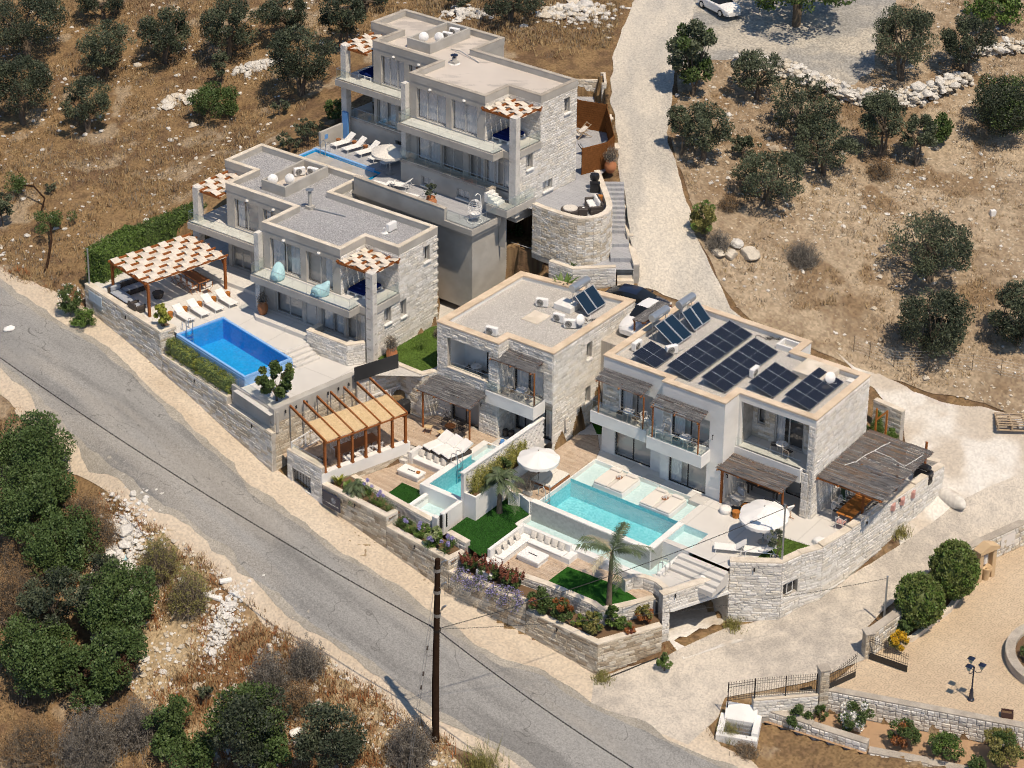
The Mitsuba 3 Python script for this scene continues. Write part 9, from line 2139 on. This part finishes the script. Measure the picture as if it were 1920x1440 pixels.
for i,(x,y,w,lab) in enumerate(((-4.75,131.0,1.4, 'pale-flowered shrub behind the grey gravel-roofed villa, left of three'),(-4.0,130.4,1.4, 'pale-flowered shrub behind the grey gravel-roofed villa, middle of three'),(-3.3,129.9,1.3, 'pale-flowered shrub behind the grey gravel-roofed villa, right of three'))): bush(x,y,w,1.9, 'm_green',lab,z=3.6,dens=1.3,size=.14,mat2='m_variegated')
strap_plant(3.55,123.0,6.0,34,1.3, 'm_bright_green', 'banana-like plant behind the roof of the middle stone villa', 'banana_plant',.2,curve=.5)
strap_plant(4.2,124.2,7.1,18,.5, 'm_green', 'small spiky plant on the low wall below the curved wall', 'spiky_plant',.05)
for (x,y,w,h,lab) in ((23.3,99.9,2.95,3.4, 'nearer of the two clipped glossy trees at the courtyard wall'),(25.75,102.5,2.9,3.9, 'taller clipped glossy tree beside the stone fountain')):
 t = thing('clipped_tree',lab, 'tree', 'clipped trees at the courtyard wall'); rng = np.random.default_rng(int(x * 10)); n = 260; d = rng.normal(size=(n,3)); d /= np.linalg.norm(d,axis=1,keepdims=True)
 tap = 1 - .28 * np.clip(d[:,2],0,1) ** 2
 c = np.stack([x + d[:,0] * w * .44 * tap,y + d[:,1] * w * .44 * tap,-3.3 + h * .54 + d[:,2] * h * .42],1)
 a,b = MB(),MB(); leaves(a,c[:170],np.full(170,.22),7500,.16,rng,.55,.6,shell=.8); leaves(b,c[170:],np.full(90,.25),3600,.16,rng,.55,.6,shell=.6)
 s = trimesh.creation.icosphere(2); obj('inner_crown',(s.vertices * [w * .38,w * .38,h * .37] + [x,y,-3.3 + h * .53],s.faces), 'm_ficus',t,smooth=True)
 obj('crown',a, 'm_ficus',t); obj('crown',b, 'm_bright_green',t); obj('trunk',MB().tube([[x,y,-3.4],[x,y,-3.3 + h * .3]],.1,8), 'm_trunk',t)
for (x,y,w,h,m1,m2,lab) in ((21.85,97.95,1.7,1.1, 'm_yellow_flower', 'm_yellow_green', 'bush covered in yellow flowers behind the open gate leaf'),(22.35,98.75,1.1,1.3, 'm_green', 'm_pine', 'dark green shrub with red flowers between the yellow bush and the clipped tree'),(24.6,100.7,.9,.6, 'm_yellow_flower', 'm_yellow_green', 'small yellow-flowering bush between the two clipped trees'),(26.9,103.4,.7,.7, 'm_yellow_green', 'm_yellow_flower', 'low yellowish plant at the foot of the taller clipped tree')):
 bush(x,y,w,h,m1,lab,z=-3.35,dens=2.0,size=.11,mat2=m2)
for (x,y,w,h,m1,m2,lab) in ((15.75,93.0,1.9,1.25, 'm_pine', 'm_green', 'feathery green shrub hanging over the rubble street wall'),(17.05,93.65,1.0,.9, 'm_green', 'm_green', 'small green shrub in front of the fence-side gate pillar'),(18.7,92.95,2.5,1.6, 'm_green', 'm_white_flower', 'spreading rose bush with white flowers in the shrub bed'),(21.2,91.6,2.2,1.5, 'm_green', 'm_rust', 'shrub with orange-brown tips in the shrub bed'),(23.2,90.6,2.5,1.45, 'm_bright_green', 'm_green', 'broad green shrub in the shrub bed'),(26.0,90.2,2.9,1.9, 'm_yellow_green', 'm_green', 'tall yellowish shrub in the bottom right corner'),(24.6,89.6,1.4,.9, 'm_pine', 'm_green', 'low dark shrub left of the tall yellowish one'),(29.0,96.9,1.5,.9, 'm_pine', 'm_green', 'spiky dark shrub in the round planter')):
 bush(x,y,w,h,m1,lab,z=-4.85 if y < 94 else -3.15,dens=1.5,size=.12,mat2=m2)
for (p,q,r_,lab,w) in (((-36.2,140.6),(-34.2,138.2),.07, 'leaning dark trunk with a small green crown at the upper left',1.3),((-32.9,135.6),(-32.5,131.2),.09, 'bent dark trunk with a small crown leaning towards the road',1.7)):
 t = thing('bent_tree',lab, 'tree'); z0,z1 = ground_at(q),ground_at(p);
 obj('trunk',MB().tube([[*q,z0 - .2],[q[0] + .25,q[1] + .6,z0 + .9],[(p[0] + q[0]) / 2 + .35,(p[1] + q[1]) / 2,z0 + 1.6],[*p,z1 + .9]],[r_ * 1.3,r_,r_ * .9,r_ * .6],7), 'm_pole_wood',t,smooth=50); m = MB(); rng = np.random.default_rng(int(w * 100))
 leaves(m,np.array([*p,z1 + 1.1]) + rng.normal(0,.3,(12,3)) * [w,w,.7],np.full(12,.4),int(1300 * w),.14,rng); obj('crown',m, 'm_green',t)
t = thing('wire_fence', 'thin wire fence on iron stakes below the olive field', 'fence'); PF = [(22.51,121.12),(23.52,120.8),(25,120.1),(27.17,119.8),(29.87,119.2),(31.63,118.74),(34.0,118.2)]; m = MB()
for x,y in PF: obj('stake',MB().tube([[x,y,gz_((x,y)) - .2],[x + .02,y,gz_((x,y)) + 1.25]],.022,5), 'm_trunk',t)
for k in range(6):
 for p,q in zip(PF[:-1],PF[1:]): m.tube([[*p,gz_(p) + .15 + .2 * k],[*q,gz_(q) + .15 + .2 * k]],.005,3,cap=False)
obj('wire',m, 'm_galvanized',t)
t = thing('wire_fence', 'dark wire fence along the upper blue pool', 'fence'); m = MB()
for k in range(14): m.tube([[-9.1 - .02 * k,-2.0 + .22 * k,-1.0],[-9.1 - .02 * k,-2.0 + .22 * k,.25]],.012,4,FA)
for z in (-.8,-.3,.22): m.tube([[-9.1,-2.0,z],[-9.36,.9,z]],.012,4,FA)
obj('wire',m, 'm_black_metal',t)
# rubble,stones and dry grass
def pebbles(name,pts,size,mats,label,seed=0,flat=.6):
 rng = np.random.default_rng(seed); base = trimesh.creation.icosahedron().vertices; bf = trimesh.creation.icosahedron().faces
 mb = [MB() for _ in mats]
 for (x,y,z),s in zip(pts,size):
  v = base * (1 + rng.uniform(-.3,.3,(12,1))) * s * [1,rng.uniform(.6,1),flat * rng.uniform(.6,1.1)]
  a = rng.uniform(0,6.28); v = np.stack([v[:,0] * math.cos(a) - v[:,1] * math.sin(a),v[:,0] * math.sin(a) + v[:,1] * math.cos(a),v[:,2]],1)
  mb[int(rng.integers(len(mats)))].add(v + [x,y,z + s * .12],bf)
 t = thing(name,None,None); labels[t] = {'kind': 'stuff', 'label': label}
 for m,mt in zip(mb,mats):
  if m.n: obj('stones',m,mt,t,kind='stuff')
def zsurf(x,y): return map_coordinates(_gz2,[(np.asarray(x) - GX0) / GS,(np.asarray(y) - GY0) / GS],order=1,mode='nearest')
def scatter(poly,n,seed,clump=0.0,avoid=None):
 g = sg.Polygon(poly).buffer(0) if not hasattr(poly, 'geom_type') else poly
 if avoid is not None: g = g.difference(avoid)
 rng = np.random.default_rng(seed); x0,y0,x1,y1 = g.bounds; out = np.empty((0,2))
 while len(out) < n:
  p = np.stack([rng.uniform(x0,x1,3 * n),rng.uniform(y0,y1,3 * n)],1); k = contains_xy(g,p[:,0],p[:,1])
  if clump: k &= meshkit.fbm(np.column_stack([p * .35,np.full(len(p),seed)]),3,seed) + rng.uniform(-.12,.12,len(p)) > clump
  out = np.vstack([out,p[k]])
  if not k.any(): break
 return out[:n]
ROADS = shapely.union_all([_road_zone.buffer(-2.0),_comp.buffer(.3),_verge.buffer(-.3)])
LEFT = sg.Polygon([(-48,178),(-48,128),(-37.5,132.5),(-29.5,128.5),(-28,131),(-24,138),(-16.5,143),(-15,152),(-9,160),(4,161.5),(7.8,152),(8.5,162),(0,178)])
p = scatter(LEFT,1500,1,.47,ROADS); pebbles('hillside_stones',np.column_stack([p,zsurf(*p.T)]),VR.gamma(2.0,.045,len(p)) + .03,['m_stone_white2', 'm_stone_tan3', 'm_stone_white4'], 'loose pale stones on the dry hillside',1)
FIELD = _field.intersection(sg.box(5,112,48,166))
p = scatter(FIELD,4200,2,.44,ROADS); pebbles('field_stones',np.column_stack([p,zsurf(*p.T) + .05]),VR.gamma(2.0,.032,len(p)) + .025,['m_stone_white2', 'm_stone_tan3', 'm_stone_tan1', 'm_stone_tan2'], 'loose stones and clods on the olive field',2)
p = scatter(_bank,2600,3,.42,ROADS); pebbles('bank_stones',np.column_stack([p,zsurf(*p.T) + .05]),VR.gamma(2.0,.035,len(p)) + .03,['m_stone_white2', 'm_stone_tan3', 'm_stone_tan1'], 'loose stones on the sandy roadside bank',3)
def heap(cx,cy,rx,ry,n,s,mats,label,seed,ang=0.0,hgt=.35,name='rubble_heap'):
 rng = np.random.default_rng(seed); q = rng.normal(size=(n,2)) * .45; c,s_ = math.cos(ang),math.sin(ang)
 x,y = cx + q[:,0] * rx * c - q[:,1] * ry * s_,cy + q[:,0] * rx * s_ + q[:,1] * ry * c
 z = zsurf(x,y) + hgt * np.exp(-(q ** 2).sum(1) * 3) * rng.uniform(.3,1,n)
 pebbles(name,np.stack([x,y,z],1),rng.gamma(2.0,s / 2,n) + s * .4,mats,label,seed)
heap(-22.7,105.8,2.2,3.6,700,.1,['m_stone_white1', 'm_stone_white2', 'm_stone_white4'], 'white rubble heap beside the roadside thicket',11,.2)
heap(-16.1,100.0,1.1,2.6,900,.055,['m_stone_white1', 'm_stone_white2'], 'heap of white gravel on the sandy bank',12,-.3)
heap(4.9,157.9,3.4,2.2,380,.16,['m_stone_white2', 'm_stone_tan3', 'm_stone_white4'], 'pile of pale stones behind the uppermost villa',13,.0,.5)
heap(-3.9,158.4,2.0,1.4,160,.14,['m_stone_white2', 'm_stone_white4'], 'small pile of stones behind the roof of the uppermost villa',14)
heap(-20.6,155.7,2.0,.7,120,.17,['m_stone_white2', 'm_stone_white4'], 'remains of a dry stone wall on the hillside',15)
heap(-25.8,152.8,2.2,.8,60,.2,['m_stone_tan3', 'm_stone_white3'], 'pale rock outcrop above the flat spreading bush',16,.5,.1)
for i,(p,q,n) in enumerate((((17.2,149.2),(21.5,148.2),260),((21.5,148.2),(25.7,145.5),420),((25.7,145.5),(30.5,145.2),420),((30.5,145.2),(34.5,148.2),240),((34.5,151),(42,153.5),300))):
 u = np.random.default_rng(30 + i).random(n); x,y = p[0] + (q[0] - p[0]) * u + VR.normal(0,.35,n),p[1] + (q[1] - p[1]) * u + VR.normal(0,.3,n)
 pebbles('dry_stone_wall',np.stack([x,y,zsurf(x,y) + VR.uniform(0,.8,n)],1),VR.gamma(3,.055,n) + .06,['m_stone_white2', 'm_stone_white4', 'm_stone_tan3'],('tumbled dry stone wall beside the dirt road', 'tumbled dry stone wall below the gravel yard', 'tumbled dry stone wall with the gap and the narrow olive', 'tumbled dry stone wall climbing towards the right edge', 'dry stone terrace wall at the right edge')[i],40 + i)
for i,(x,y,l,a,lab) in enumerate(((-16.9,101.7,1.2,-.4, 'white concrete beam lying on the sandy bank'),(-16.2,102.5,.7,.3, 'broken white slab on the sandy bank'),(-23.4,105.3,.9,1.2, 'broken white slab in the rubble heap'),(-22.3,104.3,.8,.2, 'pale slab at the foot of the rubble heap'))):
 obj('concrete_slab',MB().rbox(Fr(x,y,gz_((x,y)),math.degrees(a)),-l / 2,l / 2,-.16,.16,.0,.16,.02), 'm_white_plaster',label=lab,cat='slab')
obj('plastic_bag',MB().add(Fr(-22.35,105.0,gz_((-22.35,105.0)),30).w(_s.vertices * [.32,.2,.14] + [0,0,.12] + .1 * (meshkit.fbm(_s.vertices * 2,3,6)[:,None] - .5)),_s.faces), 'm_aqua_fabric',label='turquoise plastic bag on the white rubble heap',cat='bag',smooth=True)
for x,y,lab in ((-33.5,124.7, 'white bag of litter beside the oleander'),(-11.2,92.6, 'white plastic bag among the dry bushes of the bank')): obj('plastic_bag',MB().add(Fr(x,y,gz_((x,y)),30).w(_s.vertices * [.4,.28,.16] + [0,0,.12] + .14 * (meshkit.fbm(_s.vertices * 2 + x,3,6)[:,None] - .5)),_s.faces), 'm_white_fabric',label=lab,cat='bag',smooth=True)
def grass(name,poly,n,hgt,mats,label,seed,clump=.0,blades=7,spread=.16,off=0.0):
 p = scatter(poly,n,seed,clump,ROADS); rng = np.random.default_rng(seed); z = zsurf(*p.T) + off
 N = len(p) * blades; b = np.repeat(np.column_stack([p,z]),blades,0) + np.column_stack([rng.normal(0,spread,(N,2)),np.zeros(N)])
 a = rng.uniform(0,6.28,N); l = np.repeat(rng.gamma(3,hgt / 3,len(p)),blades) * rng.uniform(.5,1.1,N); tip = b + np.stack([np.cos(a) * l * .5,np.sin(a) * l * .5,l],1); sd = np.stack([-np.sin(a),np.cos(a),0 * a],1) * (.016 + .02 * rng.random((N,1)))
 v = np.stack([b - sd,b + sd,tip],1); g = np.repeat(rng.integers(0,len(mats),len(p)),blades); t = thing(name,None,None); labels[t] = {'kind': 'stuff', 'label': label}
 for k,mt in enumerate(mats):
  q = v[g == k]
  if len(q): obj('tufts',MB().add(q.reshape(-1,3),np.arange(len(q) * 3).reshape(-1,3)),mt,t,kind='stuff')
SM = ['m_straw', 'm_straw', 'm_straw_dark', 'm_dry_twig']
grass('dry_grass',LEFT,15000,.26,SM, 'dry straw-coloured grass on the hillside',51,.40)
grass('dry_grass',FIELD,7000,.2,SM + ['m_dry_twig'], 'sparse dry grass on the olive field',52,.5,off=.05)
grass('dry_grass',_bank,6500,.3,['m_straw', 'm_straw_dark', 'm_rust'], 'tufts of rusty dry grass on the roadside bank',53,.47,off=.05)
grass('dry_grass',sg.Polygon([(-60,120),(-40,126),(-33,118.5),(-29.5,111.5),(-27,104),(-22,97),(-10,88),(-10,80),(-45,80)]),9000,.32,['m_straw', 'm_dry_twig', 'm_straw_dark'], 'dry grass and litter under the roadside thicket',54,.36)
grass('dry_grass',sg.Polygon([(7.5,152),(10,164),(-2,165),(-12,161),(-6,157),(3,150)]),3500,.28,SM, 'dry grass between the uppermost villa and the dirt road',55,.36)
_vl = _verge.boundary.buffer(.8).intersection(sg.box(-40,84,12,132))
grass('dry_grass',_vl,1300,.22,['m_straw_dark', 'm_straw', 'm_rust'], 'dry weeds along the edge of the verge',56,.52)
def mown(name,poly,z,n,mat,label,seed,hgt=.05):
 p = scatter(poly,n,seed); rng = np.random.default_rng(seed); a = rng.uniform(0,6.28,n); l = hgt * rng.uniform(.5,1.3,n); b = np.column_stack([p,np.full(n,z)]); tip = b + np.stack([np.cos(a) * l * .5,np.sin(a) * l * .5,l],1); sd = np.stack([-np.sin(a),np.cos(a),0 * a],1) * .012
 obj(name,MB().add(np.stack([b - sd,b + sd,tip],1).reshape(-1,3),np.arange(3 * n).reshape(-1,3)),mat,label=label,kind='stuff')
leaf('m_blade',(0.11,0.19,0.04),.5); leaf('m_turf_blade',(0.03,0.105,0.018),.4)
mown('grass',LAWN,3.1,26000, 'm_blade', 'short bright grass of the lawn between the villas',61,.07)
mown('grass',GRASS_D,.02,6000, 'm_blade', 'short bright grass of the triangular lawn',62,.07)
mown('grass',LAWN_P,-.85,22000, 'm_turf_blade', 'dense turf pile around the palm',63)
mown('grass',LAWN_C,-.74,9000, 'm_turf_blade', 'dense turf pile beside the overflow basin',64)
